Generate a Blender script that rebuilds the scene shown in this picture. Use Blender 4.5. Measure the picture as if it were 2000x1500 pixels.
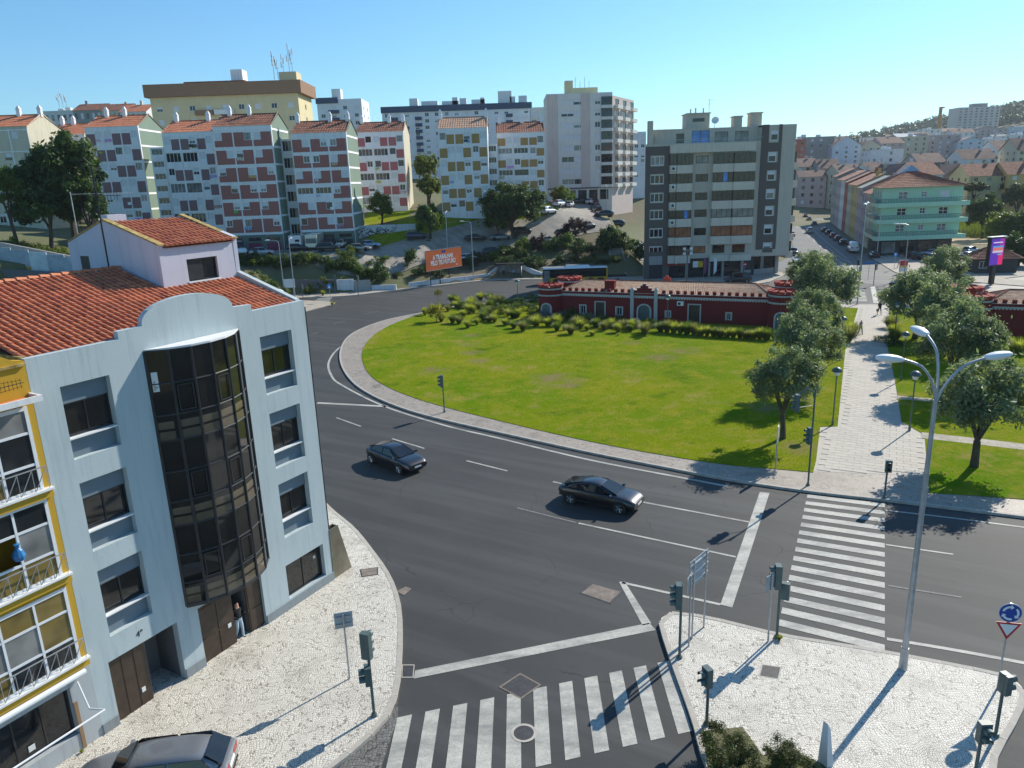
import bpy, bmesh, math, random
import numpy as np
from mathutils import Vector, Matrix
R = math.radians
for o in list(bpy.data.objects): bpy.data.objects.remove(o)
scene = bpy.context.scene
COL = scene.collection

# ------------------------------------------------------------------ camera
FPX, PITCH, ROLL, CAMH = 1440.0, R(15.34), R(1.96), 18.0   # focal length for a 2000 px wide picture
cam = bpy.data.cameras.new('camera'); camo = bpy.data.objects.new('camera', cam); COL.objects.link(camo)
cam.sensor_width = 36.0; cam.lens = 36.0*FPX/2000.0; cam.clip_start = 0.5; cam.clip_end = 9000
camo.matrix_world = (Matrix.Translation((0, 0, CAMH)) @ Matrix.Rotation(R(90)-PITCH, 4, 'X') @ Matrix.Rotation(-ROLL, 4, 'Z'))
scene.camera = camo

# ------------------------------------------------------------------ sun, sky, exposure
SUN_AZ, SUN_EL = R(46), R(34)           # azimuth clockwise from +Y
w = bpy.data.worlds.new('World'); scene.world = w; w.use_nodes = True
nt = w.node_tree; nt.nodes.clear()
sky = nt.nodes.new('ShaderNodeTexSky'); sky.sky_type = 'NISHITA'; sky.sun_disc = False
sky.sun_elevation = SUN_EL; sky.sun_rotation = SUN_AZ; sky.altitude = 100
sky.air_density = 1.1; sky.dust_density = 0.2; sky.ozone_density = 7.0
bg = nt.nodes.new('ShaderNodeBackground'); bg.inputs['Strength'].default_value = 0.13
wo = nt.nodes.new('ShaderNodeOutputWorld')
hs = nt.nodes.new('ShaderNodeHueSaturation'); hs.inputs['Saturation'].default_value = 1.03
tint = nt.nodes.new('ShaderNodeMix'); tint.data_type = 'RGBA'; tint.blend_type = 'MULTIPLY'; tint.inputs[0].default_value = 1.0; tint.inputs[7].default_value = (0.76, 0.99, 0.98, 1)
nt.links.new(sky.outputs[0], hs.inputs['Color']); nt.links.new(hs.outputs[0], tint.inputs[6]); nt.links.new(tint.outputs[2], bg.inputs[0]); nt.links.new(bg.outputs[0], wo.inputs[0])
sl = bpy.data.lights.new('sun', 'SUN'); sl.energy = 5.0; sl.angle = R(0.5); sl.color = (1.0, 0.94, 0.83)
so = bpy.data.objects.new('sun', sl); COL.objects.link(so)
sdir = Vector((math.sin(SUN_AZ)*math.cos(SUN_EL), math.cos(SUN_AZ)*math.cos(SUN_EL), math.sin(SUN_EL)))
so.rotation_euler = sdir.to_track_quat('Z', 'Y').to_euler()
vs = scene.view_settings
vs.view_transform = 'Standard'; vs.look = 'None'; vs.gamma = 1.0; vs.use_curve_mapping = False; vs.exposure = 0.32
# ------------------------------------------------------------------ surveying: where a sight line meets the ground or a distance
def ray(px, py):
    dx = (px-1000)/FPX; dy = (750-py)/FPX; c, s = math.cos(ROLL), math.sin(ROLL)
    a = dx*c+dy*s; b = -dx*s+dy*c
    return (a, math.cos(PITCH)+b*math.sin(PITCH), -math.sin(PITCH)+b*math.cos(PITCH))
def G(px, py, z=0.0):
    r = ray(px, py); t = (z-CAMH)/r[2]; return (r[0]*t, r[1]*t)
def D(px, py, y):
    r = ray(px, py); t = y/r[1]; return (r[0]*t, y, CAMH+r[2]*t)

# ------------------------------------------------------------------ mesh helpers
class MB:
    def __init__(s): s.v = []; s.f = []; s.m = []; s.st = []
    def add(s, v, f, m=0):
        n = len(s.v); s.st.append(n); s.v += [tuple(p) for p in v]; s.f += [tuple(i+n for i in q) for q in f]; s.m += [m]*len(f); return s
    def quad(s, a, b, c, d, m=0): return s.add([a, b, c, d], [(0, 1, 2, 3)], m)
    def box(s, x0, x1, y0, y1, z0, z1, m=0):
        return s.add([(x0,y0,z0),(x1,y0,z0),(x1,y1,z0),(x0,y1,z0),(x0,y0,z1),(x1,y0,z1),(x1,y1,z1),(x0,y1,z1)],
                     [(0,3,2,1),(4,5,6,7),(0,1,5,4),(1,2,6,5),(2,3,7,6),(3,0,4,7)], m)
    def hexa(s, p, m=0):   # 8 points, bottom ring then top ring
        return s.add(p, [(0,3,2,1),(4,5,6,7),(0,1,5,4),(1,2,6,5),(2,3,7,6),(3,0,4,7)], m)
    def prism(s, pts, z0, z1, m=0, bottom=True):
        n = len(pts); z0f = z0 if callable(z0) else (lambda x, y: z0); z1f = z1 if callable(z1) else (lambda x, y: z1)
        v = [(p[0], p[1], z0f(*p[:2])) for p in pts]+[(p[0], p[1], z1f(*p[:2])) for p in pts]
        f = [(i, (i+1) % n, n+(i+1) % n, n+i) for i in range(n)]+[tuple(range(n, 2*n))]
        if bottom: f.append(tuple(range(n-1, -1, -1)))
        return s.add(v, f, m)
    def xprism(s, pts, x0, x1, m=0):      # profile (y,z) extruded in x
        n = len(pts); v = [(x0, p[0], p[1]) for p in pts]+[(x1, p[0], p[1]) for p in pts]
        f = [(i, (i+1) % n, n+(i+1) % n, n+i) for i in range(n)]+[tuple(range(n, 2*n)), tuple(range(n-1, -1, -1))]
        return s.add(v, f, m)
    def yprism(s, pts, y0, y1, m=0):      # profile (x,z) extruded in y
        n = len(pts); v = [(p[0], y0, p[1]) for p in pts]+[(p[0], y1, p[1]) for p in pts]
        f = [(i, (i+1) % n, n+(i+1) % n, n+i) for i in range(n)]+[tuple(range(n, 2*n)), tuple(range(n-1, -1, -1))]
        return s.add(v, f, m)
    def cyl(s, p0, p1, r0, r1=None, n=8, caps=True, m=0):
        r1 = r0 if r1 is None else r1
        p0 = Vector(p0); p1 = Vector(p1); d = (p1-p0).normalized()
        a = d.orthogonal().normalized(); b = d.cross(a); v = []
        for p, r in ((p0, r0), (p1, r1)):
            for i in range(n):
                t = 2*math.pi*i/n; v.append(p+a*(math.cos(t)*r)+b*(math.sin(t)*r))
        f = [(i, (i+1) % n, n+(i+1) % n, n+i) for i in range(n)]
        if caps: f += [tuple(range(n-1, -1, -1)), tuple(range(n, 2*n))]
        return s.add(v, f, m)
    def tube(s, path, rad, n=6, m=0):
        path = [Vector(p) for p in path]; k = len(path)
        rr = rad if isinstance(rad, (list, tuple)) else [rad]*k
        ref = None; v = []
        for i, p in enumerate(path):
            d = (path[min(i+1, k-1)]-path[max(i-1, 0)]).normalized()
            a = d.orthogonal().normalized() if ref is None else (ref-d*ref.dot(d)).normalized()
            ref = a; b = d.cross(a)
            for j in range(n):
                t = 2*math.pi*j/n; v.append(p+a*(math.cos(t)*rr[i])+b*(math.sin(t)*rr[i]))
        f = [(i*n+j, i*n+(j+1) % n, (i+1)*n+(j+1) % n, (i+1)*n+j) for i in range(k-1) for j in range(n)]
        f += [tuple(range(n-1, -1, -1)), tuple(range((k-1)*n, k*n))]
        return s.add(v, f, m)
    def lathe(s, prof, n=16, c=(0, 0), m=0):
        k = len(prof); v = []
        for r, z in prof:
            for j in range(n):
                t = 2*math.pi*j/n; v.append((c[0]+r*math.cos(t), c[1]+r*math.sin(t), z))
        f = [(i*n+j, i*n+(j+1) % n, (i+1)*n+(j+1) % n, (i+1)*n+j) for i in range(k-1) for j in range(n)]
        if prof[0][0] > 1e-4: f.append(tuple(range(n-1, -1, -1)))
        if prof[-1][0] > 1e-4: f.append(tuple(range((k-1)*n, k*n)))
        return s.add(v, f, m)
    def mesh(s, name, mats, smooth=False):
        me = bpy.data.meshes.new(name); me.from_pydata(s.v, [], s.f)
        for q in (mats if isinstance(mats, (list, tuple)) else [mats]): me.materials.append(q)
        if any(s.m): me.polygons.foreach_set('material_index', s.m)
        if smooth:
            me.polygons.foreach_set('use_smooth', [True]*len(me.polygons)); me.set_sharp_from_angle(angle=R(38))
        me.update(); return me
    def each(s, name, mats, parent=None, smooth=False):      # every added solid becomes an object of its own
        seen = {}; out = []
        for fi, q in enumerate(s.f):
            k = max(i for i, st in enumerate(s.st) if st <= q[0]); seen.setdefault(k, []).append(fi)
        for k, fs in seen.items():
            a = s.st[k]; e = s.st[k+1] if k+1 < len(s.st) else len(s.v); b = MB(); b.add(s.v[a:e], [tuple(i-a for i in s.f[f]) for f in fs], s.m[fs[0]]); out.append(b.build(name, mats, parent, smooth=smooth))
        return out
    def build(s, name, mats, parent=None, loc=(0, 0, 0), rz=0, smooth=False):
        return ob(name, s.mesh(name, mats, smooth), parent, loc, rz)

def ob(name, me, parent=None, loc=(0, 0, 0), rz=0, rot=None, mat=None):
    o = bpy.data.objects.new(name, me); COL.objects.link(o); o.location = loc
    if rot: o.rotation_euler = rot
    elif rz: o.rotation_euler = (0, 0, rz)
    if parent: o.parent = parent
    if mat:
        o.material_slots[0].link = 'OBJECT'; o.material_slots[0].material = mat
    return o
def tag(o, label, cat, group=None):
    o['label'] = label; o['category'] = cat
    if group: o['group'] = group
    return o
def thing(name, label, cat, loc=(0, 0, 0), rz=0, group=None):
    o = bpy.data.objects.new(name, None); COL.objects.link(o); o.empty_display_size = 0.3
    o.location = loc; o.rotation_euler = (0, 0, rz); return tag(o, label, cat, group)
def struct(o): o['kind'] = 'structure'; return o
def stuff(o): o['kind'] = 'stuff'; return o
def copy_tree(o, parent=None):
    c = o.copy(); COL.objects.link(c); c.parent = parent
    for ch in o.children: copy_tree(ch, c)
    return c
def np_mesh(name, V, F, mat, smooth=False):       # V (n,3), F (m,4) quads or (m,3)
    me = bpy.data.meshes.new(name); k = F.shape[1]
    me.vertices.add(len(V)); me.vertices.foreach_set('co', np.ascontiguousarray(V, dtype=np.float32).ravel())
    me.loops.add(F.size); me.loops.foreach_set('vertex_index', np.ascontiguousarray(F, dtype=np.int32).ravel())
    me.polygons.add(len(F)); me.polygons.foreach_set('loop_start', np.arange(0, F.size, k, dtype=np.int32))
    if smooth: me.polygons.foreach_set('use_smooth', np.ones(len(F), dtype=bool))
    me.update(calc_edges=True); me.materials.append(mat); return me
def text_mesh(s, size, mat, bold=0.0, align='CENTER', ext=0.004):
    cu = bpy.data.curves.new('t', 'FONT'); cu.body = s; cu.size = size; cu.align_x = align; cu.align_y = 'CENTER'
    cu.offset = bold*size; cu.extrude = ext; cu.resolution_u = 3
    o = bpy.data.objects.new('t', cu); me = bpy.data.meshes.new_from_object(o)
    bpy.data.objects.remove(o); bpy.data.curves.remove(cu); me.materials.clear(); me.materials.append(mat); me.name = 'lettering'
    return me

# ------------------------------------------------------------------ materials
def nodes(name):
    m = bpy.data.materials.new(name); m.use_nodes = True; t = m.node_tree
    return m, t, t.nodes['Principled BSDF']
def N(t, typ, **kw):
    n = t.nodes.new(typ)
    for k, v in kw.items():
        if k in n.inputs: n.inputs[k].default_value = v
        else: setattr(n, k, v)
    return n
def c4(c): return (c[0], c[1], c[2], 1)
def mulc(c, k): return tuple(min(1, max(0, x*k)) for x in c)
def mixc(t, fac, a, b):
    n = t.nodes.new('ShaderNodeMix'); n.data_type = 'RGBA'
    for sock, v in ((0, fac), (6, a), (7, b)):
        if isinstance(v, bpy.types.NodeSocket): t.links.new(v, n.inputs[sock])
        else: n.inputs[sock].default_value = c4(v) if isinstance(v, (tuple, list)) and len(v) == 3 else v
    return n.outputs[2]
def ramp(t, src, a, b):
    n = t.nodes.new('ShaderNodeMapRange'); n.inputs[1].default_value = a; n.inputs[2].default_value = b
    t.links.new(src, n.inputs[0]); return n.outputs[0]
def coords(t, scale=(1, 1, 1), world=False, rz=0.0):
    tc = t.nodes.new('ShaderNodeNewGeometry' if world else 'ShaderNodeTexCoord')
    mp = t.nodes.new('ShaderNodeMapping'); mp.inputs['Scale'].default_value = scale; mp.inputs['Rotation'].default_value = (0, 0, rz)
    src = tc.outputs['Position' if world else 'Object']
    if rz:                                     # turn first, then stretch
        mp.inputs['Rotation'].default_value = (0, 0, 0); ro = t.nodes.new('ShaderNodeMapping'); ro.inputs['Rotation'].default_value = (0, 0, rz); t.links.new(src, ro.inputs[0]); src = ro.outputs[0]
    t.links.new(src, mp.inputs[0]); return mp.outputs[0]
def noise(t, co, scale, detail=4, rough=0.55):
    n = N(t, 'ShaderNodeTexNoise', Scale=scale, Detail=detail, Roughness=rough); t.links.new(co, n.inputs['Vector']); return n.outputs[0]
def bump(t, b, src, strength=0.3, dist=0.02):
    n = N(t, 'ShaderNodeBump', Strength=strength, Distance=dist); t.links.new(src, n.inputs['Height']); t.links.new(n.outputs[0], b.inputs['Normal'])
def simple(name, col, rough=0.6, metal=0.0, spec=0.5, var=0.12, scale=3.0, bmp=0.0, coat=0.0):
    m, t, b = nodes(name); b.inputs['Roughness'].default_value = rough; b.inputs['Metallic'].default_value = metal
    b.inputs['Specular IOR Level'].default_value = spec; b.inputs['Coat Weight'].default_value = coat; b.inputs['Coat Roughness'].default_value = 0.05
    co = coords(t); n = noise(t, co, scale, 5)
    t.links.new(mixc(t, ramp(t, n, 0.3, 0.7), mulc(col, 1-var), mulc(col, 1+var)), b.inputs['Base Color'])
    if bmp: bump(t, b, noise(t, co, scale*8, 3), bmp)
    return m
def plaster(name, col, dirt=0.3, streak=0.35, rough=0.85, dirtcol=(0.12, 0.11, 0.1), bmp=0.15):
    m, t, b = nodes(name); b.inputs['Roughness'].default_value = rough; b.inputs['Specular IOR Level'].default_value = 0.25
    co = coords(t); big = noise(t, co, 0.35, 5, 0.6); fine = noise(t, co, 14, 3)
    st = noise(t, coords(t, (2.2, 2.2, 0.16)), 1.6, 5, 0.65)
    c = mixc(t, ramp(t, big, 0.3, 0.72), mulc(col, 0.9), mulc(col, 1.07))
    c = mixc(t, ramp(t, fine, 0.2, 0.8), c, mulc(col, 0.97))
    mk = t.nodes.new('ShaderNodeMath'); mk.operation = 'MULTIPLY'; mk.inputs[1].default_value = streak
    t.links.new(ramp(t, st, 0.5, 0.8), mk.inputs[0])
    c = mixc(t, mk.outputs[0], c, dirtcol)
    t.links.new(c, b.inputs['Base Color']); bump(t, b, fine, bmp, 0.01)
    return m
def glassy(name, col, rough=0.06, spec=0.6):
    m, t, b = nodes(name); b.inputs['Roughness'].default_value = rough; b.inputs['Specular IOR Level'].default_value = spec
    n = noise(t, coords(t), 0.9, 2)
    t.links.new(mixc(t, ramp(t, n, 0.35, 0.65), mulc(col, 0.7), mulc(col, 1.3)), b.inputs['Base Color']); return m
def paint(name, col, metal=0.0):
    m, t, b = nodes(name); b.inputs['Roughness'].default_value = 0.32; b.inputs['Metallic'].default_value = metal
    b.inputs['Coat Weight'].default_value = 1.0; b.inputs['Coat Roughness'].default_value = 0.03
    n = noise(t, coords(t), 2.0, 3); t.links.new(mixc(t, n, mulc(col, 0.92), mulc(col, 1.08)), b.inputs['Base Color']); return m
def leafy(name, c1, c2, trans=0.35, rough=0.55):
    m, t, b = nodes(name); g = t.nodes.new('ShaderNodeNewGeometry')
    n = noise(t, coords(t), 0.8, 3)
    c = mixc(t, g.outputs['Random Per Island'], c1, c2)
    c = mixc(t, ramp(t, n, 0.35, 0.7), c, mulc(c1, 0.75))
    t.links.new(c, b.inputs['Base Color']); b.inputs['Roughness'].default_value = rough; b.inputs['Specular IOR Level'].default_value = 0.3
    tr = t.nodes.new('ShaderNodeBsdfTranslucent'); tc = mixc(t, 0.5, c, mulc((c2[0]*1.3, c2[1]*1.5, c2[2]*0.6), 1.2)); t.links.new(tc, tr.inputs[0])
    mx = t.nodes.new('ShaderNodeMixShader'); mx.inputs[0].default_value = trans
    out = t.nodes['Material Output']; t.links.new(b.outputs[0], mx.inputs[1]); t.links.new(tr.outputs[0], mx.inputs[2]); t.links.new(mx.outputs[0], out.inputs[0])
    return m
def emit(name, col, s=1.0):
    m, t, b = nodes(name); b.inputs['Base Color'].default_value = c4(mulc(col, 0.3)); b.inputs['Emission Color'].default_value = c4(col); b.inputs['Emission Strength'].default_value = s; return m
M = {}
M['white'] = plaster('white_paint', (0.74, 0.74, 0.73), streak=0.25)
M['white_frame'] = simple('white_frame', (0.75, 0.76, 0.77), 0.4, var=0.05)
M['dark_frame'] = simple('dark_frame', (0.03, 0.03, 0.033), 0.4, var=0.2)
M['brown_frame'] = simple('brown_frame', (0.07, 0.04, 0.028), 0.45, var=0.2)
M['glass'] = glassy('dark_glass', (0.018, 0.021, 0.024))
M['glass_curtain'] = glassy('curtained_glass', (0.2, 0.2, 0.19), 0.12)
M['glass_brown'] = glassy('bronze_glass', (0.016, 0.0155, 0.014), 0.04, 0.7)
M['glass_car'] = glassy('car_glass', (0.012, 0.014, 0.015), 0.03, 0.7)
M['shutter'] = simple('roller_shutter', (0.66, 0.67, 0.67), 0.6, var=0.08, scale=1.2)
M['concrete'] = plaster('concrete', (0.36, 0.35, 0.33), streak=0.45)
M['dark_concrete'] = plaster('dark_concrete', (0.15, 0.15, 0.15), streak=0.5)
M['steel'] = simple('galvanised_steel', (0.42, 0.44, 0.46), 0.45, 0.6, var=0.15, scale=4)
M['dark_metal'] = simple('dark_metal', (0.03, 0.032, 0.033), 0.45, 0.3, var=0.25)
M['green_metal'] = simple('green_grey_paint', (0.085, 0.125, 0.12), 0.45, 0.0, var=0.2)
M['black'] = simple('black_rubber', (0.015, 0.015, 0.016), 0.8, var=0.2)
M['tyre'] = simple('tyre_rubber', (0.018, 0.018, 0.018), 0.85, var=0.2)
M['rim'] = simple('alloy_rim', (0.45, 0.46, 0.48), 0.3, 0.9, var=0.1)
M['bark'] = simple('bark', (0.075, 0.06, 0.045), 0.95, var=0.35, scale=6, bmp=0.6)
M['light_white'] = simple('white_plastic', (0.78, 0.79, 0.78), 0.35, var=0.04)
# ------------------------------------------------------------------ terrain heights
WALL_PX = [(-300, 545), (300, 556), (565, 577), (658, 573), (725, 568), (773, 567), (800, 563), (953, 546), (980, 544), (1058, 544), (1180, 541), (1258, 541)]
WALL = [(-160, 84), (-90, 98), (-60, 112), (-45, 122)]+[G(*p) for p in WALL_PX[2:]]
WX = np.array([p[0] for p in WALL]); WY = np.array([p[1] for p in WALL])
def yb(x): return np.interp(x, WX, WY)
CP = [D(*q) for q in [(470,497,141),(560,495,141),(690,492,139),(800,487,147),(905,472,155),(985,462,160),(1080,448,164),(1130,440,167),(1140,410,190),(1145,395,203),(1230,440,166),(1185,388,203),
  (556,487,147),(440,491,152),(695,480,150),(870,424,163),(951,421,164),(790,412,178),(700,415,178),(1063,396,173),(975,415,172),(290,445,157),(200,450,160),
  (760,470,152),(840,470,152),(730,452,155),(600,520,134),(700,530,136),(780,535,139),(900,512,150),(1000,500,152),(1100,480,157),(1200,470,152),
  (60,495,118),(130,515,112),(0,480,120),(110,465,132),(20,440,150),(-150,470,120)]]
CP += [(x, float(yb(x))+1.0, 1.2) for x in (-38, -30, -22, -15, -8, 0, 8, 16, 22)]
CP += [(25,150,5.5),(27,165,7.0),(28,200,11.5),(-200,260,25),(-60,205,17),(-80,300,22),(0,290,19),(60,300,14),(-100,500,30),(0,700,34),(-400,600,30),(60,160,0.2),(60,220,0.6),
  (110,300,0.6),(150,350,2),(200,450,14),(284,600,30),(533,900,56),(400,800,46),(300,1200,50),(500,1500,70),(0,1500,40),(-800,1500,50),(1500,600,60),(500,500,25),(300,300,6),(150,150,0),
  (300,150,2),(100,220,0.3),(-400,100,25),(-800,300,30),(2500,2500,160),(-2500,2500,60),(2500,0,30),(0,2900,50)]
CP += [D(*q) for q in [(1690,318,1150),(1780,275,1150),(1850,252,1150),(1920,232,1150),(2010,214,1150),(2150,190,1150)]]
CPA = np.array(CP); _d = np.hypot(CPA[:, None, 0]-CPA[None, :, 0], CPA[:, None, 1]-CPA[None, :, 1])
_w = np.linalg.solve(_d+np.eye(len(CP))*0.4, CPA[:, 2]-20)
def sstep(a, b, x): t = np.clip((x-a)/(b-a), 0, 1); return t*t*(3-2*t)
def height(x, y):
    x = np.asarray(x, float); y = np.asarray(y, float)
    r = np.hypot(x[..., None]-CPA[:, 0], y[..., None]-CPA[:, 1]) @ _w + 20
    m = np.minimum(sstep(0.2, 1.6, y-yb(x)), np.maximum(sstep(27.5, 24.5, x), sstep(250, 330, y)))
    m = np.where((x > 24) & (y < 330) & (y > 150), np.maximum(m, 0), m)
    return np.where(m > 0, np.maximum(r, 0.02)*m, 0)-0.06
gx = np.unique(np.concatenate([-np.geomspace(200, 3200, 22), np.arange(-198, 30, 2.0), np.arange(30, 160, 8.0), np.geomspace(160, 3200, 40)]))
gy = np.unique(np.concatenate([np.arange(-60, 90, 30.0), np.arange(90, 212, 2.0), np.arange(216, 340, 8.0), np.geomspace(340, 3400, 40)]))
GX, GY = np.meshgrid(gx, gy); GZ = height(GX, GY)
def hz(x, y):                                  # height read back from the built sheet
    i = int(np.clip(np.searchsorted(gx, x)-1, 0, len(gx)-2)); j = int(np.clip(np.searchsorted(gy, y)-1, 0, len(gy)-2))
    u = (x-gx[i])/(gx[i+1]-gx[i]); v = (y-gy[j])/(gy[j+1]-gy[j])
    return float((GZ[j,i]*(1-u)+GZ[j,i+1]*u)*(1-v)+(GZ[j+1,i]*(1-u)+GZ[j+1,i+1]*u)*v)

def ground_mat():
    m, t, b = nodes('dry_earth_and_grass'); co = coords(t, world=True)
    n1 = noise(t, co, 0.06, 6, 0.6); n2 = noise(t, co, 0.7, 5, 0.65); n3 = noise(t, co, 9, 3)
    c = mixc(t, ramp(t, n2, 0.35, 0.68), (0.21, 0.15, 0.085), (0.12, 0.1, 0.055))
    c = mixc(t, ramp(t, n1, 0.38, 0.55), c, (0.085, 0.12, 0.03))
    c = mixc(t, ramp(t, n3, 0.3, 0.8), c, (0.17, 0.14, 0.08))
    t.links.new(c, b.inputs['Base Color']); b.inputs['Roughness'].default_value = 0.95; bump(t, b, n3, 0.6, 0.1); return m
M['ground'] = ground_mat()
ny, nx = GX.shape
V = np.stack([GX.ravel(), GY.ravel(), GZ.ravel()], 1); idx = np.arange(nx*ny).reshape(ny, nx)
Fq = np.stack([idx[:-1,:-1].ravel(), idx[:-1,1:].ravel(), idx[1:,1:].ravel(), idx[1:,:-1].ravel()], 1)
struct(ob('ground', np_mesh('ground', V, Fq, M['ground'], True)))

# ------------------------------------------------------------------ road, pavement and lawn materials
def asphalt(name, base, dark):
    m, t, b = nodes(name); co = coords(t, world=True)
    big = noise(t, co, 0.12, 6, 0.6); mid = noise(t, co, 1.3, 5, 0.65); fine = noise(t, co, 45, 2, 0.7)
    tr = noise(t, coords(t, (0.07, 1.0, 1), True, R(30)), 0.8, 5, 0.6)
    c = mixc(t, ramp(t, big, 0.3, 0.7), dark, base); c = mixc(t, ramp(t, tr, 0.45, 0.75), c, mulc(base, 1.35)); sc = noise(t, coords(t, (0.25, 2.4, 1), True, R(30)), 2.0, 8, 0.8); c = mixc(t, ramp(t, sc, 0.62, 0.82), c, mulc(base, 1.8))
    c = mixc(t, ramp(t, mid, 0.62, 0.8), c, mulc(dark, 0.8))
    c = mixc(t, ramp(t, fine, 0.62, 0.8), c, mulc(base, 1.9))
    vo = N(t, 'ShaderNodeTexVoronoi', feature='DISTANCE_TO_EDGE', Scale=0.16)
    wv = t.nodes.new('ShaderNodeVectorMath'); wv.operation = 'ADD'; t.links.new(co, wv.inputs[0])
    nn = N(t, 'ShaderNodeTexNoise', Scale=0.8, Detail=6); t.links.new(co, nn.inputs['Vector']); t.links.new(nn.outputs['Color'], wv.inputs[1]); t.links.new(wv.outputs[0], vo.inputs['Vector'])
    ck = t.nodes.new('ShaderNodeMath'); ck.operation = 'MULTIPLY'; t.links.new(ramp(t, vo.outputs[0], 0.006, 0.0), ck.inputs[0]); t.links.new(ramp(t, big, 0.5, 0.6), ck.inputs[1])
    c = mixc(t, ck.outputs[0], c, mulc(dark, 0.45))
    t.links.new(c, b.inputs['Base Color'])
    b.inputs['Roughness'].default_value = 0.74; b.inputs['Specular IOR Level'].default_value = 0.4; bump(t, b, fine, 0.35, 0.008); return m
M['asphalt'] = asphalt('asphalt', (0.05, 0.051, 0.05), (0.032, 0.033, 0.033))
M['asphalt_light'] = asphalt('worn_asphalt', (0.13, 0.125, 0.115), (0.09, 0.088, 0.082))
M['pale_road'] = asphalt('pale_dusty_asphalt', (0.3, 0.27, 0.225), (0.22, 0.2, 0.17))
def marking():
    m, t, b = nodes('road_paint'); co = coords(t, world=True); n = noise(t, co, 5, 6, 0.7); f = noise(t, co, 30, 3, 0.7)
    c = mixc(t, ramp(t, n, 0.35, 0.7), (0.4, 0.39, 0.34), (0.55, 0.54, 0.475)); c = mixc(t, ramp(t, f, 0.56, 0.68), c, (0.13, 0.13, 0.125))
    wl = noise(t, coords(t, (0.35, 1.1, 1), True), 0.9, 5, 0.7); c = mixc(t, ramp(t, wl, 0.44, 0.74), c, (0.17, 0.17, 0.16))
    t.links.new(c, b.inputs['Base Color']); b.inputs['Roughness'].default_value = 0.7; return m
M['marking'] = marking()
M['marking_worn'] = simple('worn_road_paint', (0.17, 0.17, 0.165), 0.8, var=0.4, scale=9)
def setts(name, c1, c2, joint, scale=9.0, jw=0.1, bm=0.5):
    m, t, b = nodes(name); co = coords(t, world=True)
    wv = t.nodes.new('ShaderNodeVectorMath'); wv.operation = 'ADD'; nn = N(t, 'ShaderNodeTexNoise', Scale=0.6, Detail=3); t.links.new(co, nn.inputs['Vector'])
    t.links.new(co, wv.inputs[0]); t.links.new(nn.outputs['Color'], wv.inputs[1])
    vo = N(t, 'ShaderNodeTexVoronoi', feature='DISTANCE_TO_EDGE', Scale=scale, Randomness=0.4); vc = N(t, 'ShaderNodeTexVoronoi', Scale=scale, Randomness=0.4)
    for q in (vo, vc): t.links.new(wv.outputs[0], q.inputs['Vector'])
    sp = t.nodes.new('ShaderNodeSeparateColor'); t.links.new(vc.outputs['Color'], sp.inputs[0])
    c = mixc(t, sp.outputs[0], c1, c2); big = noise(t, co, 0.5, 6, 0.65)
    c = mixc(t, ramp(t, big, 0.5, 0.8), c, mulc(c1, 0.62)); dirt = noise(t, co, 1.7, 5, 0.7)
    c = mixc(t, ramp(t, dirt, 0.62, 0.8), c, (0.16, 0.13, 0.09))
    c = mixc(t, ramp(t, vo.outputs[0], jw, jw*0.35), c, joint)
    t.links.new(c, b.inputs['Base Color']); b.inputs['Roughness'].default_value = 0.62; bump(t, b, ramp(t, vo.outputs[0], 0, jw*2.2), bm, 0.012); return m
M['calcada'] = setts('white_limestone_setts', (0.6, 0.56, 0.48), (0.74, 0.7, 0.61), (0.22, 0.19, 0.15), 12.5, 0.085, 0.6)
M['grey_setts'] = setts('grey_setts', (0.13, 0.13, 0.12), (0.2, 0.19, 0.17), (0.05, 0.045, 0.04), 8)
M['pavers'] = setts('beige_pavers', (0.31, 0.265, 0.215), (0.39, 0.335, 0.275), (0.15, 0.125, 0.1), 6, 0.06, 0.3)
M['kerb'] = simple('kerb_stone', (0.43, 0.395, 0.34), 0.8, var=0.18, scale=2, bmp=0.3)
M['slab'] = simple('walkway_slab', (0.5, 0.455, 0.385), 0.85, var=0.07, scale=0.7, bmp=0.2)
M['slab_b'] = simple('walkway_slab_dark', (0.465, 0.423, 0.36), 0.85, var=0.07, scale=0.7, bmp=0.2)
M['path'] = simple('concrete_path', (0.38, 0.335, 0.27), 0.9, var=0.2, scale=1.0, bmp=0.3)
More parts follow.
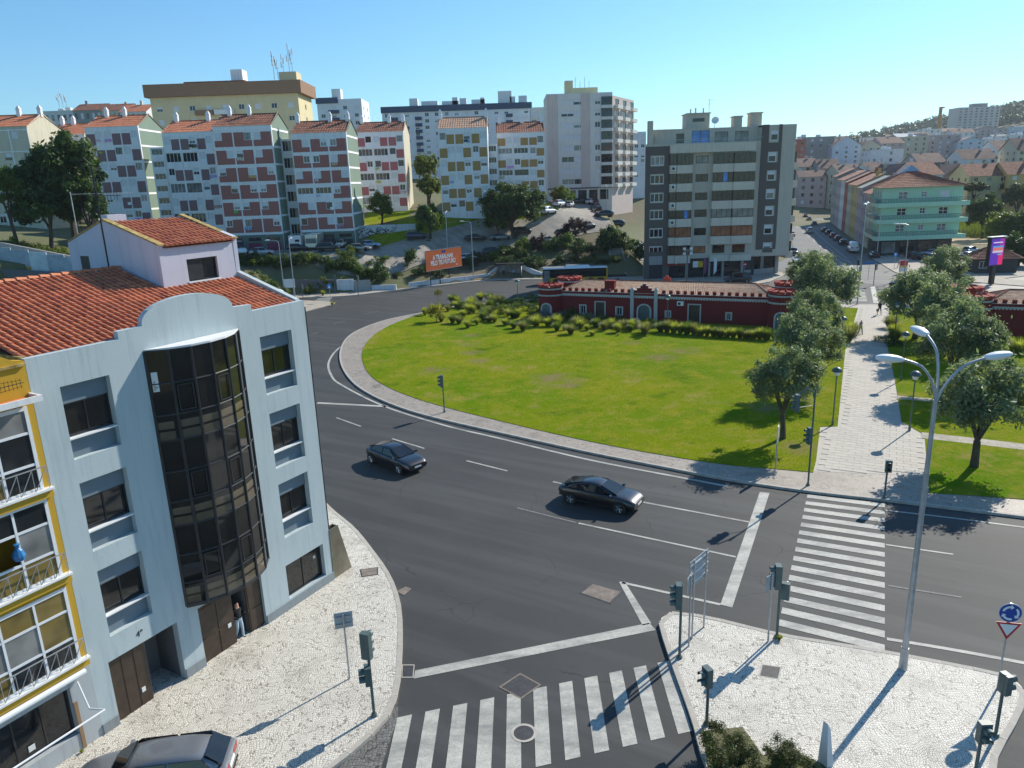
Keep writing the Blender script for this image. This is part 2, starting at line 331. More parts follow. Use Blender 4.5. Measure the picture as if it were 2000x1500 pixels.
def lawn_mat(name, spots):
    m, t, b = nodes(name); co = coords(t, world=True)
    n1 = noise(t, co, 0.09, 5, 0.6); n2 = noise(t, co, 0.5, 5, 0.65); n3 = noise(t, co, 12, 4, 0.7)
    c = mixc(t, ramp(t, n1, 0.35, 0.66), (0.115, 0.22, 0.002), (0.255, 0.27, 0.006))
    c = mixc(t, ramp(t, n2, 0.48, 0.75), c, (0.34, 0.29, 0.03)); c = mixc(t, ramp(t, n3, 0.45, 0.8), c, (0.08, 0.165, 0.002))
    n4 = noise(t, co, 2.2, 6, 0.75); c = mixc(t, ramp(t, n4, 0.52, 0.72), c, (0.3, 0.25, 0.06)); n5 = noise(t, co, 0.22, 6, 0.7); c = mixc(t, ramp(t, n5, 0.56, 0.72), c, (0.33, 0.26, 0.08)); c = mixc(t, ramp(t, n5, 0.44, 0.3), c, (0.06, 0.14, 0.004))
    acc = None
    for (sx, sy), r in spots:
        d = t.nodes.new('ShaderNodeVectorMath'); d.operation = 'DISTANCE'; t.links.new(co, d.inputs[0]); d.inputs[1].default_value = (sx, sy, 0.17)
        f = ramp(t, d.outputs['Value'], r, r*0.2)
        if acc is None: acc = f
        else:
            q = t.nodes.new('ShaderNodeMath'); q.operation = 'MAXIMUM'; t.links.new(acc, q.inputs[0]); t.links.new(f, q.inputs[1]); acc = q.outputs[0]
    if acc is not None:
        q = t.nodes.new('ShaderNodeMath'); q.operation = 'MULTIPLY'; t.links.new(acc, q.inputs[0]); t.links.new(ramp(t, n2, 0.36, 0.6), q.inputs[1]); c = mixc(t, q.outputs[0], c, (0.24, 0.185, 0.1))
    t.links.new(c, b.inputs['Base Color']); b.inputs['Roughness'].default_value = 0.9; b.inputs['Specular IOR Level'].default_value = 0.02; bump(t, b, n3, 1.0, 0.09); return m
worn = [(G(*p), r) for p, r in [((921,658),1.6),((918,675),1.7),((923,692),1.7),((932,708),1.6),((1090,745),3.0),((1075,740),2.4),((1110,752),2.2),((1340,688),2.4),((1290,700),2.5),((1235,672),1.5),((1500,800),2.0),((1570,880),2.0),((1620,850),1.3),((850,725),2.0)]]
M['lawn'] = lawn_mat('lawn', worn)
M['lawn_hill'] = lawn_mat('hill_lawn', [])
M['blade'] = leafy('grass_blade', (0.1, 0.2, 0.006), (0.34, 0.33, 0.03), 0.4)

# ------------------------------------------------------------------ shapes on the ground
def smooth(pts, k=6, closed=False):
    P = [np.array(p[:2], float) for p in pts]; n = len(P); out = []
    for i in range(n if closed else n-1):
        p0, p1, p2, p3 = (P[(i-1) % n], P[i], P[(i+1) % n], P[(i+2) % n]) if closed else (P[max(i-1, 0)], P[i], P[i+1], P[min(i+2, n-1)])
        for j in range(k):
            t = j/k; out.append(tuple(0.5*((2*p1)+(-p0+p2)*t+(2*p0-5*p1+4*p2-p3)*t*t+(-p0+3*p1-3*p2+p3)*t**3)))
    if not closed: out.append(tuple(P[-1]))
    return out
def walk(pts, step):
    P = np.array(pts); seg = np.hypot(*np.diff(P, axis=0).T); s = np.concatenate([[0], np.cumsum(seg)]); n = max(1, int(s[-1]/step))
    q = np.linspace(0, s[-1], n+1); return np.stack([np.interp(q, s, P[:, 0]), np.interp(q, s, P[:, 1])], 1)
def sheet(name, pts, z, mat, parent=None): 
    b = MB(); b.add([(p[0], p[1], z) for p in pts], [tuple(range(len(pts)))])
    me = b.mesh(name, mat)
    if me.polygons[0].normal.z < 0: me.flip_normals()
    return ob(name, me, parent)
def ccw(pts):
    a = sum(pts[i-1][0]*pts[i][1]-pts[i][0]*pts[i-1][1] for i in range(len(pts))); return pts if a > 0 else pts[::-1]
def slabpoly(name, pts, z0, z1, mat, parent=None): return MB().prism(ccw(pts), z0, z1, bottom=False).build(name, mat, parent)
def strip(name, pts, wid, z, mat, parent=None, drape=False, cross=1, z0=0.0):   # ribbon along a line
    P = np.array(pts, float); T = np.gradient(P, axis=0); T /= np.linalg.norm(T, axis=1)[:, None]; Nn = np.stack([-T[:, 1], T[:, 0]], 1)
    b = MB(); k = cross+1
    for i in range(len(P)):
        wd = wid[i] if isinstance(wid, (list, np.ndarray)) else wid
        for j in range(k):
            q = P[i]+Nn[i]*wd*(j/cross-0.5); b.v.append((q[0], q[1], (hz(*q) if drape else 0)+z))
    for i in range(len(P)-1):
        for j in range(cross): b.f.append((i*k+j+1, i*k+j, (i+1)*k+j, (i+1)*k+j+1)); b.m.append(0)
    return b.build(name, mat, parent)
KERB_ME = MB().box(-0.495, 0.495, -0.1, 0.1, -0.05, 0.14).mesh('kerb_stone', M['kerb'])
def kerb(line, parent, z=0.0, limit=None, step=1.0):
    W = walk(line, step)
    for i in range(len(W)-1):
        a, c = W[i], W[i+1]; L = math.hypot(*(c-a)); o = ob('kerb_stone', KERB_ME, parent, ((a[0]+c[0])/2, (a[1]+c[1])/2, z+random.uniform(-.004, .004)), math.atan2(c[1]-a[1], c[0]-a[0])); o.scale.x = L
random.seed(7)
road = sheet('road', [(-150,-20),(170,-20),(170,148),(90,160),(50,148),(24,148),(-12,143),(-50,140),(-150,120)], 0.0, M['asphalt']); struct(road)
street = sheet('street', [G(1520,548), (47,140)]+[G(1548,500),G(1548,480),(88,232),(112,292),(150,392),(163,389),G(1605,425),G(1650,462),G(1700,503),G(1790,548),G(1770,556)], 0.006, M['asphalt_light']); struct(street)
# marks on the road
def mark(name, px, worn=False):
    return sheet(name, [G(*p) for p in px], 0.012, M['marking_worn' if worn else 'marking'], road)
def line(name, px, wid=0.15, worn=False, sm=True):
    g = [G(*p) for p in px]; g = smooth(g, 8) if sm and len(g) > 2 else g
    return strip(name, g, wid, 0.012, M['marking_worn' if worn else 'marking'], road)
line('edge_line', [(815,613),(760,630),(705,653),(662,680),(642,708),(648,735),(669,753),(749,793),(865,830),(970,855),(1145,897),(1320,931),(1420,950)], 0.22)
line('stop_line', [(620,787),(756,794)], 0.4)
for a, c in [((657,816),(705,833)),((766,857),(829,876)),((911,900),(991,920)),((1080,941),(1135,953))]: line('lane_dash', [a, c], 0.14)
for a, c in [((710,614),(739,608)),((651,633),(674,627)),((609,653),(621,649))]: line('lane_dash', [a, c], 0.14, True)
line('lane_line', [(1240,978),(1464,1020)], 0.16); line('lane_line', [(1130,1022),(1437,1088)], 0.14); line('lane_line', [(1010,992),(1125,1021)], 0.12, True)
line('lane_line', [(1215,1138),(1407,1181)], 0.17)
mark('chevron_band', [(1209,1137),(1220,1136),(1272,1218),(1255,1222)])
mark('stop_line', [(1268,1217),(1281,1231),(808,1326),(811,1310)])
mark('stop_line', [(1484,961),(1503,963),(1430,1187),(1407,1181)])
line('edge_line', [(1732,1248),(1870,1271),(2080,1310)], 0.2); line('edge_line', [(1730,997),(1860,1012),(2090,1042)], 0.15)
line('lane_line', [(1730,1064),(1862,1083)], 0.13); line('lane_line', [(1735,1144),(1878,1167)], 0.13, True)
def crossing(a, b, c, d, n, fr=0.5, parent=road, z=0.012, name='crossing_stripe'):
    a, b, c, d = [np.array(q) for q in (a, b, c, d)]         # a-b first edge, d-c last edge; stripes run a->b
    for i in range(n):
        u0 = i/(n-1+fr); u1 = (i+fr)/(n-1+fr); sheet(name, [a+(d-a)*u0, b+(c-b)*u0, b+(c-b)*u1, a+(d-a)*u1], z, M['marking'], parent)
crossing(G(1577,966), G(1728,984), G(1728,1274), G(1520,1222), 15)
t0, t1 = np.array(G(776,1402)), np.array(G(1308,1290)); dv = np.array(G(1352,1428))-t1
crossing(t0, t0+dv*0.98, t1+dv, t1, 11, 0.52)
crossing(G(1660,566), G(1688,566), G(1694,588), G(1664,588), 9, 0.5)
crossing(G(622,583), G(650,580), G(640,592), G(606,592), 6, 0.5)
crossing((16.6,15.2), (19.9,14.4), (20.5,21.5), (17.4,22.0), 7, 0.5)
mark('stop_line', [(1700,560),(1709,560),(1716,592),(1706,592)])
line('edge_line', [(1652,533),(1662,515),(1640,502),(1612,480)], 0.15); line('edge_line', [(1662,515),(1672,536),(1686,549),(1745,562)], 0.15)
for k in range(9): line('lane_dash', [(1555+k*11,442+k*9.0),(1559+k*11,445.6+k*9.0)], 0.16)
line('edge_line', [(1560,420),(1600,460),(1655,506)], 0.15)

# left pavement of white setts
KL = smooth([(-30,60),(-20,51),(-14,44.2)]+[G(*p) for p in [(648,1000),(690,1035),(730,1085),(760,1130),(778,1180),(782,1230),(780,1300),(772,1360),(750,1410),(700,1460),(650,1500)]]+[(-8,17.6),(-11,15),(-16,12),(-24,8)], 4)
pav = slabpoly('pavement', KL+[(-34,14),(-40,40)], -0.05, 0.13, M['calcada']); struct(pav)
kerb(KL, pav)
sheet('sett_strip', [G(*p) for p in [(779,1330),(777,1402),(735,1530),(640,1530),(655,1505),(703,1464),(753,1414),(774,1363)]], 0.008, M['grey_setts'], road)
# traffic island in front
TRI = smooth([G(*p) for p in [(1291,1222),(1300,1207),(1325,1202),(1400,1215),(1530,1246),(1730,1279),(1940,1320),(1985,1338),(1998,1362),(1985,1402),(1935,1500)]]+[(13.2,16.8),(9,14.5),(6.2,15.5)]+[G(*p) for p in [(1383,1500),(1365,1440),(1345,1380),(1312,1290)]], 5, True)
tri = slabpoly('traffic_island', TRI, -0.05, 0.13, M['calcada']); struct(tri); kerb(TRI+[TRI[0]], tri)
sheet('planting_bed', [G(*p, 0.13) for p in [(1372,1428),(1450,1420),(1490,1475),(1540,1462),(1600,1490),(1640,1510),(1640,1640),(1400,1640)]], 0.14, M['ground'], tri)
# central roundabout island
OUT = smooth([G(*p) for p in [(825,612),(760,625),(710,642),(680,660),(666,685),(668,715),(690,748),(730,775),(790,800),(868,822),(1000,852),(1150,885),(1300,915),(1420,938),(1580,962),(1740,980),(2000,1012)]], 5)
OUT += [(32,33.2),(45,29),(62,27),(80,34),(90,52),(88,72),(79,88),(70,94),(60,97.5)]
BACK = [(51.9,99.6),(47.6,100.6),(40,102.5),(30,107),(20,112),(8,116),(-2,115),(-9,110.5)]
island = slabpoly('roundabout_island', OUT+BACK, -0.05, 0.13, M['pavers']); struct(island)
kerb(OUT[:-4], island); kerb([(60,97.5)]+BACK+[OUT[0]], island, step=1.5)
INN = smooth([G(*p, 0.13) for p in [(825,612),(770,632),(730,655),(710,680),(708,705),(725,735),(770,762),(850,790),(1000,828),(1150,862),(1300,890),(1420,908),(1500,915),(1588,923)]], 5)
LAWN_A = INN+[G(*p, .13) for p in [(1594,900),(1602,834),(1636,833),(1652,676),(1663,645),(1676,602)]]+[(40,101),(30,105.5),(20,110.5),(8,114),(-2,113.5),(-9,109)]
RIN = [G(*p, .13) for p in [(1736,602),(1737,645),(1733,676),(1747,738),(1761,824),(1806,850),(1810,900),(1815,963)]]
LAWN_B = RIN+[G(*p, .13) for p in [(1900,968),(2000,976)]]+[(32,35.5),(45,31.5),(62,29.5),(78,36),(87,53),(85,71),(76,86),(67,92)]
lawn = slabpoly('lawn', LAWN_A, 0.1, 0.165, M['lawn']); struct(lawn); lawn_b = slabpoly('lawn', LAWN_B, 0.1, 0.165, M['lawn']); struct(lawn_b)
def inpoly(P, poly):
    x, y = P[:, 0], P[:, 1]; r = np.zeros(len(P), bool); n = len(poly)
    for i in range(n):
        x0, y0 = poly[i-1][:2]; x1, y1 = poly[i][:2]
        c = ((y0 > y) != (y1 > y)) & (x < (x1-x0)*(y-y0)/((y1-y0) or 1e-9)+x0); r ^= c
    return r
def blades(name, poly, n, hgt, wid, z, mat, seed, zf=None):
    rg = np.random.default_rng(seed); A = np.array([p[:2] for p in poly]); lo, hi = A.min(0), A.max(0)
    P = rg.uniform(lo, hi, (n, 2)); P = P[inpoly(P, poly)]; n = len(P); a = rg.uniform(0, 6.283, n); hh = rg.uniform(.5, 1, n)*hgt; ww = rg.uniform(.6, 1, n)*wid
    l = rg.normal(0, 1, (n, 2))*hh[:, None]*0.35; base = np.full(n, z) if zf is None else np.array([zf(*p) for p in P])+z
    ca, sa = np.cos(a)*ww, np.sin(a)*ww
    V = np.empty((n, 3, 3)); V[:, 0] = np.stack([P[:, 0]-ca, P[:, 1]-sa, base], 1); V[:, 1] = np.stack([P[:, 0]+ca, P[:, 1]+sa, base], 1); V[:, 2] = np.stack([P[:, 0]+l[:, 0], P[:, 1]+l[:, 1], base+hh], 1)
    return stuff(ob(name, np_mesh(name, V.reshape(-1, 3), np.arange(n*3).reshape(n, 3), mat)))
g1 = blades('grass', LAWN_A, 210000, 0.1, 0.024, 0.16, M['blade'], 1); g1['label'] = 'short mown green grass on the roundabout lawn'; g1['category'] = 'grass'
g2 = blades('grass', LAWN_B, 110000, 0.075, 0.02, 0.16, M['blade'], 2); g2['label'] = 'short mown grass on the lawn right of the walkway'; g2['category'] = 'grass'
# walkway: slabs laid in running bond
WALKP = [G(*p, .13) for p in [(1588,921),(1594,900),(1602,834),(1636,833),(1652,676),(1663,645),(1676,598)]]+[G(*p, .13) for p in [(1739,598),(1737,645),(1733,676),(1747,738),(1761,824),(1806,850),(1810,900),(1812,930)]]
walkway = sheet('walkway', WALKP, 0.137, M['slab_b']); struct(walkway)
ud = Vector((G(1677,598)[0]-G(1593,900)[0], G(1677,598)[1]-G(1593,900)[1])).normalized(); vd = Vector((ud.y, -ud.x)); o0 = Vector(G(1588,921))-vd*3-ud*3
SL, SW = 0.8, 0.5; SLAB = [MB().box(-SL/2+.012, SL/2-.012, -SW/2+.012, SW/2-.012, 0, 0.022).mesh('slab', M[k]) for k in ('slab', 'slab_b')]
cand = []
for i in range(145):
    for j in range(17):
        c = o0+ud*((i+.5)*SW)+vd*((j+.5+(0.5 if i % 2 else 0))*SL); cand.append((c.x, c.y))
cand = np.array(cand); ins = np.ones(len(cand), bool)
for du, dw in ((-.4, -.25), (.4, -.25), (.4, .25), (-.4, .25)): ins &= inpoly(cand+np.array(vd*du+ud*dw), WALKP)
cand = cand[ins]; cand = cand[np.argsort(cand[:, 1])]; az = math.atan2(vd.y, vd.x); rest = MB()
for i, c in enumerate(cand):
    if i < 300: ob('slab', random.choice(SLAB), walkway, (c[0], c[1], 0.138+random.uniform(0, .004)), az)
    else:
        h = [c+np.array(vd*sx*(SL/2-.015)+ud*sy*(SW/2-.015)) for sx, sy in ((-1,-1),(1,-1),(1,1),(-1,1))]
        rest.hexa([(p[0], p[1], 0.138) for p in h]+[(p[0], p[1], 0.158+random.uniform(0, .004)) for p in h], random.randint(0, 1))
stuff(rest.build('slab_field', [M['slab'], M['slab_b']], walkway))
strip('path', [G(*p, .16) for p in [(1800,850),(1900,861),(2060,880)]], 1.3, 0.17, M['path'], walkway)
strip('path', [G(*p, .16) for p in [(1752,776),(1800,780),(1880,786)]], 1.0, 0.17, M['path'], walkway)
# far pavements
fp = slabpoly('pavement', [G(*p) for p in [(560,584),(597,582),(660,580),(700,577),(800,564),(870,557),(920,551),(980,547),(1058,546.5),(1200,546),(1250,550),(1340,554),(1450,560),(1500,552),(1537,535)]]+[(49.5,140),(24,150),(-4,150),(-60,135),(-80,110)], -0.05, 0.12, M['path']); struct(fp)
kerb([G(*p) for p in [(597,582),(660,580),(700,577),(800,564),(870,557),(920,551),(980,547),(1058,546.5),(1200,546),(1250,550),(1340,554),(1450,560),(1500,552),(1537,535)]], fp, step=1.5)
ps = slabpoly('pavement', [G(*p) for p in [(540,592),(597,588),(640,590),(655,592.5),(640,598),(597,609),(540,622)]], -0.05, 0.12, M['path']); struct(ps)
rp = slabpoly('pavement', [G(*p) for p in [(1700,503),(1745,531),(1790,548),(1900,552),(2080,566),(2080,556),(1960,545)]]+[(90,124),(83,150),(80,158)], -0.05, 0.12, M['path']); struct(rp)
ti = slabpoly('traffic_island', [G(*p) for p in [(1640,540),(1660,524),(1668,538),(1686,552),(1655,552)]], -0.05, 0.12, M['path']); struct(ti)
lot = sheet('car_park', [(64,108),(140,100),(170,150),(118,160),(82,164),(80,150),(88,126)], 0.02, M['pale_road']); struct(lot)
# roads and lawns on the slope
def hp(px, py, d): return D(px, py, d)[:2]
PR = smooth([hp(*q) for q in [(400,499,142),(470,497,141),(560,495,141),(690,492,139),(800,487,147),(905,472,155),(985,462,160),(1080,448,164),(1150,440,167),(1260,438,167)]], 8)
struct(strip('road', PR, 9.5, 0.1, M['pale_road'], None, True, 8))
PU = smooth([hp(*q) for q in [(1125,446,164),(1133,425,178),(1138,408,190),(1142,396,202),(1150,388,210)]], 8)
struct(strip('road', PU, 10.5, 0.13, M['pale_road'], None, True, 8))
def drape_sheet(name, poly, mat, z=0.07, st=0.7):
    A = np.array(poly); lo, hi = A.min(0), A.max(0); X = np.arange(lo[0], hi[0]+st, st); Y = np.arange(lo[1], hi[1]+st, st); b = MB(); ids = {}
    C = np.array([(x, y) for y in Y for x in X]); I = inpoly(C, poly).reshape(len(Y), len(X))
    def vid(i, j):
        if (i, j) not in ids: ids[i, j] = len(b.v); b.v.append((X[i], Y[j], hz(X[i], Y[j])+z))
        return ids[i, j]
    for j in range(len(Y)-1):
        for i in range(len(X)-1):
            q = [(i, j), (i+1, j), (i+1, j+1), (i, j+1)]; k = [c for c in q if I[c[1], c[0]]]
            if len(k) >= 3: b.f.append(tuple(vid(*c) for c in k)); b.m.append(0)
    return struct(b.build(name, mat))
HL = [hp(*q) for q in [(690,483,145),(780,480,149),(860,472,155),(930,462,159),(1000,450,163),(1050,443,166),(1100,425,172),(1110,400,185),(1090,385,195)]]+[(2,180),(-3,172),(-18,168),(-24,163),(-29,152)]
drape_sheet('lawn', HL, M['lawn_hill']); HL2 = [hp(*q) for q in [(700,440,160),(800,432,164),(815,415,178),(720,410,185)]]; drape_sheet('lawn', HL2, M['lawn_hill'])
hg = blades('grass', HL+HL2[:0], 45000, 0.22, 0.05, 0.06, M['blade'], 3, hz); hg['label'] = 'bright green grass on the slope below the ochre blocks'; hg['category'] = 'grass'
# ------------------------------------------------------------------ facades and windows (used by every building)
def fpt(f, x, y, z): ox, oy, a = f; return (ox+math.cos(a)*x-math.sin(a)*y, oy+math.sin(a)*x+math.cos(a)*y, z)
def facade(b, f, W, z0, z1, ops, dep=0.2, m=0):
    """wall face at y=0 (outside is -y) along x with recessed openings (x0,x1,z0,z1)"""
    xs = sorted({0, W} | {o[i] for o in ops for i in (0, 1) if 0 < o[i] < W}); zs = sorted({z0, z1} | {o[i] for o in ops for i in (2, 3) if z0 < o[i] < z1})
    for i in range(len(xs)-1):
        run = None
        for j in range(len(zs)-1):
            cx, cz = (xs[i]+xs[i+1])/2, (zs[j]+zs[j+1])/2
            if any(o[0] < cx < o[1] and o[2] < cz < o[3] for o in ops):
                if run is not None: b.quad(fpt(f, xs[i], 0, run), fpt(f, xs[i+1], 0, run), fpt(f, xs[i+1], 0, zs[j]), fpt(f, xs[i], 0, zs[j]), m); run = None
            elif run is None: run = zs[j]
        if run is not None: b.quad(fpt(f, xs[i], 0, run), fpt(f, xs[i+1], 0, run), fpt(f, xs[i+1], 0, z1), fpt(f, xs[i], 0, z1), m)
    for o in ops:
        x0, x1, a, c = o[:4]
        for p, q in (((x0, a), (x0, c)), ((x0, c), (x1, c)), ((x1, c), (x1, a)), ((x1, a), (x0, a))):
            b.quad(fpt(f, p[0], 0, p[1]), fpt(f, q[0], 0, q[1]), fpt(f, q[0], dep, q[1]), fpt(f, p[0], dep, p[1]), m)
_wc = {}
def wmesh(key, fn):
    if key not in _wc: _wc[key] = fn()
    return _wc[key]
def window(parent, f, x, z, w, h, dep=0.2, frame='white_frame', glass='glass', mull=1, rails=(), shut=0.0, fw=0.06, shut_mat='shutter', name='window', sill=None):
    """frame filling an opening; pane and shutter are its sub-parts"""
    w = round(w, 2); h = round(h, 2)
    def fr():
        b = MB(); b.box(0, w, -.04, .04, 0, fw); b.box(0, w, -.04, .04, h-fw, h); b.box(0, fw, -.04, .04, fw, h-fw); b.box(w-fw, w, -.04, .04, fw, h-fw)
        for k in range(mull): c = w*(k+1)/(mull+1); b.box(c-fw*.45, c+fw*.45, -.035, .035, fw, h-fw)
        for r in rails: b.box(fw, w-fw, -.033, .033, r*h-fw*.4, r*h+fw*.4)
        return b.mesh('window', M[frame])
    o = ob(name, wmesh(('w', w, h, mull, rails, fw, frame), fr), parent, fpt(f, x, dep-.05, z), f[2])
    ob('pane', wmesh(('p', w, h, glass), lambda: MB().box(fw*.5, w-fw*.5, .0, .02, fw*.5, h-fw*.5).mesh('pane', M[glass])), o)
    if shut > 0:
        s = round(shut*h, 2)
        def sh():
            b = MB(); k = max(2, int(s/0.12))
            for i in range(k):
                a = h-s+i*s/k; b.hexa([(0.02,-.085,a),(w-.02,-.085,a),(w-.02,-.045,a),(0.02,-.045,a),(0.02,-.065,a+s/k),(w-.02,-.065,a+s/k),(w-.02,-.045,a+s/k),(0.02,-.045,a+s/k)])
            return b.mesh('shutter', M[shut_mat])
        ob('shutter', wmesh(('s', w, h, s, shut_mat), sh), o)
    if sill: ob('sill', wmesh(('l', w, sill), lambda: MB().box(-.06, w+.06, -dep-.04, .03, -.07, -.002).mesh('sill', M[sill])), o)
    return o
def rng_glass(rg): return rg.choice(['glass', 'glass', 'glass', 'glass_curtain'])

# ------------------------------------------------------------------ roof tiles
M['tile'] = simple('terracotta_tile', (0.55, 0.185, 0.085), 0.75, var=0.3, scale=1.3, bmp=0.25)
M['tile_b'] = simple('terracotta_tile_dark', (0.43, 0.13, 0.065), 0.8, var=0.3, scale=1.7, bmp=0.25)
M['tile_bed'] = simple('tile_bed', (0.16, 0.05, 0.028), 0.9, var=0.3)
M['tile_old'] = simple('weathered_tile', (0.26, 0.10, 0.055), 0.9, var=0.45, scale=0.9, bmp=0.3)
M['tile_far'] = simple('backlit_far_tile', (0.2, 0.115, 0.085), 0.9, var=0.3, scale=0.4)  # duller, less red tile; backlit look of far roofs put into the colour
M['tile_pale'] = simple('pale_tile', (0.46, 0.27, 0.17), 0.85, var=0.25, scale=1.0, bmp=0.3)
def tile_verts(L=0.44, r0=0.095, r1=0.078, n=5):
    v = []
    for t, r in ((0, r0), (L, r1)):
        for k in range(n+1):
            a = math.pi*k/n; v.append((math.cos(a)*r, t, math.sin(a)*r*0.85+(0.03 if t == 0 else 0)))
    f = [(k+1, k, n+1+k, n+2+k) for k in range(n)]+[tuple(range(n+1))]
    return v, f
TV, TF = tile_verts()
TILE = [MB().add(TV, TF).mesh('tile', M[k], True) for k in ('tile', 'tile', 'tile_b')]
def tiled_roof(parent, x0, x1, y0, z0, y1, z1, keep, max_obj, skip=None, pitch=0.236, expo=0.36):
    """barrel tiles on a slope rising from (y0,z0) to (y1,z1)"""
    L = math.hypot(y1-y0, z1-z0); ang = math.atan2(z1-z0, y1-y0); nc = int(round((x1-x0)/pitch)); nr = int(L/expo); cells = []
    for i in range(nc):
        for j in range(nr):
            x = x0+(i+.5)*(x1-x0)/nc; s = j*L/nr; y, z = y0+math.cos(ang)*s, z0+math.sin(ang)*s
            if skip and skip(x, y): continue
            cells.append((keep(x, y), x, y, z))
    cells.sort(); rest = MB(); ca, sa = math.cos(ang), math.sin(ang)
    for k, (_, x, y, z) in enumerate(cells):
        jx, jr = random.uniform(-.012, .012), random.uniform(-.03, .03)
        if k < max_obj: ob('tile', random.choice(TILE), parent, (x+jx, y, z+.02+random.uniform(0, .012)), rot=(ang, 0, jr))
        else: rest.add([(x+jx+p[0], y+p[1]*ca-p[2]*sa, z+.02+p[1]*sa+p[2]*ca) for p in TV], TF, random.choice((0, 0, 1)))
    if rest.v: stuff(rest.build('tile_field', [M['tile'], M['tile_b']], parent, smooth=True))

# ------------------------------------------------------------------ light blue house
M['blue'] = plaster('pale_blue_render', (0.46, 0.53, 0.54), streak=0.55, dirtcol=(0.22, 0.28, 0.32), bmp=0.35)
M['blue_grey'] = plaster('grey_blue_spandrel', (0.17, 0.215, 0.25), streak=0.1)
M['lilac'] = plaster('lilac_white_render', (0.55, 0.56, 0.64), streak=0.3, dirtcol=(0.3, 0.26, 0.26))
M['lichen'] = simple('lichen_coping', (0.36, 0.26, 0.09), 0.95, var=0.5, scale=5)
M['brown_door'] = simple('brown_metal_door', (0.06, 0.04, 0.028), 0.45, 0.2, var=0.25)
M['bronze_panel'] = simple('bronze_panel', (0.21, 0.185, 0.13), 0.4, 0.3, var=0.25, scale=1.5)
M['glass_tan'] = glassy('tan_backed_glass', (0.12, 0.098, 0.065), 0.05, 0.7)  # tan of the interior parapet behind the glass
M['paper'] = simple('paper', (0.7, 0.7, 0.68), 0.8, var=0.05)
HB = G(205, 1440); HC = G(646, 1140); HA = math.atan2(HC[1]-HB[1], HC[0]-HB[0]); HL_ = 11.42
house = thing('corner_house', 'pale blue four storey corner house with curved dark glass bay and orange tiled roof', 'house', (HB[0], HB[1], 0.02), HA)
F0 = (0, 0, 0.0)
rows = [(9.88, 12.3), (6.64, 9.07), (3.43, 5.92)]; cols = [(0.84, 2.46), (8.83, 10.54)]
ops = [(c[0], c[1], r[0], r[1]) for c in cols for r in rows]+[(8.67, 10.97, 0.55, 2.17), (0.6, 3.3, 0.02, 2.56), (4.22, 7.32, 0.02, 2.6)]
b = MB(); facade(b, F0, HL_, -0.3, 13.0, ops, 0.32)
top = [(0, 13.0), (0, 13.38), (3.0, 13.38), (3.0, 13.64), (3.9, 13.66)]
for k in range(17):
    a = math.pi*(1-k/16); cx = 5.82; top.append((cx+1.92*math.cos(a), 13.7+0.76*math.sin(a)**0.9))
top += [(8.6, 13.66), (8.6, 13.4), (HL_, 13.4), (HL_, 13.0)]
b.yprism([(x, z) for x, z in top][::-1], 0.0, 0.24)
b.quad((HL_, 0, -.3), (HL_, 12, -.3), (HL_, 12, 13.0), (HL_, 0, 13.0)); b.quad((0, 12, -.3), (0, 0, -.3), (0, 0, 13.0), (0, 12, 13.0)); b.quad((HL_, 12, -.3), (0, 12, -.3), (0, 12, 13), (HL_, 12, 13))
b.xprism([(0.24, 13.0), (12, 13.0), (12, 13.3), (6.3, 15.42), (0.24, 13.45)], HL_-.22, HL_)            # gable parapet
wall = b.build('wall', M['blue'], house)
MB().box(0.0, 0.58, -.05, 0, -.3, 0.5).box(3.32, 4.2, -.05, 0, -.3, 0.5).box(7.34, HL_+.02, -.05, 0, -.3, 0.5).each('plinth', plaster('grey_plinth', (0.26, 0.29, 0.3)), house)
for c in cols:
    for r in rows:
        w_ = c[1]-c[0]; zt = r[1]
        g = zt-0.62; g0 = zt-1.72
        MB().box(c[0], c[1], .22, .31, g, zt).box(c[0], c[1], .22, .31, r[0], g0).each('spandrel', M['blue_grey'], house)
        wd = window(house, F0, c[0], g0, w_, g-g0, 0.36, 'dark_frame', 'glass_brown', 1)
        MB().box(-.0, w_, -.28, -.01, -.05, -.003).build('sill', M['light_white'], wd)
wd = window(house, F0, 8.67, 0.55, 2.3, 1.62, 0.3, 'dark_frame', 'glass_brown', 1)
MB().box(1.85, 1.98, -.012, -.004, 1.0, 1.14).build('notice', M['paper'], wd)
# garage door with its right leaf open, entrance doors
gd = MB(); gd.box(0.6, 2.0, .14, .2, .02, 2.56)
for k in range(3): gd.box(.64+k*.46, 1.04+k*.46, .125, .142, .1, 2.46)
gdo = gd.build('garage_door', M['brown_door'], house); MB().box(1.62, 1.76, .1, .122, .62, .8).build('notice', M['paper'], gdo)
MB().box(2.0, 3.3, 1.5, 1.54, 0, 2.56).box(2.02, 2.06, .2, 1.5, .02, 2.5).box(0.6, 3.3, .2, 1.5, 0.02, .03).box(.6, 3.3, .2, 1.5, 2.57, 2.6).box(3.3, 3.32, .3, 1.5, 0, 2.56).build('garage_interior', M['dark_concrete'], house)
dd = MB(); dd.box(4.22, 5.85, .14, .2, .02, 2.6).box(6.55, 7.32, .14, .2, .02, 2.6)
for x in (4.3, 5.1): dd.box(x, x+.66, .12, .142, .12, 1.1).box(x, x+.66, .12, .142, 1.2, 2.4)
dd.box(6.62, 7.24, .12, .142, .12, 1.1).box(6.62, 7.24, .12, .142, 1.2, 2.4)
ddo = dd.build('entrance_door', M['brown_door'], house); MB().box(5.5, 5.66, .1, .118, .95, 1.13).build('notice', M['paper'], ddo)
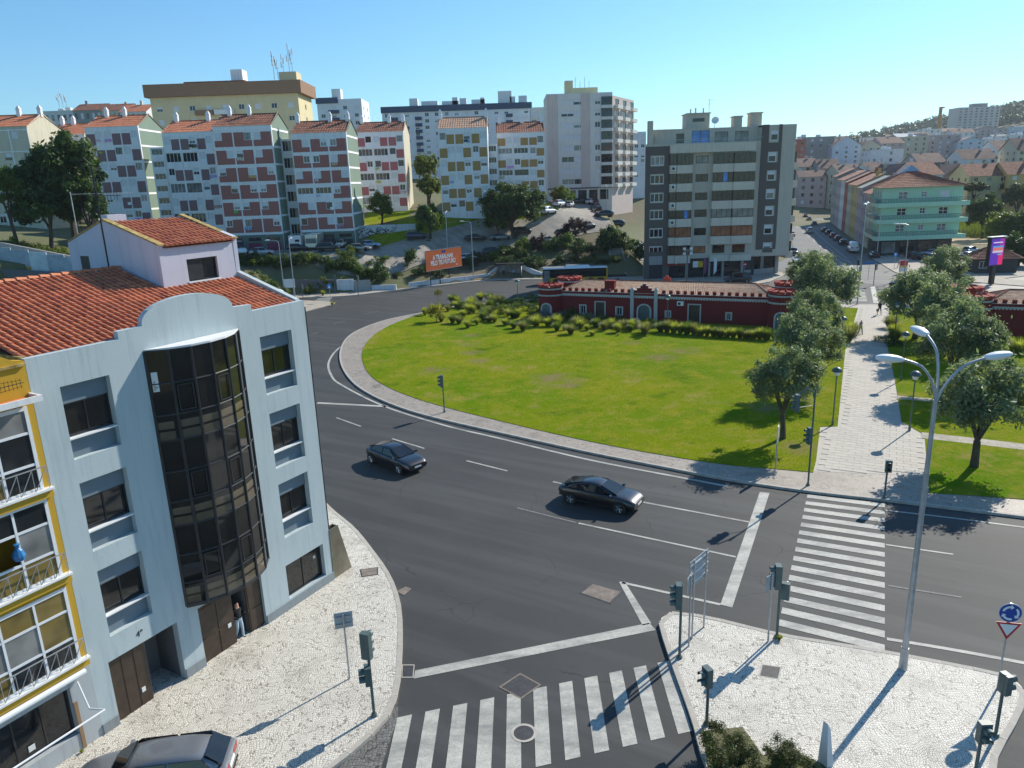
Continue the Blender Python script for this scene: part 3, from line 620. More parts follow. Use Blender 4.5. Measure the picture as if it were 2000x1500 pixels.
MB().box(5.85, 6.55, 1.4, 1.44, 0, 2.6).box(5.83, 5.85, .2, 1.4, 0, 2.6).box(6.55, 6.57, .2, 1.4, 0, 2.6).box(5.85, 6.55, .2, 1.4, .02, .03).box(5.85, 6.55, .2, 1.4, 2.6, 2.62).build('hallway', M['dark_concrete'], house)
ob('lettering', text_mesh('4º', 0.32, M['dark_metal']), house, (1.85, -.006, 2.95), rot=(R(90), 0, 0))
# curved glazed bay
BZ0, BZ1 = 2.95, 12.78; bx0, bx1, sag = 3.8, 7.83, 0.86; ch = (bx1-bx0)/2; rad = (ch*ch+sag*sag)/(2*sag); half = math.asin(ch/rad)
arc = [((bx0+bx1)/2+rad*math.sin(-half+2*half*k/6), rad*math.cos(half)-rad*math.cos(-half+2*half*k/6)) for k in range(7)]
b = MB(); b.prism(arc, BZ0-.08, BZ0+.06); by = b.build('bay', M['dark_frame'], house)
MB().prism([(x*1.0, y*1.03-.01) for x, y in arc], BZ1, BZ1+.07).build('bay_roof', M['white'], by)
mu = MB()
for k in range(7):
    x, y = arc[k]; a = -half+2*half*min(max(k, .25), 5.75)/6; nx_, ny_ = math.sin(a), -math.cos(a)
    mu.cyl((x, y, BZ0), (x, y, BZ1), .055, n=6)
zrows = [BZ0+.06]
for fl in range(3):
    z_ = BZ0+fl*(BZ1-BZ0)/3; zrows += [z_+.95, z_+2.1, z_+(BZ1-BZ0)/3]
for z in zrows:
    for k in range(6): mu.cyl((arc[k][0], arc[k][1], z), (arc[k+1][0], arc[k+1][1], z), .03, n=5)
mu.build('mullions', M['dark_frame'], by)
for k in range(6):
    (x0, y0), (x1, y1) = arc[k], arc[k+1]; L = math.hypot(x1-x0, y1-y0); a = math.atan2(y1-y0, x1-x0)
    for r in range(9):
        g = 'glass_tan' if r % 3 == 0 else 'glass_brown'; h_ = zrows[r+1]-zrows[r]
        if r % 3 == 0 and k < 5:
            MB().box(.06, L-.06, .0, .02, .03, h_*.36).build('pane', M['glass_tan'], by, (x0, y0, zrows[r]), a)
            MB().box(.06, L-.06, .0, .02, h_*.46, h_*.74).build('pane', M['glass_tan'], by, (x0, y0, zrows[r]), a)
        p = MB().box(.04, L-.04, .005, .016, .03, h_-.03).build('pane', M['glass_brown'], by, (x0, y0, zrows[r]), a+R(random.uniform(-.6, .6)))
        if r % 3 == 1 and k in (1, 3): 
            MB().box(.1, L-.1, -.06, -.03, .1, .14).box(.1, L-.1, -.06, -.03, h_-.14, h_-.1).box(.1, .14, -.06, -.03, .14, h_-.14).box(L-.14, L-.1, -.06, -.03, .14, h_-.14).build('vent_frame', M['dark_frame'], p)
pn = MB().box(.1, .3, -.012, -.004, .35, 1.05).build('notice', M['paper'], by, (arc[0][0], arc[0][1], zrows[8]-.62), math.atan2(arc[1][1]-arc[0][1], arc[1][0]-arc[0][0]))
nb = MB()
for k in range(7): nb.box(.13, .17+.1*((k*37 % 5)/4), -.016, -.012, .4+k*.05, .42+k*.05)
stuff(nb.build('print', M['dark_metal'], pn))
# roof
SLP = (15.02-13.28)/6.0
def on_pent(x, y): return 7.35 < x and y > 3.45
b = MB(); b.quad((0, .2, 13.25), (HL_-.2, .2, 13.25), (HL_-.2, 6.3, 13.25+6.1*SLP), (0, 6.3, 13.25+6.1*SLP)); b.quad((0, 6.3, 13.25+6.1*SLP), (HL_-.2, 6.3, 13.25+6.1*SLP), (HL_-.2, 12, 13.2), (0, 12, 13.2))
roof = b.build('roof', M['tile_bed'], house)
tiled_roof(roof, 0.02, HL_-.22, .26, 13.28, 6.2, 15.0, lambda x, y: x*0.5+y*0.9, 300, on_pent)
for k in range(18):
    x = k*.42
    if x < 7.3: ob('ridge_tile', wmesh('ridge', lambda: MB().add([(p[1], p[0]*1.35, p[2]*1.2) for p in TV], [q[::-1] for q in TF]).mesh('ridge_tile', M['tile'], True)), roof, (x, 6.25, 15.06))
MB().box(0, .16, .2, 6.2, 13.3, 13.42).build('roof_edge', M['lichen'], roof)
# penthouse
PX0, PX1, PY0, PY1, PR = 7.5, HL_-.06, 3.6, 9.7, 6.9
fpw = (PX0, PY0, 0); b = MB(); W_ = PX1-PX0; facade(b, fpw, W_, 13.6, 15.9, [(1.2, 2.72, 14.42, 15.33)], .18)
b.xprism([(PY0, 13.6), (PY1, 13.6), (PY1, 16.05), (PR, 16.98), (PY0-.02, 16.02)], PX0-.0, PX0+.2); b.xprism([(PY0, 13.6), (PY1, 13.6), (PY1, 16.05), (PR, 17.02), (PY0-.02, 16.08)], PX1-.2, PX1)
b.quad((PX1, PY1, 13.6), (PX0, PY1, 13.6), (PX0, PY1, 15.95), (PX1, PY1, 15.95))
pent = b.build('penthouse', M['lilac'], house)
MB().box(PX0+1.2, PX0+1.98, PY0+.1, PY0+.14, 14.42, 15.33).build('shutter', M['dark_metal'], pent)
window(pent, fpw, 1.96, 14.42, .76, .91, .2, 'dark_frame', 'glass', 0); MB().box(PX0+1.15, PX0+2.77, PY0-.06, PY0+.1, 14.36, 14.42).build('sill', M['light_white'], pent)
b = MB(); b.quad((PX0+.2, PY0-.1, 15.88), (PX1-.2, PY0-.1, 15.88), (PX1-.2, PR, 16.83), (PX0+.2, PR, 16.83)); b.quad((PX0+.2, PR, 16.83), (PX1-.2, PR, 16.83), (PX1-.2, PY1, 15.9), (PX0+.2, PY1, 15.9))
pr = b.build('penthouse_roof', M['tile_bed'], pent); tiled_roof(pr, PX0+.2, PX1-.2, PY0-.16, 15.9, PR, 16.85, lambda x, y: y, 200)
b = MB()
for x in (PX0-.03, PX1-.23): b.hexa([(x, PY0-.08, 15.99), (x+.26, PY0-.08, 15.99), (x+.26, PR, 16.98), (x, PR, 16.98), (x, PY0-.08, 16.05), (x+.26, PY0-.08, 16.05), (x+.26, PR, 17.06), (x, PR, 17.06)])
b.hexa([(PX0-.03, PR, 16.98), (PX0+.23, PR, 16.98), (PX0+.23, PY1, 16.06), (PX0-.03, PY1, 16.06), (PX0-.03, PR, 17.06), (PX0+.23, PR, 17.06), (PX0+.23, PY1, 16.12), (PX0-.03, PY1, 16.12)])
b.build('coping', M['lichen'], pent)
MB().box(PX0-.01, PX0+.0, 8.35, 8.95, 14.2, 15.5).build('door', M['dark_metal'], pent)
MB().box(PX0+.25, PX0+1.1, PR+.05, PR+.5, 16.5, 17.2).build('chimney', M['lilac'], pent)
# corner pipe and bronze panel
MB().cyl((HL_+.06, .06, 2.5), (HL_+.06, .06, 13.1), .05, n=8).box(HL_, HL_+.12, .02, .1, 6, 6.06).box(HL_, HL_+.12, .02, .1, 10, 10.06).build('downpipe', M['dark_metal'], house)
b = MB(); b.yprism([(HL_+.01, -.2), (12.75, -.2), (12.03, 2.64), (HL_+.01, 2.64)], -.02, .02); b.yprism([(HL_+.01, -.2), (12.75, -.2), (12.03, 2.64), (HL_+.01, 2.64)], .3, .34)
b.hexa([(12.7, .02, -.2), (12.75, .02, -.2), (12.75, .3, -.2), (12.7, .3, -.2), (11.98, .02, 2.64), (12.03, .02, 2.64), (12.03, .3, 2.64), (11.98, .3, 2.64)]); b.build('side_panel', M['bronze_panel'], house)
# mast with aerials
ant = thing('tv_mast', 'dark leaning TV aerial mast standing on the blue house roof', 'aerial', (HB[0], HB[1], 0), HA)
MB().cyl((6.85, 6.0, 15.2), (6.85, 6.0, 19.2), .035, n=6).build('pole', M['dark_metal'], ant)
MB().tube([(6.6, 6, 18.9), (6.4, 6, 19.3), (6.6, 6, 19.45), (6.85, 6, 19.2)], .012, 4).tube([(6.85, 6, 18.9), (7.15, 6, 18.8), (7.2, 6, 18.4)], .012, 4).build('cable_loop', M['dark_metal'], ant)
b = MB(); b.cyl((6.5, 6, 18.0), (7.7, 5.7, 18.0), .015, n=5)
for k in range(9): x = 6.6+k*.12; y = 5.98-k*.03; b.cyl((x, y, 17.8), (x, y, 18.2), .009, n=4)
b.build('yagi', M['dark_metal'], ant)
# thin pole and roof aerials
tp = thing('tv_mast', 'thin grey aerial pole behind the blue house penthouse', 'aerial', (HB[0], HB[1], 0), HA)
MB().cyl((7.6, 9.0, 15.9), (7.6, 9.0, 18.2), .02, n=5).cyl((7.6, 9.0, 18.1), (10.2, 8.6, 18.1), .012, n=4).build('pole', M['steel'], tp)

# ------------------------------------------------------------------ yellow house with glazed balconies
M['yellow'] = plaster('yellow_ochre_render', (0.55, 0.33, 0.035), streak=0.2, dirtcol=(0.3, 0.2, 0.05), bmp=0.4)
M['glass_yellow'] = glassy('balcony_glass', (0.2, 0.145, 0.045), 0.06, 0.5)
yel = thing('yellow_house', 'yellow house at the left edge with white glazed balconies', 'house', (HB[0], HB[1], 0.02), HA)
b = MB(); YW = 9.0; fy = (-YW, 0.0, 0)
facade(b, fy, YW-.01, 3.05, 13.25, [(0.4, YW-.22, z+.28, z+2.82) for z in (3.1, 6.2, 9.15)], 1.3)
b.quad((-.01, 0, 3.0), (-.01, 9, 3.0), (-.01, 9, 13.2), (-.01, 0, 13.2)); b.quad((-YW, 0, 13.25), (-.01, 0, 13.25), (-.01, 9, 13.25), (-YW, 9, 13.25))
for z in (3.1, 6.2, 9.15): b.quad((-YW, 1.3, z), (-.05, 1.3, z), (-.05, 1.3, z+3), (-YW, 1.3, z+3))
b.build('wall', M['yellow'], yel)
MB().yprism([(-3.4, 13.2), (-.02, 13.2), (-.02, 13.34), (-.35, 13.42), (-.8, 13.7), (-1.2, 14.2), (-1.7, 14.5), (-3.4, 14.6)], -.02, .22).build('parapet', M['yellow'], yel)
MB().box(-YW, -.02, -.08, .3, 13.2, 13.28).build('cornice', M['lichen'], yel)
lb = MB(); lb.box(-3, -.02, -.55, 0, 12.2, 12.26); lo_ = lb.build('tiled_ledge', M['tile'], yel); MB().box(-3, -.02, -.62, -.55, 12.18, 12.36).box(-.09, -.02, -.55, 0, 12.262, 12.36).build('ledge_rim', M['white'], lo_)
for zi, z in enumerate((3.1, 6.2, 9.15)):
    bal = MB().box(-YW, -.02, -.12, 0.0, z-.12, z+.12).build('balcony_slab', M['yellow'], yel); MB().box(-YW-.02, .0, -.2, .0, z+.122, z+.19).build('slab_trim', M['light_white'], bal)
    x_ = -.24
    g = MB()
    fr = MB(); fr.box(-8.6, -.22, -.03, .05, z+2.72, z+2.84).box(-.32, -.22, -.03, .05, z+.2, z+2.72).box(-8.6, -.32, -.02, .04, z+.2, z+.27).box(-8.6, -.32, -.02, .04, z+.98, z+1.06).box(-8.6, -.32, -.02, .04, z+1.98, z+2.06)
    for k in range(1, 8): fr.box(-.27-k*1.02, -.2-k*1.02, -.025, .045, z+.27, z+2.72)
    bf = fr.build('balcony_glazing', M['white_frame'], yel)
    for k in range(4):
        x1 = -.32 if k == 0 else -.27-k*1.02; x0 = -.2-(k+1)*1.02
        for (za, zb_, nm) in ((.27, .98, 0), (1.06, 1.98, 1), (2.06, 2.72, 2)):
            if zi == 1 and k == 1 and nm == 1: continue
            MB().box(x0, x1, .0, .012, z+za, z+zb_).build('pane', M[random.choice(['glass_yellow', 'glass_yellow', 'glass', 'glass_curtain'])], bf)
    rl = MB(); rl.box(-8.6, -.1, -.17, -.14, z+.9, z+.93)
    for k in range(20):
        x = -.12-k*.42; rl.cyl((x, -.155, z+.2), (x, -.155, z+.9), .012, n=4); rl.cyl((x, -.155, z+.9), (x-.4, -.155, z+.22), .014, n=4)
    rl.build('railing', M['steel'], bal)
MB().lathe([(.02, 7.42), (.14, 7.46), (.19, 7.6), (.12, 7.78), (.05, 7.86), (.09, 7.98), (.01, 8.0)], 9, (-1.35, -.1)).build('plastic_bag', simple('blue_plastic', (0.02, 0.16, 0.38), 0.4), yel)
b = MB(); facade(b, fy, YW, -.3, 3.0, [(1.2, YW-.75, .72, 2.5)], .3); b.build('shop_wall', plaster('grey_white_render', (0.42, 0.45, 0.46), streak=0.4), yel)
sw = window(yel, fy, 1.2, .72, YW-1.95, 1.78, .3, 'dark_frame', 'glass', 7); MB().box(5.6, 5.8, -.06, -.044, .3, .5).build('notice', M['paper'], sw)
aw = MB(); aw.cyl((-8, -.16, 2.86), (-.25, -.16, 2.86), .1, n=10); ao = aw.build('awning_roll', M['light_white'], yel)
MB().cyl((-.62, -.3, 2.75), (-.72, -.9, 2.0), .025, n=6).cyl((-.72, -.9, 2.0), (-.57, -1.5, 2.07), .025, n=6).cyl((-8, -1.5, 2.08), (-.57, -1.5, 2.07), .035, n=8).build('awning_arm', M['light_white'], ao)
MB().box(-.74, -.62, -.03, .0, -.2, 1.9).build('brown_post', simple('tan_post', (0.28, 0.17, 0.09), 0.7), yel)
ya = thing('tv_aerial', 'bent fishbone TV aerial on the yellow house wall', 'aerial', (HB[0], HB[1], 0), HA)
b = MB(); b.cyl((-1.6, -.35, 12.3), (-1.2, -.4, 12.9), .018, n=5); b.cyl((-1.4, -.4, 12.8), (-.35, -.42, 12.82), .012, n=4).cyl((-1.2, -.4, 12.95), (-.4, -.42, 12.9), .008, n=4).cyl((-1.2, -.4, 12.66), (-.4, -.42, 12.72), .008, n=4)
for k in range(7): b.cyl((-1.1+k*.11, -.42, 12.66), (-1.1+k*.11, -.42, 12.96), .007, n=4)
b.build('elements', M['dark_metal'], ya)
# ------------------------------------------------------------------ plants
M['olive'] = leafy('olive_leaf', (0.12, 0.155, 0.08), (0.32, 0.37, 0.22), 0.35)
M['leaf_dark'] = leafy('dark_leaf', (0.035, 0.07, 0.018), (0.09, 0.14, 0.03), 0.3)
M['leaf_mid'] = leafy('green_leaf', (0.06, 0.11, 0.02), (0.14, 0.2, 0.035), 0.4)
M['leaf_light'] = leafy('light_leaf', (0.09, 0.13, 0.02), (0.19, 0.22, 0.04), 0.4)
M['leaf_yellow'] = leafy('yellow_leaf', (0.22, 0.2, 0.02), (0.42, 0.36, 0.04), 0.4)
M['leaf_purple'] = leafy('purple_leaf', (0.03, 0.018, 0.022), (0.075, 0.04, 0.045), 0.25)
M['leaf_far'] = leafy('far_leaf', (0.035, 0.06, 0.03), (0.07, 0.1, 0.045), 0.2)
M['tuft'] = leafy('tuft_blade', (0.16, 0.2, 0.025), (0.42, 0.42, 0.1), 0.55)
M['tuft_dry'] = leafy('dry_blade', (0.3, 0.24, 0.12), (0.45, 0.38, 0.22), 0.45)
M['lavender'] = leafy('silver_blue_leaf', (0.13, 0.16, 0.12), (0.3, 0.31, 0.4), 0.3)
def foliage(name, R3, n, leaf, seed, mat, clumps=22, fill=0.35, flat=0.0, asp=0.45):
    """leaf faces gathered in clumps through an ellipsoid with radii R3 centred on the origin"""
    rg = np.random.default_rng(seed); R3 = np.array(R3, float)
    d = rg.normal(size=(clumps, 3)); d /= np.linalg.norm(d, axis=1)[:, None]; d[:, 2] = np.where(d[:, 2] < -.55, -d[:, 2]*.4, d[:, 2])
    rr = rg.uniform(fill, 0.88, clumps)**0.7; C = d*rr[:, None]; cr = rg.uniform(.2, .42, clumps)*(1.15-0.45*rr)*(22/clumps)**.33
    k = rg.choice(clumps, n, p=cr**2/np.sum(cr**2)); q = rg.normal(size=(n, 3)); q /= np.linalg.norm(q, axis=1)[:, None]
    P = (C[k]+q*(cr[k]*np.abs(rg.normal(.72, .33, n)))[:, None])*R3
    if flat: P[:, 2] = np.maximum(P[:, 2], -R3[2]*flat)
    nn = q+rg.normal(size=(n, 3))*.7+np.array([0, 0, .3]); nn /= np.linalg.norm(nn, axis=1)[:, None]
    a = np.cross(nn, rg.normal(size=(n, 3))); a /= np.linalg.norm(a, axis=1)[:, None]; bb = np.cross(nn, a)
    s = (leaf*rg.uniform(.55, 1.3, n))[:, None]; V = np.stack([P-a*s, P-bb*s*asp, P+a*s, P+bb*s*asp], 1).reshape(-1, 3)
    return np_mesh(name, V, np.arange(4*n).reshape(n, 4), mat)
def blade_tuft(name, n, hgt, spread, wid, seed, mat, droop=0.5, plume=0):
    rg = np.random.default_rng(seed); Vs = []; Fs = []; c = 0
    for i in range(n):
        a = rg.uniform(0, 6.283); t = rg.uniform(.15, 1)**.7*spread; h = hgt*rg.uniform(.65, 1.05)*(1-.25*t/spread); b0 = np.array([math.cos(a), math.sin(a), 0])*rg.uniform(0, .25)*spread
        dr = np.array([math.cos(a), math.sin(a), 0]); sd = np.array([-math.sin(a), math.cos(a), 0])*wid
        for u, w_ in ((0, 1), (.4, .9), (.75, .6), (1, .08)):
            p = b0+dr*t*(u**1.7)+np.array([0, 0, h*(u-droop*u*u*u*t/spread*.6)]); Vs += [p-sd*w_, p+sd*w_]
        for j in range(3): Fs.append((c+2*j, c+2*j+1, c+2*j+3, c+2*j+2))
        c += 8
    return np_mesh(name, np.array(Vs), np.array(Fs), mat)
def limbs(b, h0, R3, rg, n=6, r=0.12, lean=0.3):
    fork = (rg.uniform(-.1, .1), rg.uniform(-.1, .1), h0*.45); b.tube([(0, 0, -.1), (fork[0]*.5, fork[1]*.4, h0*.22), fork], [r*1.35, r, r*.9], 7)
    for i in range(n):
        a = 6.283*i/n+rg.uniform(-.4, .4); q = rg.uniform(.35, .75); e = (math.cos(a)*R3[0]*q, math.sin(a)*R3[1]*q, h0+R3[2]*rg.uniform(-.2, .55))
        m_ = (fork[0]+(e[0]-fork[0])*.45, fork[1]+(e[1]-fork[1])*.45, fork[2]+(e[2]-fork[2])*.6+.1); b.tube([fork, m_, e], [r*.6, r*.4, r*.12], 5)
_tree = {}
def tree(px, py, zc, rpx, label, kind='olive', cat='tree', group=None, pos=None, rad=None, sq=0.85, hbase=None, name=None):
    """crown centre seen at px,py with radius rpx; stands on the ground below"""
    spec = {'olive': ('olive', 15000, .05, 60, .34), 'dark': ('leaf_dark', 12000, .075, 46, .5), 'mid': ('leaf_mid', 10000, .07, 40, .5), 'light': ('leaf_light', 6000, .075, 34, .5), 'purple': ('leaf_purple', 5000, .07, 26, .5), 'pine': ('leaf_dark', 34000, .042, 110, .45), 'far': ('leaf_far', 1500, .2, 16, .6)}[kind]
    v = random.randint(0, 2); key = (kind, v)
    if key not in _tree:
        rg = random.Random(hash(kind) % 1000+v) if False else random.Random(len(kind)*17+v); tb = MB(); limbs(tb, 1.15, (1, 1, .8), rg, 6, .07)
        _tree[key] = (foliage('crown', (1, 1, 1), spec[1], spec[2], 50+v*7+len(kind), M[spec[0]], spec[3], asp=spec[4]), tb.mesh('trunk', M['bark'], True))
    cm, tm = _tree[key]; x, y = pos if pos else G(px, py, zc); g = hz(x, y)+.06 if hbase is None else hbase
    r = rad if rad else rpx*math.hypot(x, y)/1440
    o = thing(name or {'olive': 'olive_tree', 'pine': 'stone_pine'}.get(kind, 'broadleaf_tree'), label, cat, (x, y, g), random.uniform(0, 6.28), group)
    hc = zc-g if not pos else zc
    c = ob('crown', cm, o, (0, 0, hc)); c.scale = (r, r, r*sq); t = ob('trunk', tm, o, (0, 0, 0)); t.scale = (r, r, hc/1.15*0.95); return o

# olive trees either side of the walkway
G1 = 'olive trees along the walkway'
for px, py, rp, lb in [(1612,560,62,'large olive tree left of the walkway near its far end'),(1578,532,40,'rear olive tree behind the right tower of the red fort'),(1590,618,50,'olive tree in front of the fort right tower, left of walkway'),
        (1580,672,66,'wide olive tree beside the upper left walkway lamp'),(1537,742,70,'low olive tree on the lawn left of the walkway, nearest on that side'),
        (1845,530,42,'farthest olive tree right of the walkway below the green building'),(1795,585,62,'olive tree right of the walkway nearest the road crossing'),(1850,612,62,'olive tree covering the left towers of the right red fort'),
        (1868,668,68,'large olive tree right of the walkway beside the dome lamp'),(1912,668,48,'olive tree in front of the right red fort wall'),(1920,782,88,'nearest olive tree right of the walkway with bare trunk showing')]:
    tree(px, py, 4.4, rp*1.04, lb, 'olive', group=G1, sq=1.0)
# ornamental grasses
M['tuft_green'] = leafy('green_tuft_blade', (0.07, 0.12, 0.02), (0.2, 0.25, 0.05), 0.45); M['tuft_mix'] = leafy('grey_tuft_blade', (0.1, 0.13, 0.04), (0.32, 0.3, 0.14), 0.45)
TU = [blade_tuft('tuft', 700, 1.0, 0.5+.06*k, .012, 11+k, M[('tuft', 'tuft_green', 'tuft_mix', 'tuft')[k]]) for k in range(4)]
HG = 'ornamental grass tufts in front of the red fort'
tuf = [(830,616,1.0),(884,631,1.0),(897,632,1.0),(914,640,1.1),(932,634,.9),(944,626,1.1),(956,628,.9),(966,629,1.0),(987,635,1.0),(1004,641,1.0),(1022,646,1.2),(1047,637,1.2),(1070,637,1.2),(1088,646,1.1),(1115,652,1.0),(1133,640,1.3),(1147,645,.8),(1165,639,1.3),(1180,645,1.1),(1196,639,1.1),(1207,649,1.2),(1232,647,1.1),(1259,654,1.3),(892,600,1.1),(938,588,1.4),(955,587,1.3),(975,592,1.2),(1157,655,.6),(1207,656,.4),(1102,645,.6),(862,628,.9),(906,617,1.0),(925,612,1.0)]
for k in range(9): tuf.append((1290+k*13, 648+k*1.2, 1.3))
for k in range(8): tuf.append((1406+k*13, 658+k*.8, 1.15))
rt = random.Random(31)
for k in range(26): u_ = rt.random(); tuf.append((870+u_*400, 612+u_*30+rt.uniform(-6, 8), rt.uniform(.8, 1.3)))
for k in range(10): tuf.append((880+rt.uniform(0, 110), 590+rt.uniform(0, 16), rt.uniform(1.0, 1.5)))
tuf += [(1655,668,1.6),(1660,655,1.3),(1742,655,1.3),(1746,668,1.5),(1738,640,1.2),(1990,690,1.2),(1975,683,1.1)]
for k, (px, py, s) in enumerate(tuf):
    x, y = G(px, py, .15); o = ob('grass_tuft', TU[k % 4], None, (x, y, .14), random.uniform(0, 6.28)); s *= 1.45; q_ = random.uniform(.8, 1.2); o.scale = (s*q_, s*q_, s*random.uniform(.8, 1.15))
    tag(o, 'spiky green ornamental grass tuft on the lawn in front of the red fort', 'grass tuft', HG)
def bush(px, py, rw, rh, mat, label, z=0.14, leaf=.07, n=1500, group=None, name='shrub', pos=None, flat=.55):
    x, y = pos if pos else G(px, py, z); key = ('bush', mat, random.randint(0, 1), round(leaf, 2), n)
    me = wmesh(key, lambda: foliage('foliage', (1, 1, 1), n, leaf, len(_wc), M[mat], 16, .2, flat))
    o = ob(name, me, None, (x, y, z+rh*.5), random.uniform(0, 6.28)); o.scale = (rw, rw, rh); tag(o, label, 'shrub', group); return o
BG = 'low shrubs in the planting in front of the red fort'
for px, py, rw, rh, mt in [(905,602,1.6,1.0,'leaf_mid'),(925,600,1.4,.8,'lavender'),(950,610,1.5,1.0,'leaf_mid'),(965,603,1.2,1.0,'leaf_dark'),(985,612,1.6,.9,'leaf_light'),(1003,606,1.4,1.0,'leaf_mid'),(1030,607,1.4,1.1,'leaf_dark'),(1045,618,1.5,1.0,'leaf_light'),(1015,592,2.4,.8,'leaf_mid'),(1040,588,2.0,.8,'leaf_mid'),
                          (1068,622,1.3,.9,'lavender'),(1092,622,1.4,.9,'lavender'),(1110,625,1.3,.9,'leaf_mid'),(1124,620,1.0,1.4,'leaf_mid'),(1150,628,1.3,.8,'lavender'),(1180,630,1.4,.8,'leaf_light'),(1215,634,1.5,.8,'leaf_mid'),(1245,640,1.2,.8,'lavender'),(1275,640,1.0,.9,'leaf_mid'),(1720,668,.9,.6,'leaf_mid'),(1748,676,1.1,.7,'leaf_dark')]:
    bush(px, py, rw, rh, mt, 'loose low shrub among the grass tufts before the red fort', group=BG)
yb_ = thing('yellow_shrub', 'bright yellow-leaved shrub at the left tip of the lawn planting', 'shrub', (*G(853,628,.15), .15))
c = ob('foliage', foliage('foliage', (1, 1, 1), 1500, .1, 77, M['leaf_yellow'], 18, .2, .8), yb_, (0, 0, 1.25)); c.scale = (1.5, 1.5, 1.25); b = MB(); rgl = random.Random(3); limbs(b, 1.0, (1.1, 1.1, .8), rgl, 6, .05); b.build('stems', M['bark'], yb_)
pg = thing('pampas_grass', 'pampas grass with cream plumes behind the yellow shrub', 'grass', (*G(857,608,.15), .15))
o = ob('leaves', TU[1], pg); o.scale = (1.9, 1.9, 1.5); pb = MB()
for k in range(12):
    a = k*.52; r_ = random.uniform(.1, .7); x, y = math.cos(a)*r_, math.sin(a)*r_; h_ = random.uniform(2.0, 2.7); p = MB(); p.cyl((x*.3, y*.3, 0), (x, y, h_), .012, n=4); p.build('stalk', M['tuft_dry'], pg)
    p = MB(); p.tube([(x, y, h_-.1), (x*1.05, y*1.05, h_+.2), (x*1.12, y*1.12, h_+.55), (x*1.2, y*1.2, h_+.75)], [.03, .1, .08, .01], 6); p.build('plume', M['tuft_dry'], pg)
# clipped bushes on the near traffic island
M['bush_near'] = leafy('rosemary_leaf', (0.03, 0.05, 0.014), (0.1, 0.11, 0.03), 0.3)
for px, py, rw, rh, lb in [(1418,1492,1.0,.85,'dark rounded rosemary bush nearest the kerb on the traffic island'),(1538,1512,.9,.72,'dark rosemary bush in the middle of the near planting bed'),(1590,1540,.55,.5,'small rosemary bush beside the white stone marker')]:
    x, y = G(px, py, .14); me = foliage('foliage', (1, 1, 1), 9000, .045, px, M['bush_near'], 40, .3, .6, .35); o = ob('rosemary_bush', me, None, (x, y, .14+rh*.55)); o.scale = (rw, rw, rh); tag(o, lb, 'bush')
def weed(px, py, s, lb, z=.13):
    o = ob('weed', TU[0], None, (*G(px, py, z), z)); o.scale = (s, s, s); tag(o, lb, 'weed')
weed(1522,1250,.3,'green weed at the foot of the island traffic light'); weed(160,1470,.16,'weed growing in the setts below the yellow house'); weed(190,1440,.15,'weed at the corner of the blue house plinth'); weed(649,596,.8,'yellowish weed clump on the far kerb tip'); weed(631,577,1.3,'tall dry weed clump by the far concrete wall')

# ------------------------------------------------------------------ red miniature forts
M['fort'] = plaster('dark_red_render', (0.19, 0.02, 0.02), streak=0.25, dirtcol=(0.05, 0.02, 0.02))
M['fort_lit'] = plaster('sunlit_red_render', (0.34, 0.06, 0.045), streak=0.35, dirtcol=(0.12, 0.06, 0.04))  # paler copy of the fort red, sunlight put into the colour
M['fort_trim'] = plaster('grey_white_trim', (0.5, 0.48, 0.45), streak=0.5)
M['fort_white'] = plaster('white_trim', (0.52, 0.51, 0.48), streak=0.3)
def pale_roof_mat():
    m, t, bb = nodes('fort_roof_tile'); co = coords(t); n = noise(t, co, 2.2, 4); f = noise(t, co, 9, 3)
    c = mixc(t, ramp(t, n, .35, .65), (0.5, 0.26, 0.15), (0.66, 0.46, 0.3)); c = mixc(t, ramp(t, f, .6, .85), c, (0.32, 0.13, 0.08)); t.links.new(c, bb.inputs['Base Color']); bb.inputs['Roughness'].default_value = .8; return m
M['fort_roof'] = pale_roof_mat()
def corr_roof(b, p00, p10, p11, p01, pitch=0.24, rows=0.34, amp=0.05):
    """wavy tiled slope: p00-p10 eave, p01-p11 ridge"""
    p00, p10, p11, p01 = [Vector(p) for p in (p00, p10, p11, p01)]; nu = max(2, int((p10-p00).length/pitch))*2; nv = max(1, int((p01-p00).length/rows)); nrm = (p10-p00).cross(p01-p00).normalized()
    V = []; Fc = []
    for j in range(nv):
        for e in (0, 1):
            for i in range(nu+1):
                u = i/nu; v_ = (j+e)/nv; p = (p00*(1-u)+p10*u)*(1-v_)+(p01*(1-u)+p11*u)*v_; V.append(p+nrm*((amp if i % 2 else 0)+(0.035 if e == 0 else 0)))
        o_ = j*2*(nu+1)
        for i in range(nu): Fc.append((o_+i, o_+i+1, o_+nu+1+i+1, o_+nu+1+i))
    b.add(V, Fc)
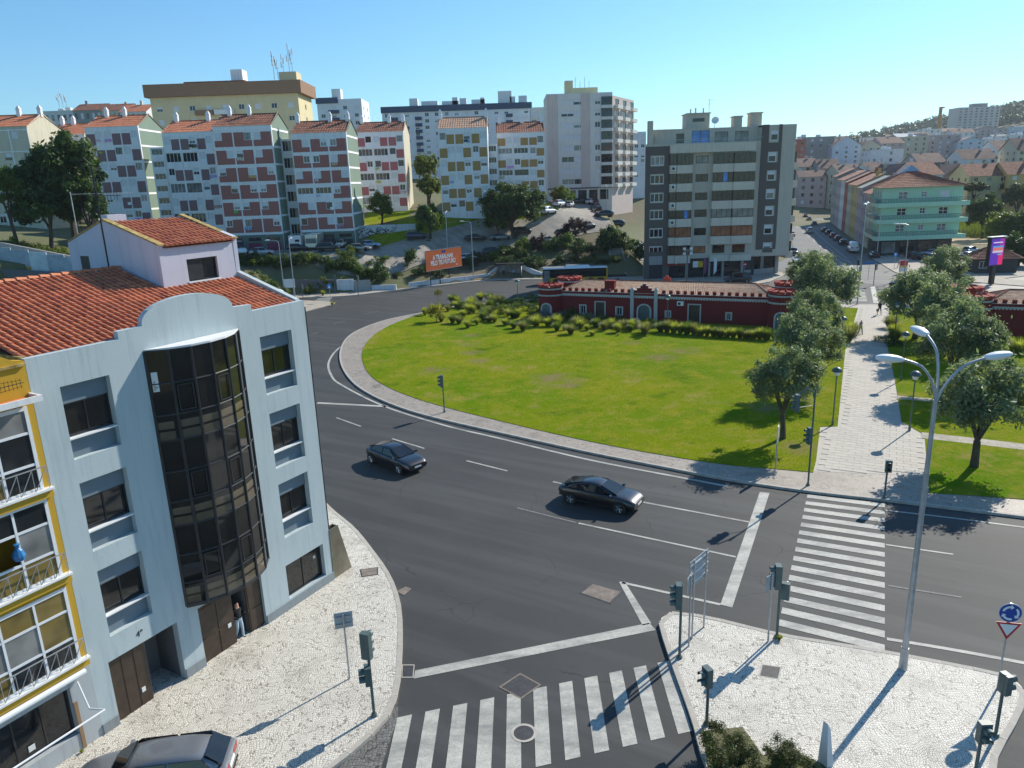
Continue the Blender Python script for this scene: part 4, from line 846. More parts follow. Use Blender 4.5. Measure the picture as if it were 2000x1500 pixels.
def fort(org, ang, L, dep, label, wins, seed, visible_right=True):
    t = thing('red_fort', label, 'building', (*org, .14), ang); Hw = 4.05
    ops = []
    for kind, x, w_, h_ in wins:
        ops.append((x-w_/2, x+w_/2, 0.0 if kind != 'win' else .6, h_))
    b = MB(); f0 = (0, 0, 0); facade(b, f0, L, -.2, Hw, ops, .3); b.box(0, L, .31, .34, -.2, Hw); b.quad((L, dep, -.2), (0, dep, -.2), (0, dep, Hw), (L, dep, Hw)); b.quad((0, dep, -.2), (0, 0, -.2), (0, 0, Hw), (0, dep, Hw)); b.quad((L, 0, -.2), (L, dep, -.2), (L, dep, Hw), (L, 0, Hw)); b.box(0, L, 0, .3, Hw-.02, Hw)
    b.build('wall', M['fort'], t)
    for k, (z0, z1, mt, pr) in enumerate([(3.48, 3.68, 'fort_trim', .09), (4.0, 4.07, 'fort_trim', .06)]): MB().box(1.5, L-1.5, -pr, .0, z0, z1).build('cornice', M[mt], t)
    sc = MB(); nS = int((L-3)/.34)
    for k in range(nS):
        x = 1.5+(k+.5)*(L-3)/nS; sc.yprism([(x-.15, 3.48), (x+.15, 3.48), (x+.11, 3.34), (x, 3.28), (x-.11, 3.34)], -.05, -.002)
    stuff(sc.build('scalloped_band', M['fort_white'], t))
    mer = wmesh('merlon', lambda: MB().box(-.21, .21, 0, .3, 0, .42).add([(-.23, -.03, .42), (.23, -.03, .42), (.23, .33, .42), (-.23, .33, .42), (-.2, .15, .54), (.2, .15, .54)], [(0, 1, 5, 4), (1, 2, 5), (2, 3, 4, 5), (3, 0, 4)], 1).mesh('merlon', [M['fort'], M['fort_lit']]))
    n_ = int((L-3.2)/.86)
    for k in range(n_):
        x = 1.9+k*(L-3.6)/(n_-1)
        if any(kd == 'gate' and abs(x-gx_) < 1.9 for kd, gx_, _, _ in wins): continue
        ob('merlon', mer, t, (x, 0, Hw)); 
        if k % 2 == 0: ob('merlon', mer, t, (x, dep-.3, Hw))
    rb = MB(); zE, zR = 4.0, 5.25; corr_roof(rb, (1.2, .35, zE), (L-1.2, .35, zE), (L-3.6, dep/2, zR), (3.6, dep/2, zR)); corr_roof(rb, (L-1.2, dep-.35, zE), (1.2, dep-.35, zE), (3.6, dep/2, zR), (L-3.6, dep/2, zR))
    corr_roof(rb, (1.2, dep-.35, zE), (1.2, .35, zE), (3.6, dep/2, zR), (3.6, dep/2, zR)); corr_roof(rb, (L-1.2, .35, zE), (L-1.2, dep-.35, zE), (L-3.6, dep/2, zR), (L-3.6, dep/2, zR)); ro = rb.build('roof', M['fort_roof'], t)
    rd = MB(); rd.cyl((3.6, dep/2, zR+.06), (L-3.6, dep/2, zR+.06), .1, n=6)
    for x, xr in ((1.2, 3.6), (L-1.2, L-3.6)):
        for y in (.35, dep-.35): rd.cyl((x, y, zE+.08), (xr, dep/2, zR+.06), .1, n=6)
    stuff(rd.build('ridge_tiles', M['tile_old'], ro))
    for kind, x, w_, h_ in wins:
        if kind in ('arch', 'gate'):
            a = MB(); pts = [(w_/2*math.cos(math.pi*k/10), h_-w_/2+w_/2*math.sin(math.pi*k/10)) for k in range(11)]; po = [((w_/2+.22)*math.cos(math.pi*k/10), h_-w_/2+(w_/2+.22)*math.sin(math.pi*k/10)) for k in range(11)]
            ring = [(x+p[0], p[1]) for p in ([(w_/2+.22, 0)]+po+[(-w_/2-.22, 0), (-w_/2, 0)]+pts[::-1]+[(w_/2, 0)])]; n2 = len(ring)
            for k in range(10):
                a.hexa([(x+pts[k][0], -.08, pts[k][1]), (x+po[k][0], -.08, po[k][1]), (x+po[k][0], .02, po[k][1]), (x+pts[k][0], .02, pts[k][1]), (x+pts[k+1][0], -.08, pts[k+1][1]), (x+po[k+1][0], -.08, po[k+1][1]), (x+po[k+1][0], .02, po[k+1][1]), (x+pts[k+1][0], .02, pts[k+1][1])])
            for sx in (-1, 1): a.box(min(x+sx*w_/2, x+sx*(w_/2+.22)), max(x+sx*w_/2, x+sx*(w_/2+.22)), -.08, .02, 0, h_-w_/2)
            stuff(a.build('arch_surround', M['fort_trim'], t))
            for sx in (-1, 1): MB().add([(x+sx*w_/2, -.004, h_), (x+sx*w_/2, -.004, h_-w_/2)]+[(x+sx*p[0], -.004, p[1]) for p in pts[:6]], [tuple(range(8))]).build('spandrel', M['fort'], t)
            MB().box(x-w_/2, x+w_/2, .2, .26, 0, h_).build('door', M['green_metal'], t)
        else:
            z0 = 0 if kind == 'door' else .6; a = MB(); a.box(x-w_/2-.16, x-w_/2, -.06, .02, z0, h_).box(x+w_/2, x+w_/2+.16, -.06, .02, z0, h_).box(x-w_/2-.16, x+w_/2+.16, -.06, .02, h_, h_+.16); a.each('surround', M['fort_trim' if kind == 'door' else 'fort_white'], t)
            if kind == 'door': MB().box(x-w_/2, x+w_/2, .2, .26, 0, h_).build('door', M['brown_door'], t)
            else: window(t, f0, x-w_/2, .6, w_, h_-.6, .25, 'white_frame', 'glass', 1)
        if kind == 'gate':
            for sx in (-1.55, 1.55):
                p = MB(); p.box(x+sx-.22, x+sx+.22, -.25, .18, -.1, 4.6); p.add([(x+sx-.26, -.29, 4.6), (x+sx+.26, -.29, 4.6), (x+sx+.26, .22, 4.6), (x+sx-.26, .22, 4.6), (x+sx, -.03, 5.0)], [(0, 1, 4), (1, 2, 4), (2, 3, 4), (3, 0, 4)]); p.build('pilaster', M['fort_trim'], t)
            st = [(-1.35, 4.05), (-1.35, 4.45), (-.95, 4.45), (-.95, 4.8), (-.5, 4.8), (-.5, 5.15), (-.22, 5.15), (-.22, 5.42), (.22, 5.42), (.22, 5.15), (.5, 5.15), (.5, 4.8), (.95, 4.8), (.95, 4.45), (1.35, 4.45), (1.35, 4.05)]
            gb = MB().yprism([(x+p[0], p[1]) for p in st][::-1], -.06, .26).build('stepped_gable', M['fort'], t); cp = MB()
            for k in range(1, 15, 2):
                (xa, za), (xb, zb_) = st[k], st[k+1]; cp.box(x+min(xa, xb)-.04, x+max(xa, xb)+.04, -.1, .3, za+.001, za+.08)
            cp.each('coping', M['fort_trim'], gb)
    def tower(x, y, nm='tower'):
        r = 1.62; tw = MB().lathe([(r, -.2), (r, 3.4), (r+.12, 3.45), (r+.12, 3.62), (r, 3.66), (r, 4.3), (r, 4.75), (r-.22, 4.75), (r-.22, 4.3), (0.01, 4.28)], 28, (x, y)).build('tower', M['fort'], t, smooth=True)
        for z0, z1, e in ((3.46, 3.62, .13), (4.42, 4.55, .1)): MB().lathe([(r+.005, z0), (r+e, z0), (r+e, z1), (r+.005, z1)], 28, (x, y)).build('ring', M['fort_trim'], tw)
        sb = MB()
        for zc in (3.46, 4.42):
            for k in range(30):
                a0, a1 = 6.283*k/30, 6.283*(k+.72)/30; ri, ro_ = r+.01, r+.07; am = (a0+a1)/2
                sb.hexa([(x+ri*math.cos(a0), y+ri*math.sin(a0), zc-.1), (x+ro_*math.cos(a0), y+ro_*math.sin(a0), zc-.1), (x+ro_*math.cos(a1), y+ro_*math.sin(a1), zc-.1), (x+ri*math.cos(a1), y+ri*math.sin(a1), zc-.1), (x+ri*math.cos(a0), y+ri*math.sin(a0), zc-.01), (x+ro_*math.cos(a0), y+ro_*math.sin(a0), zc-.01), (x+ro_*math.cos(a1), y+ro_*math.sin(a1), zc-.01), (x+ri*math.cos(a1), y+ri*math.sin(a1), zc-.01)])
        stuff(sb.build('scalloped_band', M['fort_white'], tw))
        tm = wmesh('tmerlon', lambda: MB().hexa([(-.3, -.25, 0), (.3, -.25, 0), (.22, .35, 0), (-.22, .35, 0), (-.32, -.3, .38), (.32, -.3, .38), (.2, .42, .5), (-.2, .42, .5)], 0).mesh('merlon', M['fort_lit']))
        for k in range(12):
            a = 6.283*k/12; ob('merlon', tm, tw, (x+(r-.12)*math.cos(a), y+(r-.12)*math.sin(a), 4.72), a+R(90))
        return tw
    tw = tower(0, 0)
    for (x, y) in [(L, 0), (0, dep), (L, dep)]: tower(x, y)
    for x in (0, L):      # arched doors in the front towers
        a = MB(); w_, h_ = 1.1, 2.2
        pts = [(w_/2*math.cos(math.pi*k/10), h_-w_/2+w_/2*math.sin(math.pi*k/10)) for k in range(11)]; a.yprism([(x+w_/2, 0)] + [(x+p[0], p[1]) for p in pts]+[(x-w_/2, 0)], -1.7, -1.45); a.build('door', M['green_metal'], t)
        a = MB(); po = [((w_/2+.2)*math.cos(math.pi*k/10), h_-w_/2+(w_/2+.2)*math.sin(math.pi*k/10)) for k in range(11)]
        for k in range(10): a.hexa([(x+pts[k][0], -1.74, pts[k][1]), (x+po[k][0], -1.74, po[k][1]), (x+po[k][0], -1.4, po[k][1]), (x+pts[k][0], -1.4, pts[k][1]), (x+pts[k+1][0], -1.74, pts[k+1][1]), (x+po[k+1][0], -1.74, po[k+1][1]), (x+po[k+1][0], -1.4, po[k+1][1]), (x+pts[k+1][0], -1.4, pts[k+1][1])])
        for sx in (-1, 1): a.box(min(x+sx*w_/2, x+sx*(w_/2+.2)), max(x+sx*w_/2, x+sx*(w_/2+.2)), -1.74, -1.4, 0, h_-w_/2)
        stuff(a.build('arch_surround', M['fort_trim'], t))
    return t
FL, BL, FRt = G(1075,558,4.3), G(1110,543,4.3), G(1530,571,4.3); FA = math.atan2(FRt[1]-FL[1], FRt[0]-FL[0]); FLEN = math.hypot(FRt[0]-FL[0], FRt[1]-FL[1])
fortA = fort(FL, FA, FLEN, 7.5, 'long dark red miniature fort with round corner towers on the roundabout, in full view', [('win', 4.6, .7, 1.9), ('door', 7.0, 1.2, 2.5), ('win', 9.6, .7, 1.8), ('gate', 12.9, 1.5, 2.3), ('door', 19.3, 1.35, 2.6), ('win', 16.0, .5, 1.5), ('win', 23.5, .5, 1.6)], 1)
ch_ = MB().box(7.3, 8.6, 1.0, 1.9, 4.0, 5.5).box(7.2, 8.7, .9, 2.0, 5.5, 5.62).build('chimney', M['fort'], fortA)
ac = MB().box(17.2, 18.0, -.45, -.05, 2.5, 3.1).build('air_conditioner', M['light_white'], fortA); MB().lathe([(.2, 0), (.2, .02), (.01, .02)], 14).build('fan', M['dark_metal'], ac, (17.48, -.46, 2.8)).rotation_euler = (R(90), 0, 0)
MB().box(13.6, 14.6, 7.2, 7.45, 4.2, 5.3).box(13.9, 14.3, 7.19, 7.46, 5.3, 5.6).build('rear_gable', M['fort_lit'], fortA)
FL2 = G(1905,580,4.3); fortB = fort(FL2, R(-24), 26.0, 6.5, 'second dark red fort at the right edge, mostly hidden by olive trees', [('door', 6.0, 1.2, 2.4), ('door', 14, 1.2, 2.4)], 2)
for t_ in (fortA, fortB): t_.scale.z = .87
# ------------------------------------------------------------------ dome-topped park lamps
LP = thing('park_lamp', '', 'lamp post'); MB().cyl((0, 0, 0), (0, 0, 3.75), .055, .045, 8).cyl((0, 0, 0), (0, 0, .35), .09, n=8).build('post', M['green_metal'], LP, smooth=True)
MB().lathe([(.05, 3.72), (.16, 3.76), (.22, 3.95), (.22, 4.02), (.01, 4.03)], 16).build('globe', M['light_white'], LP, smooth=True)
MB().lathe([(.24, 4.0), (.36, 4.02), (.35, 4.12), (.27, 4.25), (.14, 4.33), (.01, 4.36)], 18).build('dome', M['green_metal'], LP, smooth=True)
lps = [(1626,830,'dome park lamp left of the walkway, nearest the crossing'),(1640,704,'dome park lamp left of the walkway, by the wide olive tree'),(1776,841,'dome park lamp right of the walkway, nearest the crossing'),(1759,743,'dome park lamp right of the walkway between olive trees'),(1746,668,'slim park lamp right of the walkway beside the low hedge'),(1303,646,'dome park lamp in front of the fort gate'),(1012,605,'dome park lamp by the road left of the fort')]
for k, (px, py, lb) in enumerate(lps):
    o = LP if k == 0 else copy_tree(LP); o['label'] = lb; o['group'] = 'dome topped park lamps'; o.location = (*G(px, py, .15), .15)
# ------------------------------------------------------------------ housing blocks on the slope
def pcol(name, c, streak=.3): 
    if name not in M: M[name] = plaster(name, c, streak=streak)
    return M[name]
for nm, c in [('plum', (0.26, 0.155, 0.16)), ('brick', (0.37, 0.15, 0.125)), ('rose', (0.44, 0.15, 0.15)), ('ochre', (0.42, 0.26, 0.1)), ('coral', (0.55, 0.16, 0.12))]: pcol(nm, c, .2)
pcol('block_white', (0.84, 0.84, 0.84), .35); pcol('block_green', (0.2, 0.27, 0.21), .25); pcol('garage_green', (0.15, 0.19, 0.155), .2); pcol('cream', (0.6, 0.55, 0.42), .4)
M['garage_plum'] = simple('plum_door', (0.22, 0.03, 0.07), .5); M['garage_dark'] = simple('dark_green_door', (0.03, 0.05, 0.045), .5)
def gable_roof(t, W, dep, zE, rise, mat, over=.15, pots=(), pitch=.5):
    rb = MB(); corr_roof(rb, (-over, -.1, zE), (W+over, -.1, zE), (W+over, dep/2, zE+rise), (-over, dep/2, zE+rise), pitch, 1.2, .06); corr_roof(rb, (W+over, dep+.1, zE), (-over, dep+.1, zE), (-over, dep/2, zE+rise), (W+over, dep/2, zE+rise), pitch, 1.2, .06)
    ro = rb.build('roof', M[mat], t); rb2 = MB().cyl((-over, dep/2, zE+rise+.08), (W+over, dep/2, zE+rise+.08), .13, n=6).build('ridge', M[mat], ro)
    pm = wmesh('pot', lambda: MB().box(-.35, .35, -.35, .35, -.6, .9).add([(-.42, -.42, .9), (.42, -.42, .9), (.42, .42, .9), (-.42, .42, .9), (-.12, -.12, 1.6), (.12, -.12, 1.6), (.12, .12, 1.6), (-.12, .12, 1.6)], [(0, 1, 5, 4), (1, 2, 6, 5), (2, 3, 7, 6), (3, 0, 4, 7), (4, 5, 6, 7)]).mesh('chimney', M['block_white']))
    for px_ in pots: ob('chimney', pm, ro, (px_*W, dep/2-.2, zE+rise+.2))
    return ro
def panel_block(label, tl, tr, d, zb, floors, style, panel, garages=0, gable='block_green', roofm='tile_old', dep=11.5, seed=0, pots=(.03, .5, .97), rise=2.5, side=True, fade=0, dims=None):
    rg = random.Random(seed); x0, _, zt = D(tl[0], tl[1], d); x1 = D(tr[0], tr[1], d)[0]; W = x1-x0; zt = (zt+D(tr[0], tr[1], d)[2])/2
    t = thing('apartment_block', label, 'apartment block', (x0, d, zb), 0); Ht = zt-zb; g0 = 3.6 if garages else 1.2; fh = (Ht-g0-.7)/floors; bays = 3; bw = W/bays; ops = []; wins = []; pans = []
    for fl in range(floors):
        z = g0+fl*fh+.12; zh = fh-(.3 if style != 'wide' else .62)
        for by_ in range(bays):
            xa = by_*bw+.14; xb = (by_+1)*bw-.14; bwid = xb-xa
            if style == 'wide':
                if fl % 4 == 2 and by_ < 2 and seed == 4: wins.append((xa+.1, z+.95, bwid-.2, zh-1.1, 3)); continue
                wl = rg.choice([0, 1]); ww = 1.15; wx = (xb-ww-.2) if wl else xa+.2; wz = z+zh-1.35; wins.append((wx, wz, ww, 1.25, 1))
                pans.append([(xa, z), (xb, z), (xb, wz-.08), (xa, wz-.08)]); pans.append([(xa, wz-.079), (wx-.08, wz-.079), (wx-.08, z+zh), (xa, z+zh)]) if wx-xa > .5 else None
                if xb-(wx+ww) > .5: pans.append([(wx+ww+.08, wz-.079), (xb, wz-.079), (xb, z+zh), (wx+ww+.08, z+zh)])
            else:
                left = (fl+by_+seed) % 2 == 0 if by_ < 2 else fl % 2 == 1
                if seed in (2, 7, 5) and fl % 2 == 0 and by_ < 2: wins.append((xa+.05, z+.75, bwid-.1, zh-.85, 3)); continue
                pw = bwid*.52; pa = xa if left else xb-pw; pans.append([(pa, z+.12), (pa+pw, z+.12), (pa+pw, z+fh*.74), (pa, z+fh*.74)]); ww = bwid-pw-.3; wx = (pa+pw+.15) if left else xa+.15; wins.append((wx, z+zh-1.4, ww, 1.3, 1))
    ops = [(w_[0], w_[0]+w_[2], w_[1], w_[1]+w_[3]) for w_ in wins]; f0 = (0, 0, 0); b = MB(); facade(b, f0, W, -3, Ht, ops, .18)
    b.quad((W, dep, -3), (0, dep, -3), (0, dep, Ht), (W, dep, Ht)); b.quad((0, dep, -3), (0, 0, -3), (0, 0, Ht), (0, dep, Ht)); b.quad((0, 0, Ht-.3), (W, 0, Ht-.3), (W, dep, Ht-.3), (0, dep, Ht-.3)); b.add([(0, 0, Ht), (0, dep, Ht), (0, dep/2, Ht+rise)], [(0, 1, 2)])
    wl_ = b.build('wall', M['block_white' if fade == 0 else fade], t)
    gs = MB(); gs.quad((W, 0, -3), (W, dep, -3), (W, dep, Ht), (W, 0, Ht)); gs.add([(W, 0, Ht), (W, dep, Ht), (W, dep/2, Ht+rise+.3)], [(0, 1, 2)]); gs.build('gable_wall', M[gable], t)
    if gable == 'block_green':
        for fl in range(floors+1): MB().box(W+.01, W+.06, .3, dep-.3, g0+fl*fh-.22, g0+fl*fh+.16).build('gable_band', M['block_white'], t)
        MB().box(W-.01, W+.07, -.04, .32, -3, Ht).build('gable_band', M['block_white'], t)
    for by_ in range(bays+1): MB().box(max(0, by_*bw-.1), min(W, by_*bw+.1), -.07, -.002, g0-.3, Ht-.5).build('pilaster', M['block_white'], t)
    for fl in range(floors+1): MB().box(0, W, -.05, -.003, g0+fl*fh-.14, g0+fl*fh+.06).build('floor_band', M['block_white'], t)
    for p in pans: MB().box(p[0][0], p[1][0], -.03, -.001, p[0][1], p[2][1]).build('panel', M[panel], t)
    for (x, z, w_, h_, mu) in wins: window(t, f0, x, z, w_, h_, .18, 'white_frame' if rg.random() < .7 else 'dark_frame', rg.choice(['glass', 'glass', 'glass_curtain']), mu, (), rg.choice([0, 0, .45, .6, 1.0, 1.0]) if mu == 1 else 0, .07)
    gable_roof(t, W, dep, Ht-.1, rise, roofm, pots=pots)
    if garages:
        b = MB(); b.box(-.01, W+.03, -.1, -.002, -3, g0-.35); b.build('ground_floor', M['garage_green'], t)
        for k in range(garages):
            x = W*(k+.5)/garages; MB().box(x-1.35, x+1.35, -.16, -.101, -.6, 1.75).build('garage_door', M[rg.choice(['garage_dark', 'garage_plum', 'garage_dark'])], t); MB().box(x-1.2, x+1.2, -.13, -.101, 2.1, 2.75).build('fanlight', M['glass'], t)
    for q in range(4):
        x, z, w_, h_, mu = rg.choice(wins); cl = MB(); u_ = x
        for kk in range(rg.randint(2, 4)): cw = rg.uniform(.25, .45); cl.box(u_, u_+cw, -.28, -.26, z-rg.uniform(.5, .8), z-.1); u_ += cw+.08
        cl.each('laundry', simple('laundry_cloth', (rg.uniform(.1, .7), rg.uniform(.1, .6), rg.uniform(.1, .7)), .9), t)
    if rg.random() < .8: MB().box(W*.6, W*.6+.8, -.42, -.06, g0+fh*1.3, g0+fh*1.3+.55).build('air_conditioner', M['light_white'], t)
    return t, W, Ht
zC = D(556, 487, 147)[2]-.3
panel_block('white housing block with plum panels, leftmost of the panelled row', (164,247), (268,246), 157, D(290,450,157)[2], 6, 'alt', 'plum', roofm='tile', seed=1, pots=(.2, .55))
panel_block('white and plum panelled block with lower roof between two taller blocks', (315,257), (414,257), 152, D(380,455,152)[2], 6, 'alt', 'plum', roofm='tile', seed=2, pots=(.1, .75), gable='block_white')
panel_block('brick red panelled block with garages and a green gable, left of camper vans', (414,247), (528,243), 147, zC, 6, 'wide', 'brick', 3, seed=3, pots=(.15, .5))
panel_block('weathered brick red block with garages behind the parked camper vans', (567,260), (675,257), 149, D(695,480,149)[2]-.3, 6, 'wide', 'brick', 3, seed=4, pots=(.02, .62, .95))
panel_block('rose panelled block set back beside the sloping lawn', (695,257), (787,257), 178, D(790,412,178)[2]-.3, 6, 'alt', 'rose', gable='cream', seed=5, pots=(.05, .65, .95))
panel_block('white block with ochre panels and a striped tile roof', (855,249), (951,249), 163, D(870,424,163)[2]-.3, 6, 'alt', 'ochre', gable='block_white', roofm='tile_pale', seed=6, pots=(.02, .98))
panel_block('ochre panelled block with red corner panels behind the big round pine', (970,258), (1063,258), 173, D(1063,398,173)[2]-.3, 6, 'alt', 'ochre', gable='coral', seed=7, pots=(.06, .55, .97))
panel_block('cream housing block with brown bands at the far left edge', (-60,247), (52,247), 150, D(40,430,150)[2]-4, 5, 'alt', 'cream', gable='cream', roofm='tile', seed=8, pots=(.6, .98), fade='cream')
panel_block('low tiled housing block half hidden behind the left tree', (90,262), (164,262), 166, D(120,420,166)[2]-4, 5, 'alt', 'plum', gable='cream', roofm='tile', seed=9, pots=(.1, .4))
def link(label, xl, xr, yt, d, zb, floors, seed):        # stair links between blocks
    rg = random.Random(seed); x0, _, zt = D(xl, yt, d); x1 = D(xr, yt, d)[0]; W = x1-x0; t = thing('stair_link', label, 'stair tower', (x0, d, zb)); Ht = zt-zb; fh = (Ht-2)/floors; ops = [(.25, W-.25, 2+k*fh+.9, 2+k*fh+fh-.35) for k in range(floors)]
    b = MB(); facade(b, (0, 0, 0), W, -3, Ht, ops, .25); b.box(0, W, .5, 6, Ht-.2, Ht); b.quad((W, 0, -3), (W, 6, -3), (W, 6, Ht), (W, 0, Ht)); b.build('wall', M['block_white'], t)
    for o in ops: window(t, (0, 0, 0), o[0], o[2], o[1]-o[0], o[3]-o[2], .25, 'white_frame', 'glass', 2)
link('white glazed stair link right of the leftmost plum block', 292, 318, 288, 156, D(300,450,156)[2], 6, 1); link('white glazed stair link between the two brick red blocks', 547, 570, 272, 152, zC, 6, 2); link('short white stair link between the two ochre blocks', 951, 971, 282, 172, D(960,410,172)[2], 5, 3)

# ------------------------------------------------------------------ big apartment slabs behind
def slab(label, tl, tr, d, zb, cols, floors, wallm, dep=13, ang=0.0, win=(1.5, 1.3), top=1.5, frame='white_frame', bands=None, side=0, zoff=0, name='apartment_slab', shut=.5, seed=0, side_dep=None, W=None, wins2=None, gl=None):
    rg = random.Random(seed+cols); x0, _, zt = D(tl[0], tl[1], d); p1 = D(tr[0], tr[1], d)
    W = W or (p1[0]-x0)/math.cos(ang); t = thing(name, label, 'apartment block', (x0, d, zb), ang); Ht = zt-zb; g0 = 3.2; fh = (Ht-g0-top)/floors; f0 = (0, 0, 0); ops = []
    for fl in range(floors):
        for c in range(cols):
            if isinstance(win, list): xa, ww = win[c]; xa *= W
            else: ww = win[0]; xa = (c+.5)*W/cols-ww/2
            ops.append((xa, xa+ww, g0+fl*fh+1.0, g0+fl*fh+1.0+(win[1] if not isinstance(win, list) else 1.4)))
    b = MB(); facade(b, f0, W, -4, Ht, ops, .2); sd = dep
    fs = (W, 0, R(90)); so_ = []
    if side:
        for fl in range(floors):
            for c in range(side): so_.append(((c+.5)*dep/side-.6, (c+.5)*dep/side+.6, g0+fl*fh+1.0, g0+fl*fh+2.3))
    facade(b, fs, dep, -4, Ht, so_, .2); b.quad((W, dep, -4), (0, dep, -4), (0, dep, Ht), (W, dep, Ht)); b.quad((0, dep, -4), (0, 0, -4), (0, 0, Ht), (0, dep, Ht)); b.quad((0, 0, Ht-.2), (W, 0, Ht-.2), (W, dep, Ht-.2), (0, dep, Ht-.2)); b.build('wall', M[wallm], t)
    for o in ops: window(t, f0, o[0], o[2], o[1]-o[0], o[3]-o[2], .2, frame, gl or rng_glass(rg), 1, (), rg.choice([0, 0, .5, 1.0, 1.0]) if shut else 0, .08)
    for o in so_: window(t, fs, o[0], o[2], o[1]-o[0], o[3]-o[2], .2, frame, rng_glass(rg), 1, (), rg.choice([0, .5]) if shut else 0, .08)
    t['fh'] = fh; t['W'] = W; t['Ht'] = Ht
    return t, W, Ht, fh, g0
pcol('pale_yellow', (0.68, 0.58, 0.35), .25); pcol('brown_band', (0.3, 0.18, 0.11), .2); pcol('blue_white', (0.74, 0.77, 0.8), .3); pcol('navy_band', (0.06, 0.09, 0.15), .2); pcol('pinkish', (0.62, 0.52, 0.47), .3); pcol('warm_white', (0.72, 0.7, 0.65), .4)
t, W, Ht, fh, g0 = slab('pale yellow apartment slab with brown top band and telecom masts', (290,176), (580,170), 205, 15, 9, 7, 'pale_yellow', 14, side=1, top=3.2)
MB().box(-1.0, W+1.2, -1.0, 15, Ht-1.9, Ht+1.2).build('top_band', M['brown_band'], t)
for x0, x1 in ((.3, .42), (.43, .56)):
    for fl in range(7): MB().box(W*x0, W*x1, -1.1, -.05, g0+fl*fh-.15, g0+fl*fh+1.0).build('balcony', M['brown_band' if (fl+int(x0*10)) % 2 else 'white'], t)
MB().box(W*.2, W*.62, 4, 12, Ht+1.2, Ht+2.2).build('roof_house', M['tile_old'], t); MB().box(W*.52, W*.6, 5, 9, Ht+2.2, Ht+5).build('lift_room', M['block_white'], t); MB().box(W*.85, W*.97, 5, 10, Ht+1.2, Ht+4).build('lift_room', M['pale_yellow'], t)
def mast(x, y, z, hs, label, grp, s=1):
    m_ = thing('telecom_mast', label, 'antenna mast', (x, y, z), 0, grp); rg = random.Random(int(x*7))
    for k, (dx, h_) in enumerate(hs):
        MB().cyl((dx, 0, 0), (dx, 0, h_), .09*s, .05*s, 6).build('pole', M['steel'], m_)
        for q in range(3): a = rg.uniform(-.5, .5); zz = h_*(.5+.17*q); MB().box(dx+a-.14*s, dx+a+.14*s, -.3, -.12, zz, zz+1.5*s).build('panel_antenna', M['light_white'], m_)
        MB().cyl((dx-.5, 0, h_*.55), (dx+.5, 0, h_*.55), .05, n=4).build('crossbar', M['steel'], m_)
x, y, z = D(555, 152, 212); mast(x, y, z-.3, [(-2.6, 6.5), (-1.6, 5), (0, 5.5), (1.6, 8.5), (2.4, 7)], 'cluster of telecom antennas on the yellow apartment slab', None)
x, y, z = D(123, 207, 330); mast(x, y, z-.5, [(-1.5, 4.5), (0, 5.5), (1.5, 4)], 'small far telecom antennas on the grey roofs at upper left', None)
t, W, Ht, fh, g0 = slab('white apartment slab with navy top band left of the long one', (618,195), (705,190), 288, 20, 4, 9, 'blue_white', 16, side=2, top=2)
MB().box(-.3, W*.48, -.4, 3, Ht-1.4, Ht+.6).build('top_band', M['navy_band'], t); MB().box(W*.3, W*.5, 4, 8, Ht, Ht+4).build('lift_room', M['white'], t)
for fl in range(9): MB().box(W*.25, W*.48, -.9, -.05, g0+fl*fh-.2, g0+fl*fh+.9).build('balcony', M['navy_band'], t)
t, W, Ht, fh, g0 = slab('long white apartment slab with navy band and rooftop boxes', (745,212), (1037,200), 285, 20, 15, 9, 'blue_white', 18, side=1, top=2)
MB().box(-.3, W+.3, -.35, 3, Ht-1.6, Ht+.5).build('top_band', M['navy_band'], t)
for xq in (.06, .22, .83):
    for fl in range(9): MB().box(W*xq, W*(xq+.045), -.5, -.05, g0+fl*fh-.2, g0+fl*fh+.95).build('balcony', M['navy_band'], t)
for xq, w_, h_ in [(.18, 3, 3.5), (.26, 6, 2.4), (.4, 6, 2.2), (.47, 2, 3.4), (.52, 2.5, 3), (.6, 5, 2.4), (.66, 1.5, 3), (.78, 5, 5), (.86, 2, 3), (.92, 3, 3.2)]: MB().box(W*xq, W*xq+w_, 4, 8, Ht, Ht+h_).build('roof_box', M['white'], t)
t, W, Ht, fh, g0 = slab('plain white slab far behind the tall pale block', (1225,258), (1262,258), 300, 14, 3, 9, 'blue_white', 14); 
t, W, Ht, fh, g0 = slab('white and ochre slab peeking left of the tall pale block', (1037,210), (1072,208), 260, 16, 3, 9, 'warm_white', 14)
# tall pale block
zH = D(1185, 388, 200)[2]-.3
t, W, Ht, fh, g0 = slab('tall pale pinkish apartment block with dark corner windows up the street', (1067,184), (1212,180), 200, zH, 5, 8, 'warm_white', 14, win=[(.045, 1.7), (.22, 3.2), (.41, 3.0), (.545, 1.6), (.735, 1.4)], top=1.0, seed=3, W=D(1196,180,200)[0]-D(1067,184,200)[0])
for xa, xb in ((.0, .17), (.52, .66)): MB().box(W*xa, W*xb, -.06, -.003, g0+.2, Ht-.05).build('pink_strip', M['pinkish'], t)
for fl in range(8):
    MB().box(W*.82, W*1.0, -.5, -.01, g0+fl*fh, g0+fl*fh+.75).build('balcony', M['warm_white'], t); wd = window(t, (0, 0, 0), W*.83, g0+fl*fh+.76, W*.165, fh-.8, -.2, 'brown_frame', 'glass', 2, (.6,))
MB().box(-.1, W+.1, -.15, 0, 3.0, 3.4).build('canopy', M['dark_concrete'], t)
for k in range(4): MB().box(W*(.3+.17*k), W*(.3+.17*k)+2.2, -.08, -.004, .2, 2.7).build('shop_window', M['glass'], t)
MB().box(W*.3, W*.42, 3, 6, Ht, Ht+3.4).build('lift_room', M['pale_yellow'], t); MB().box(W*.42, W*.8, 3, 9, Ht, Ht+1.6).build('roof_house', M['pale_yellow'], t)
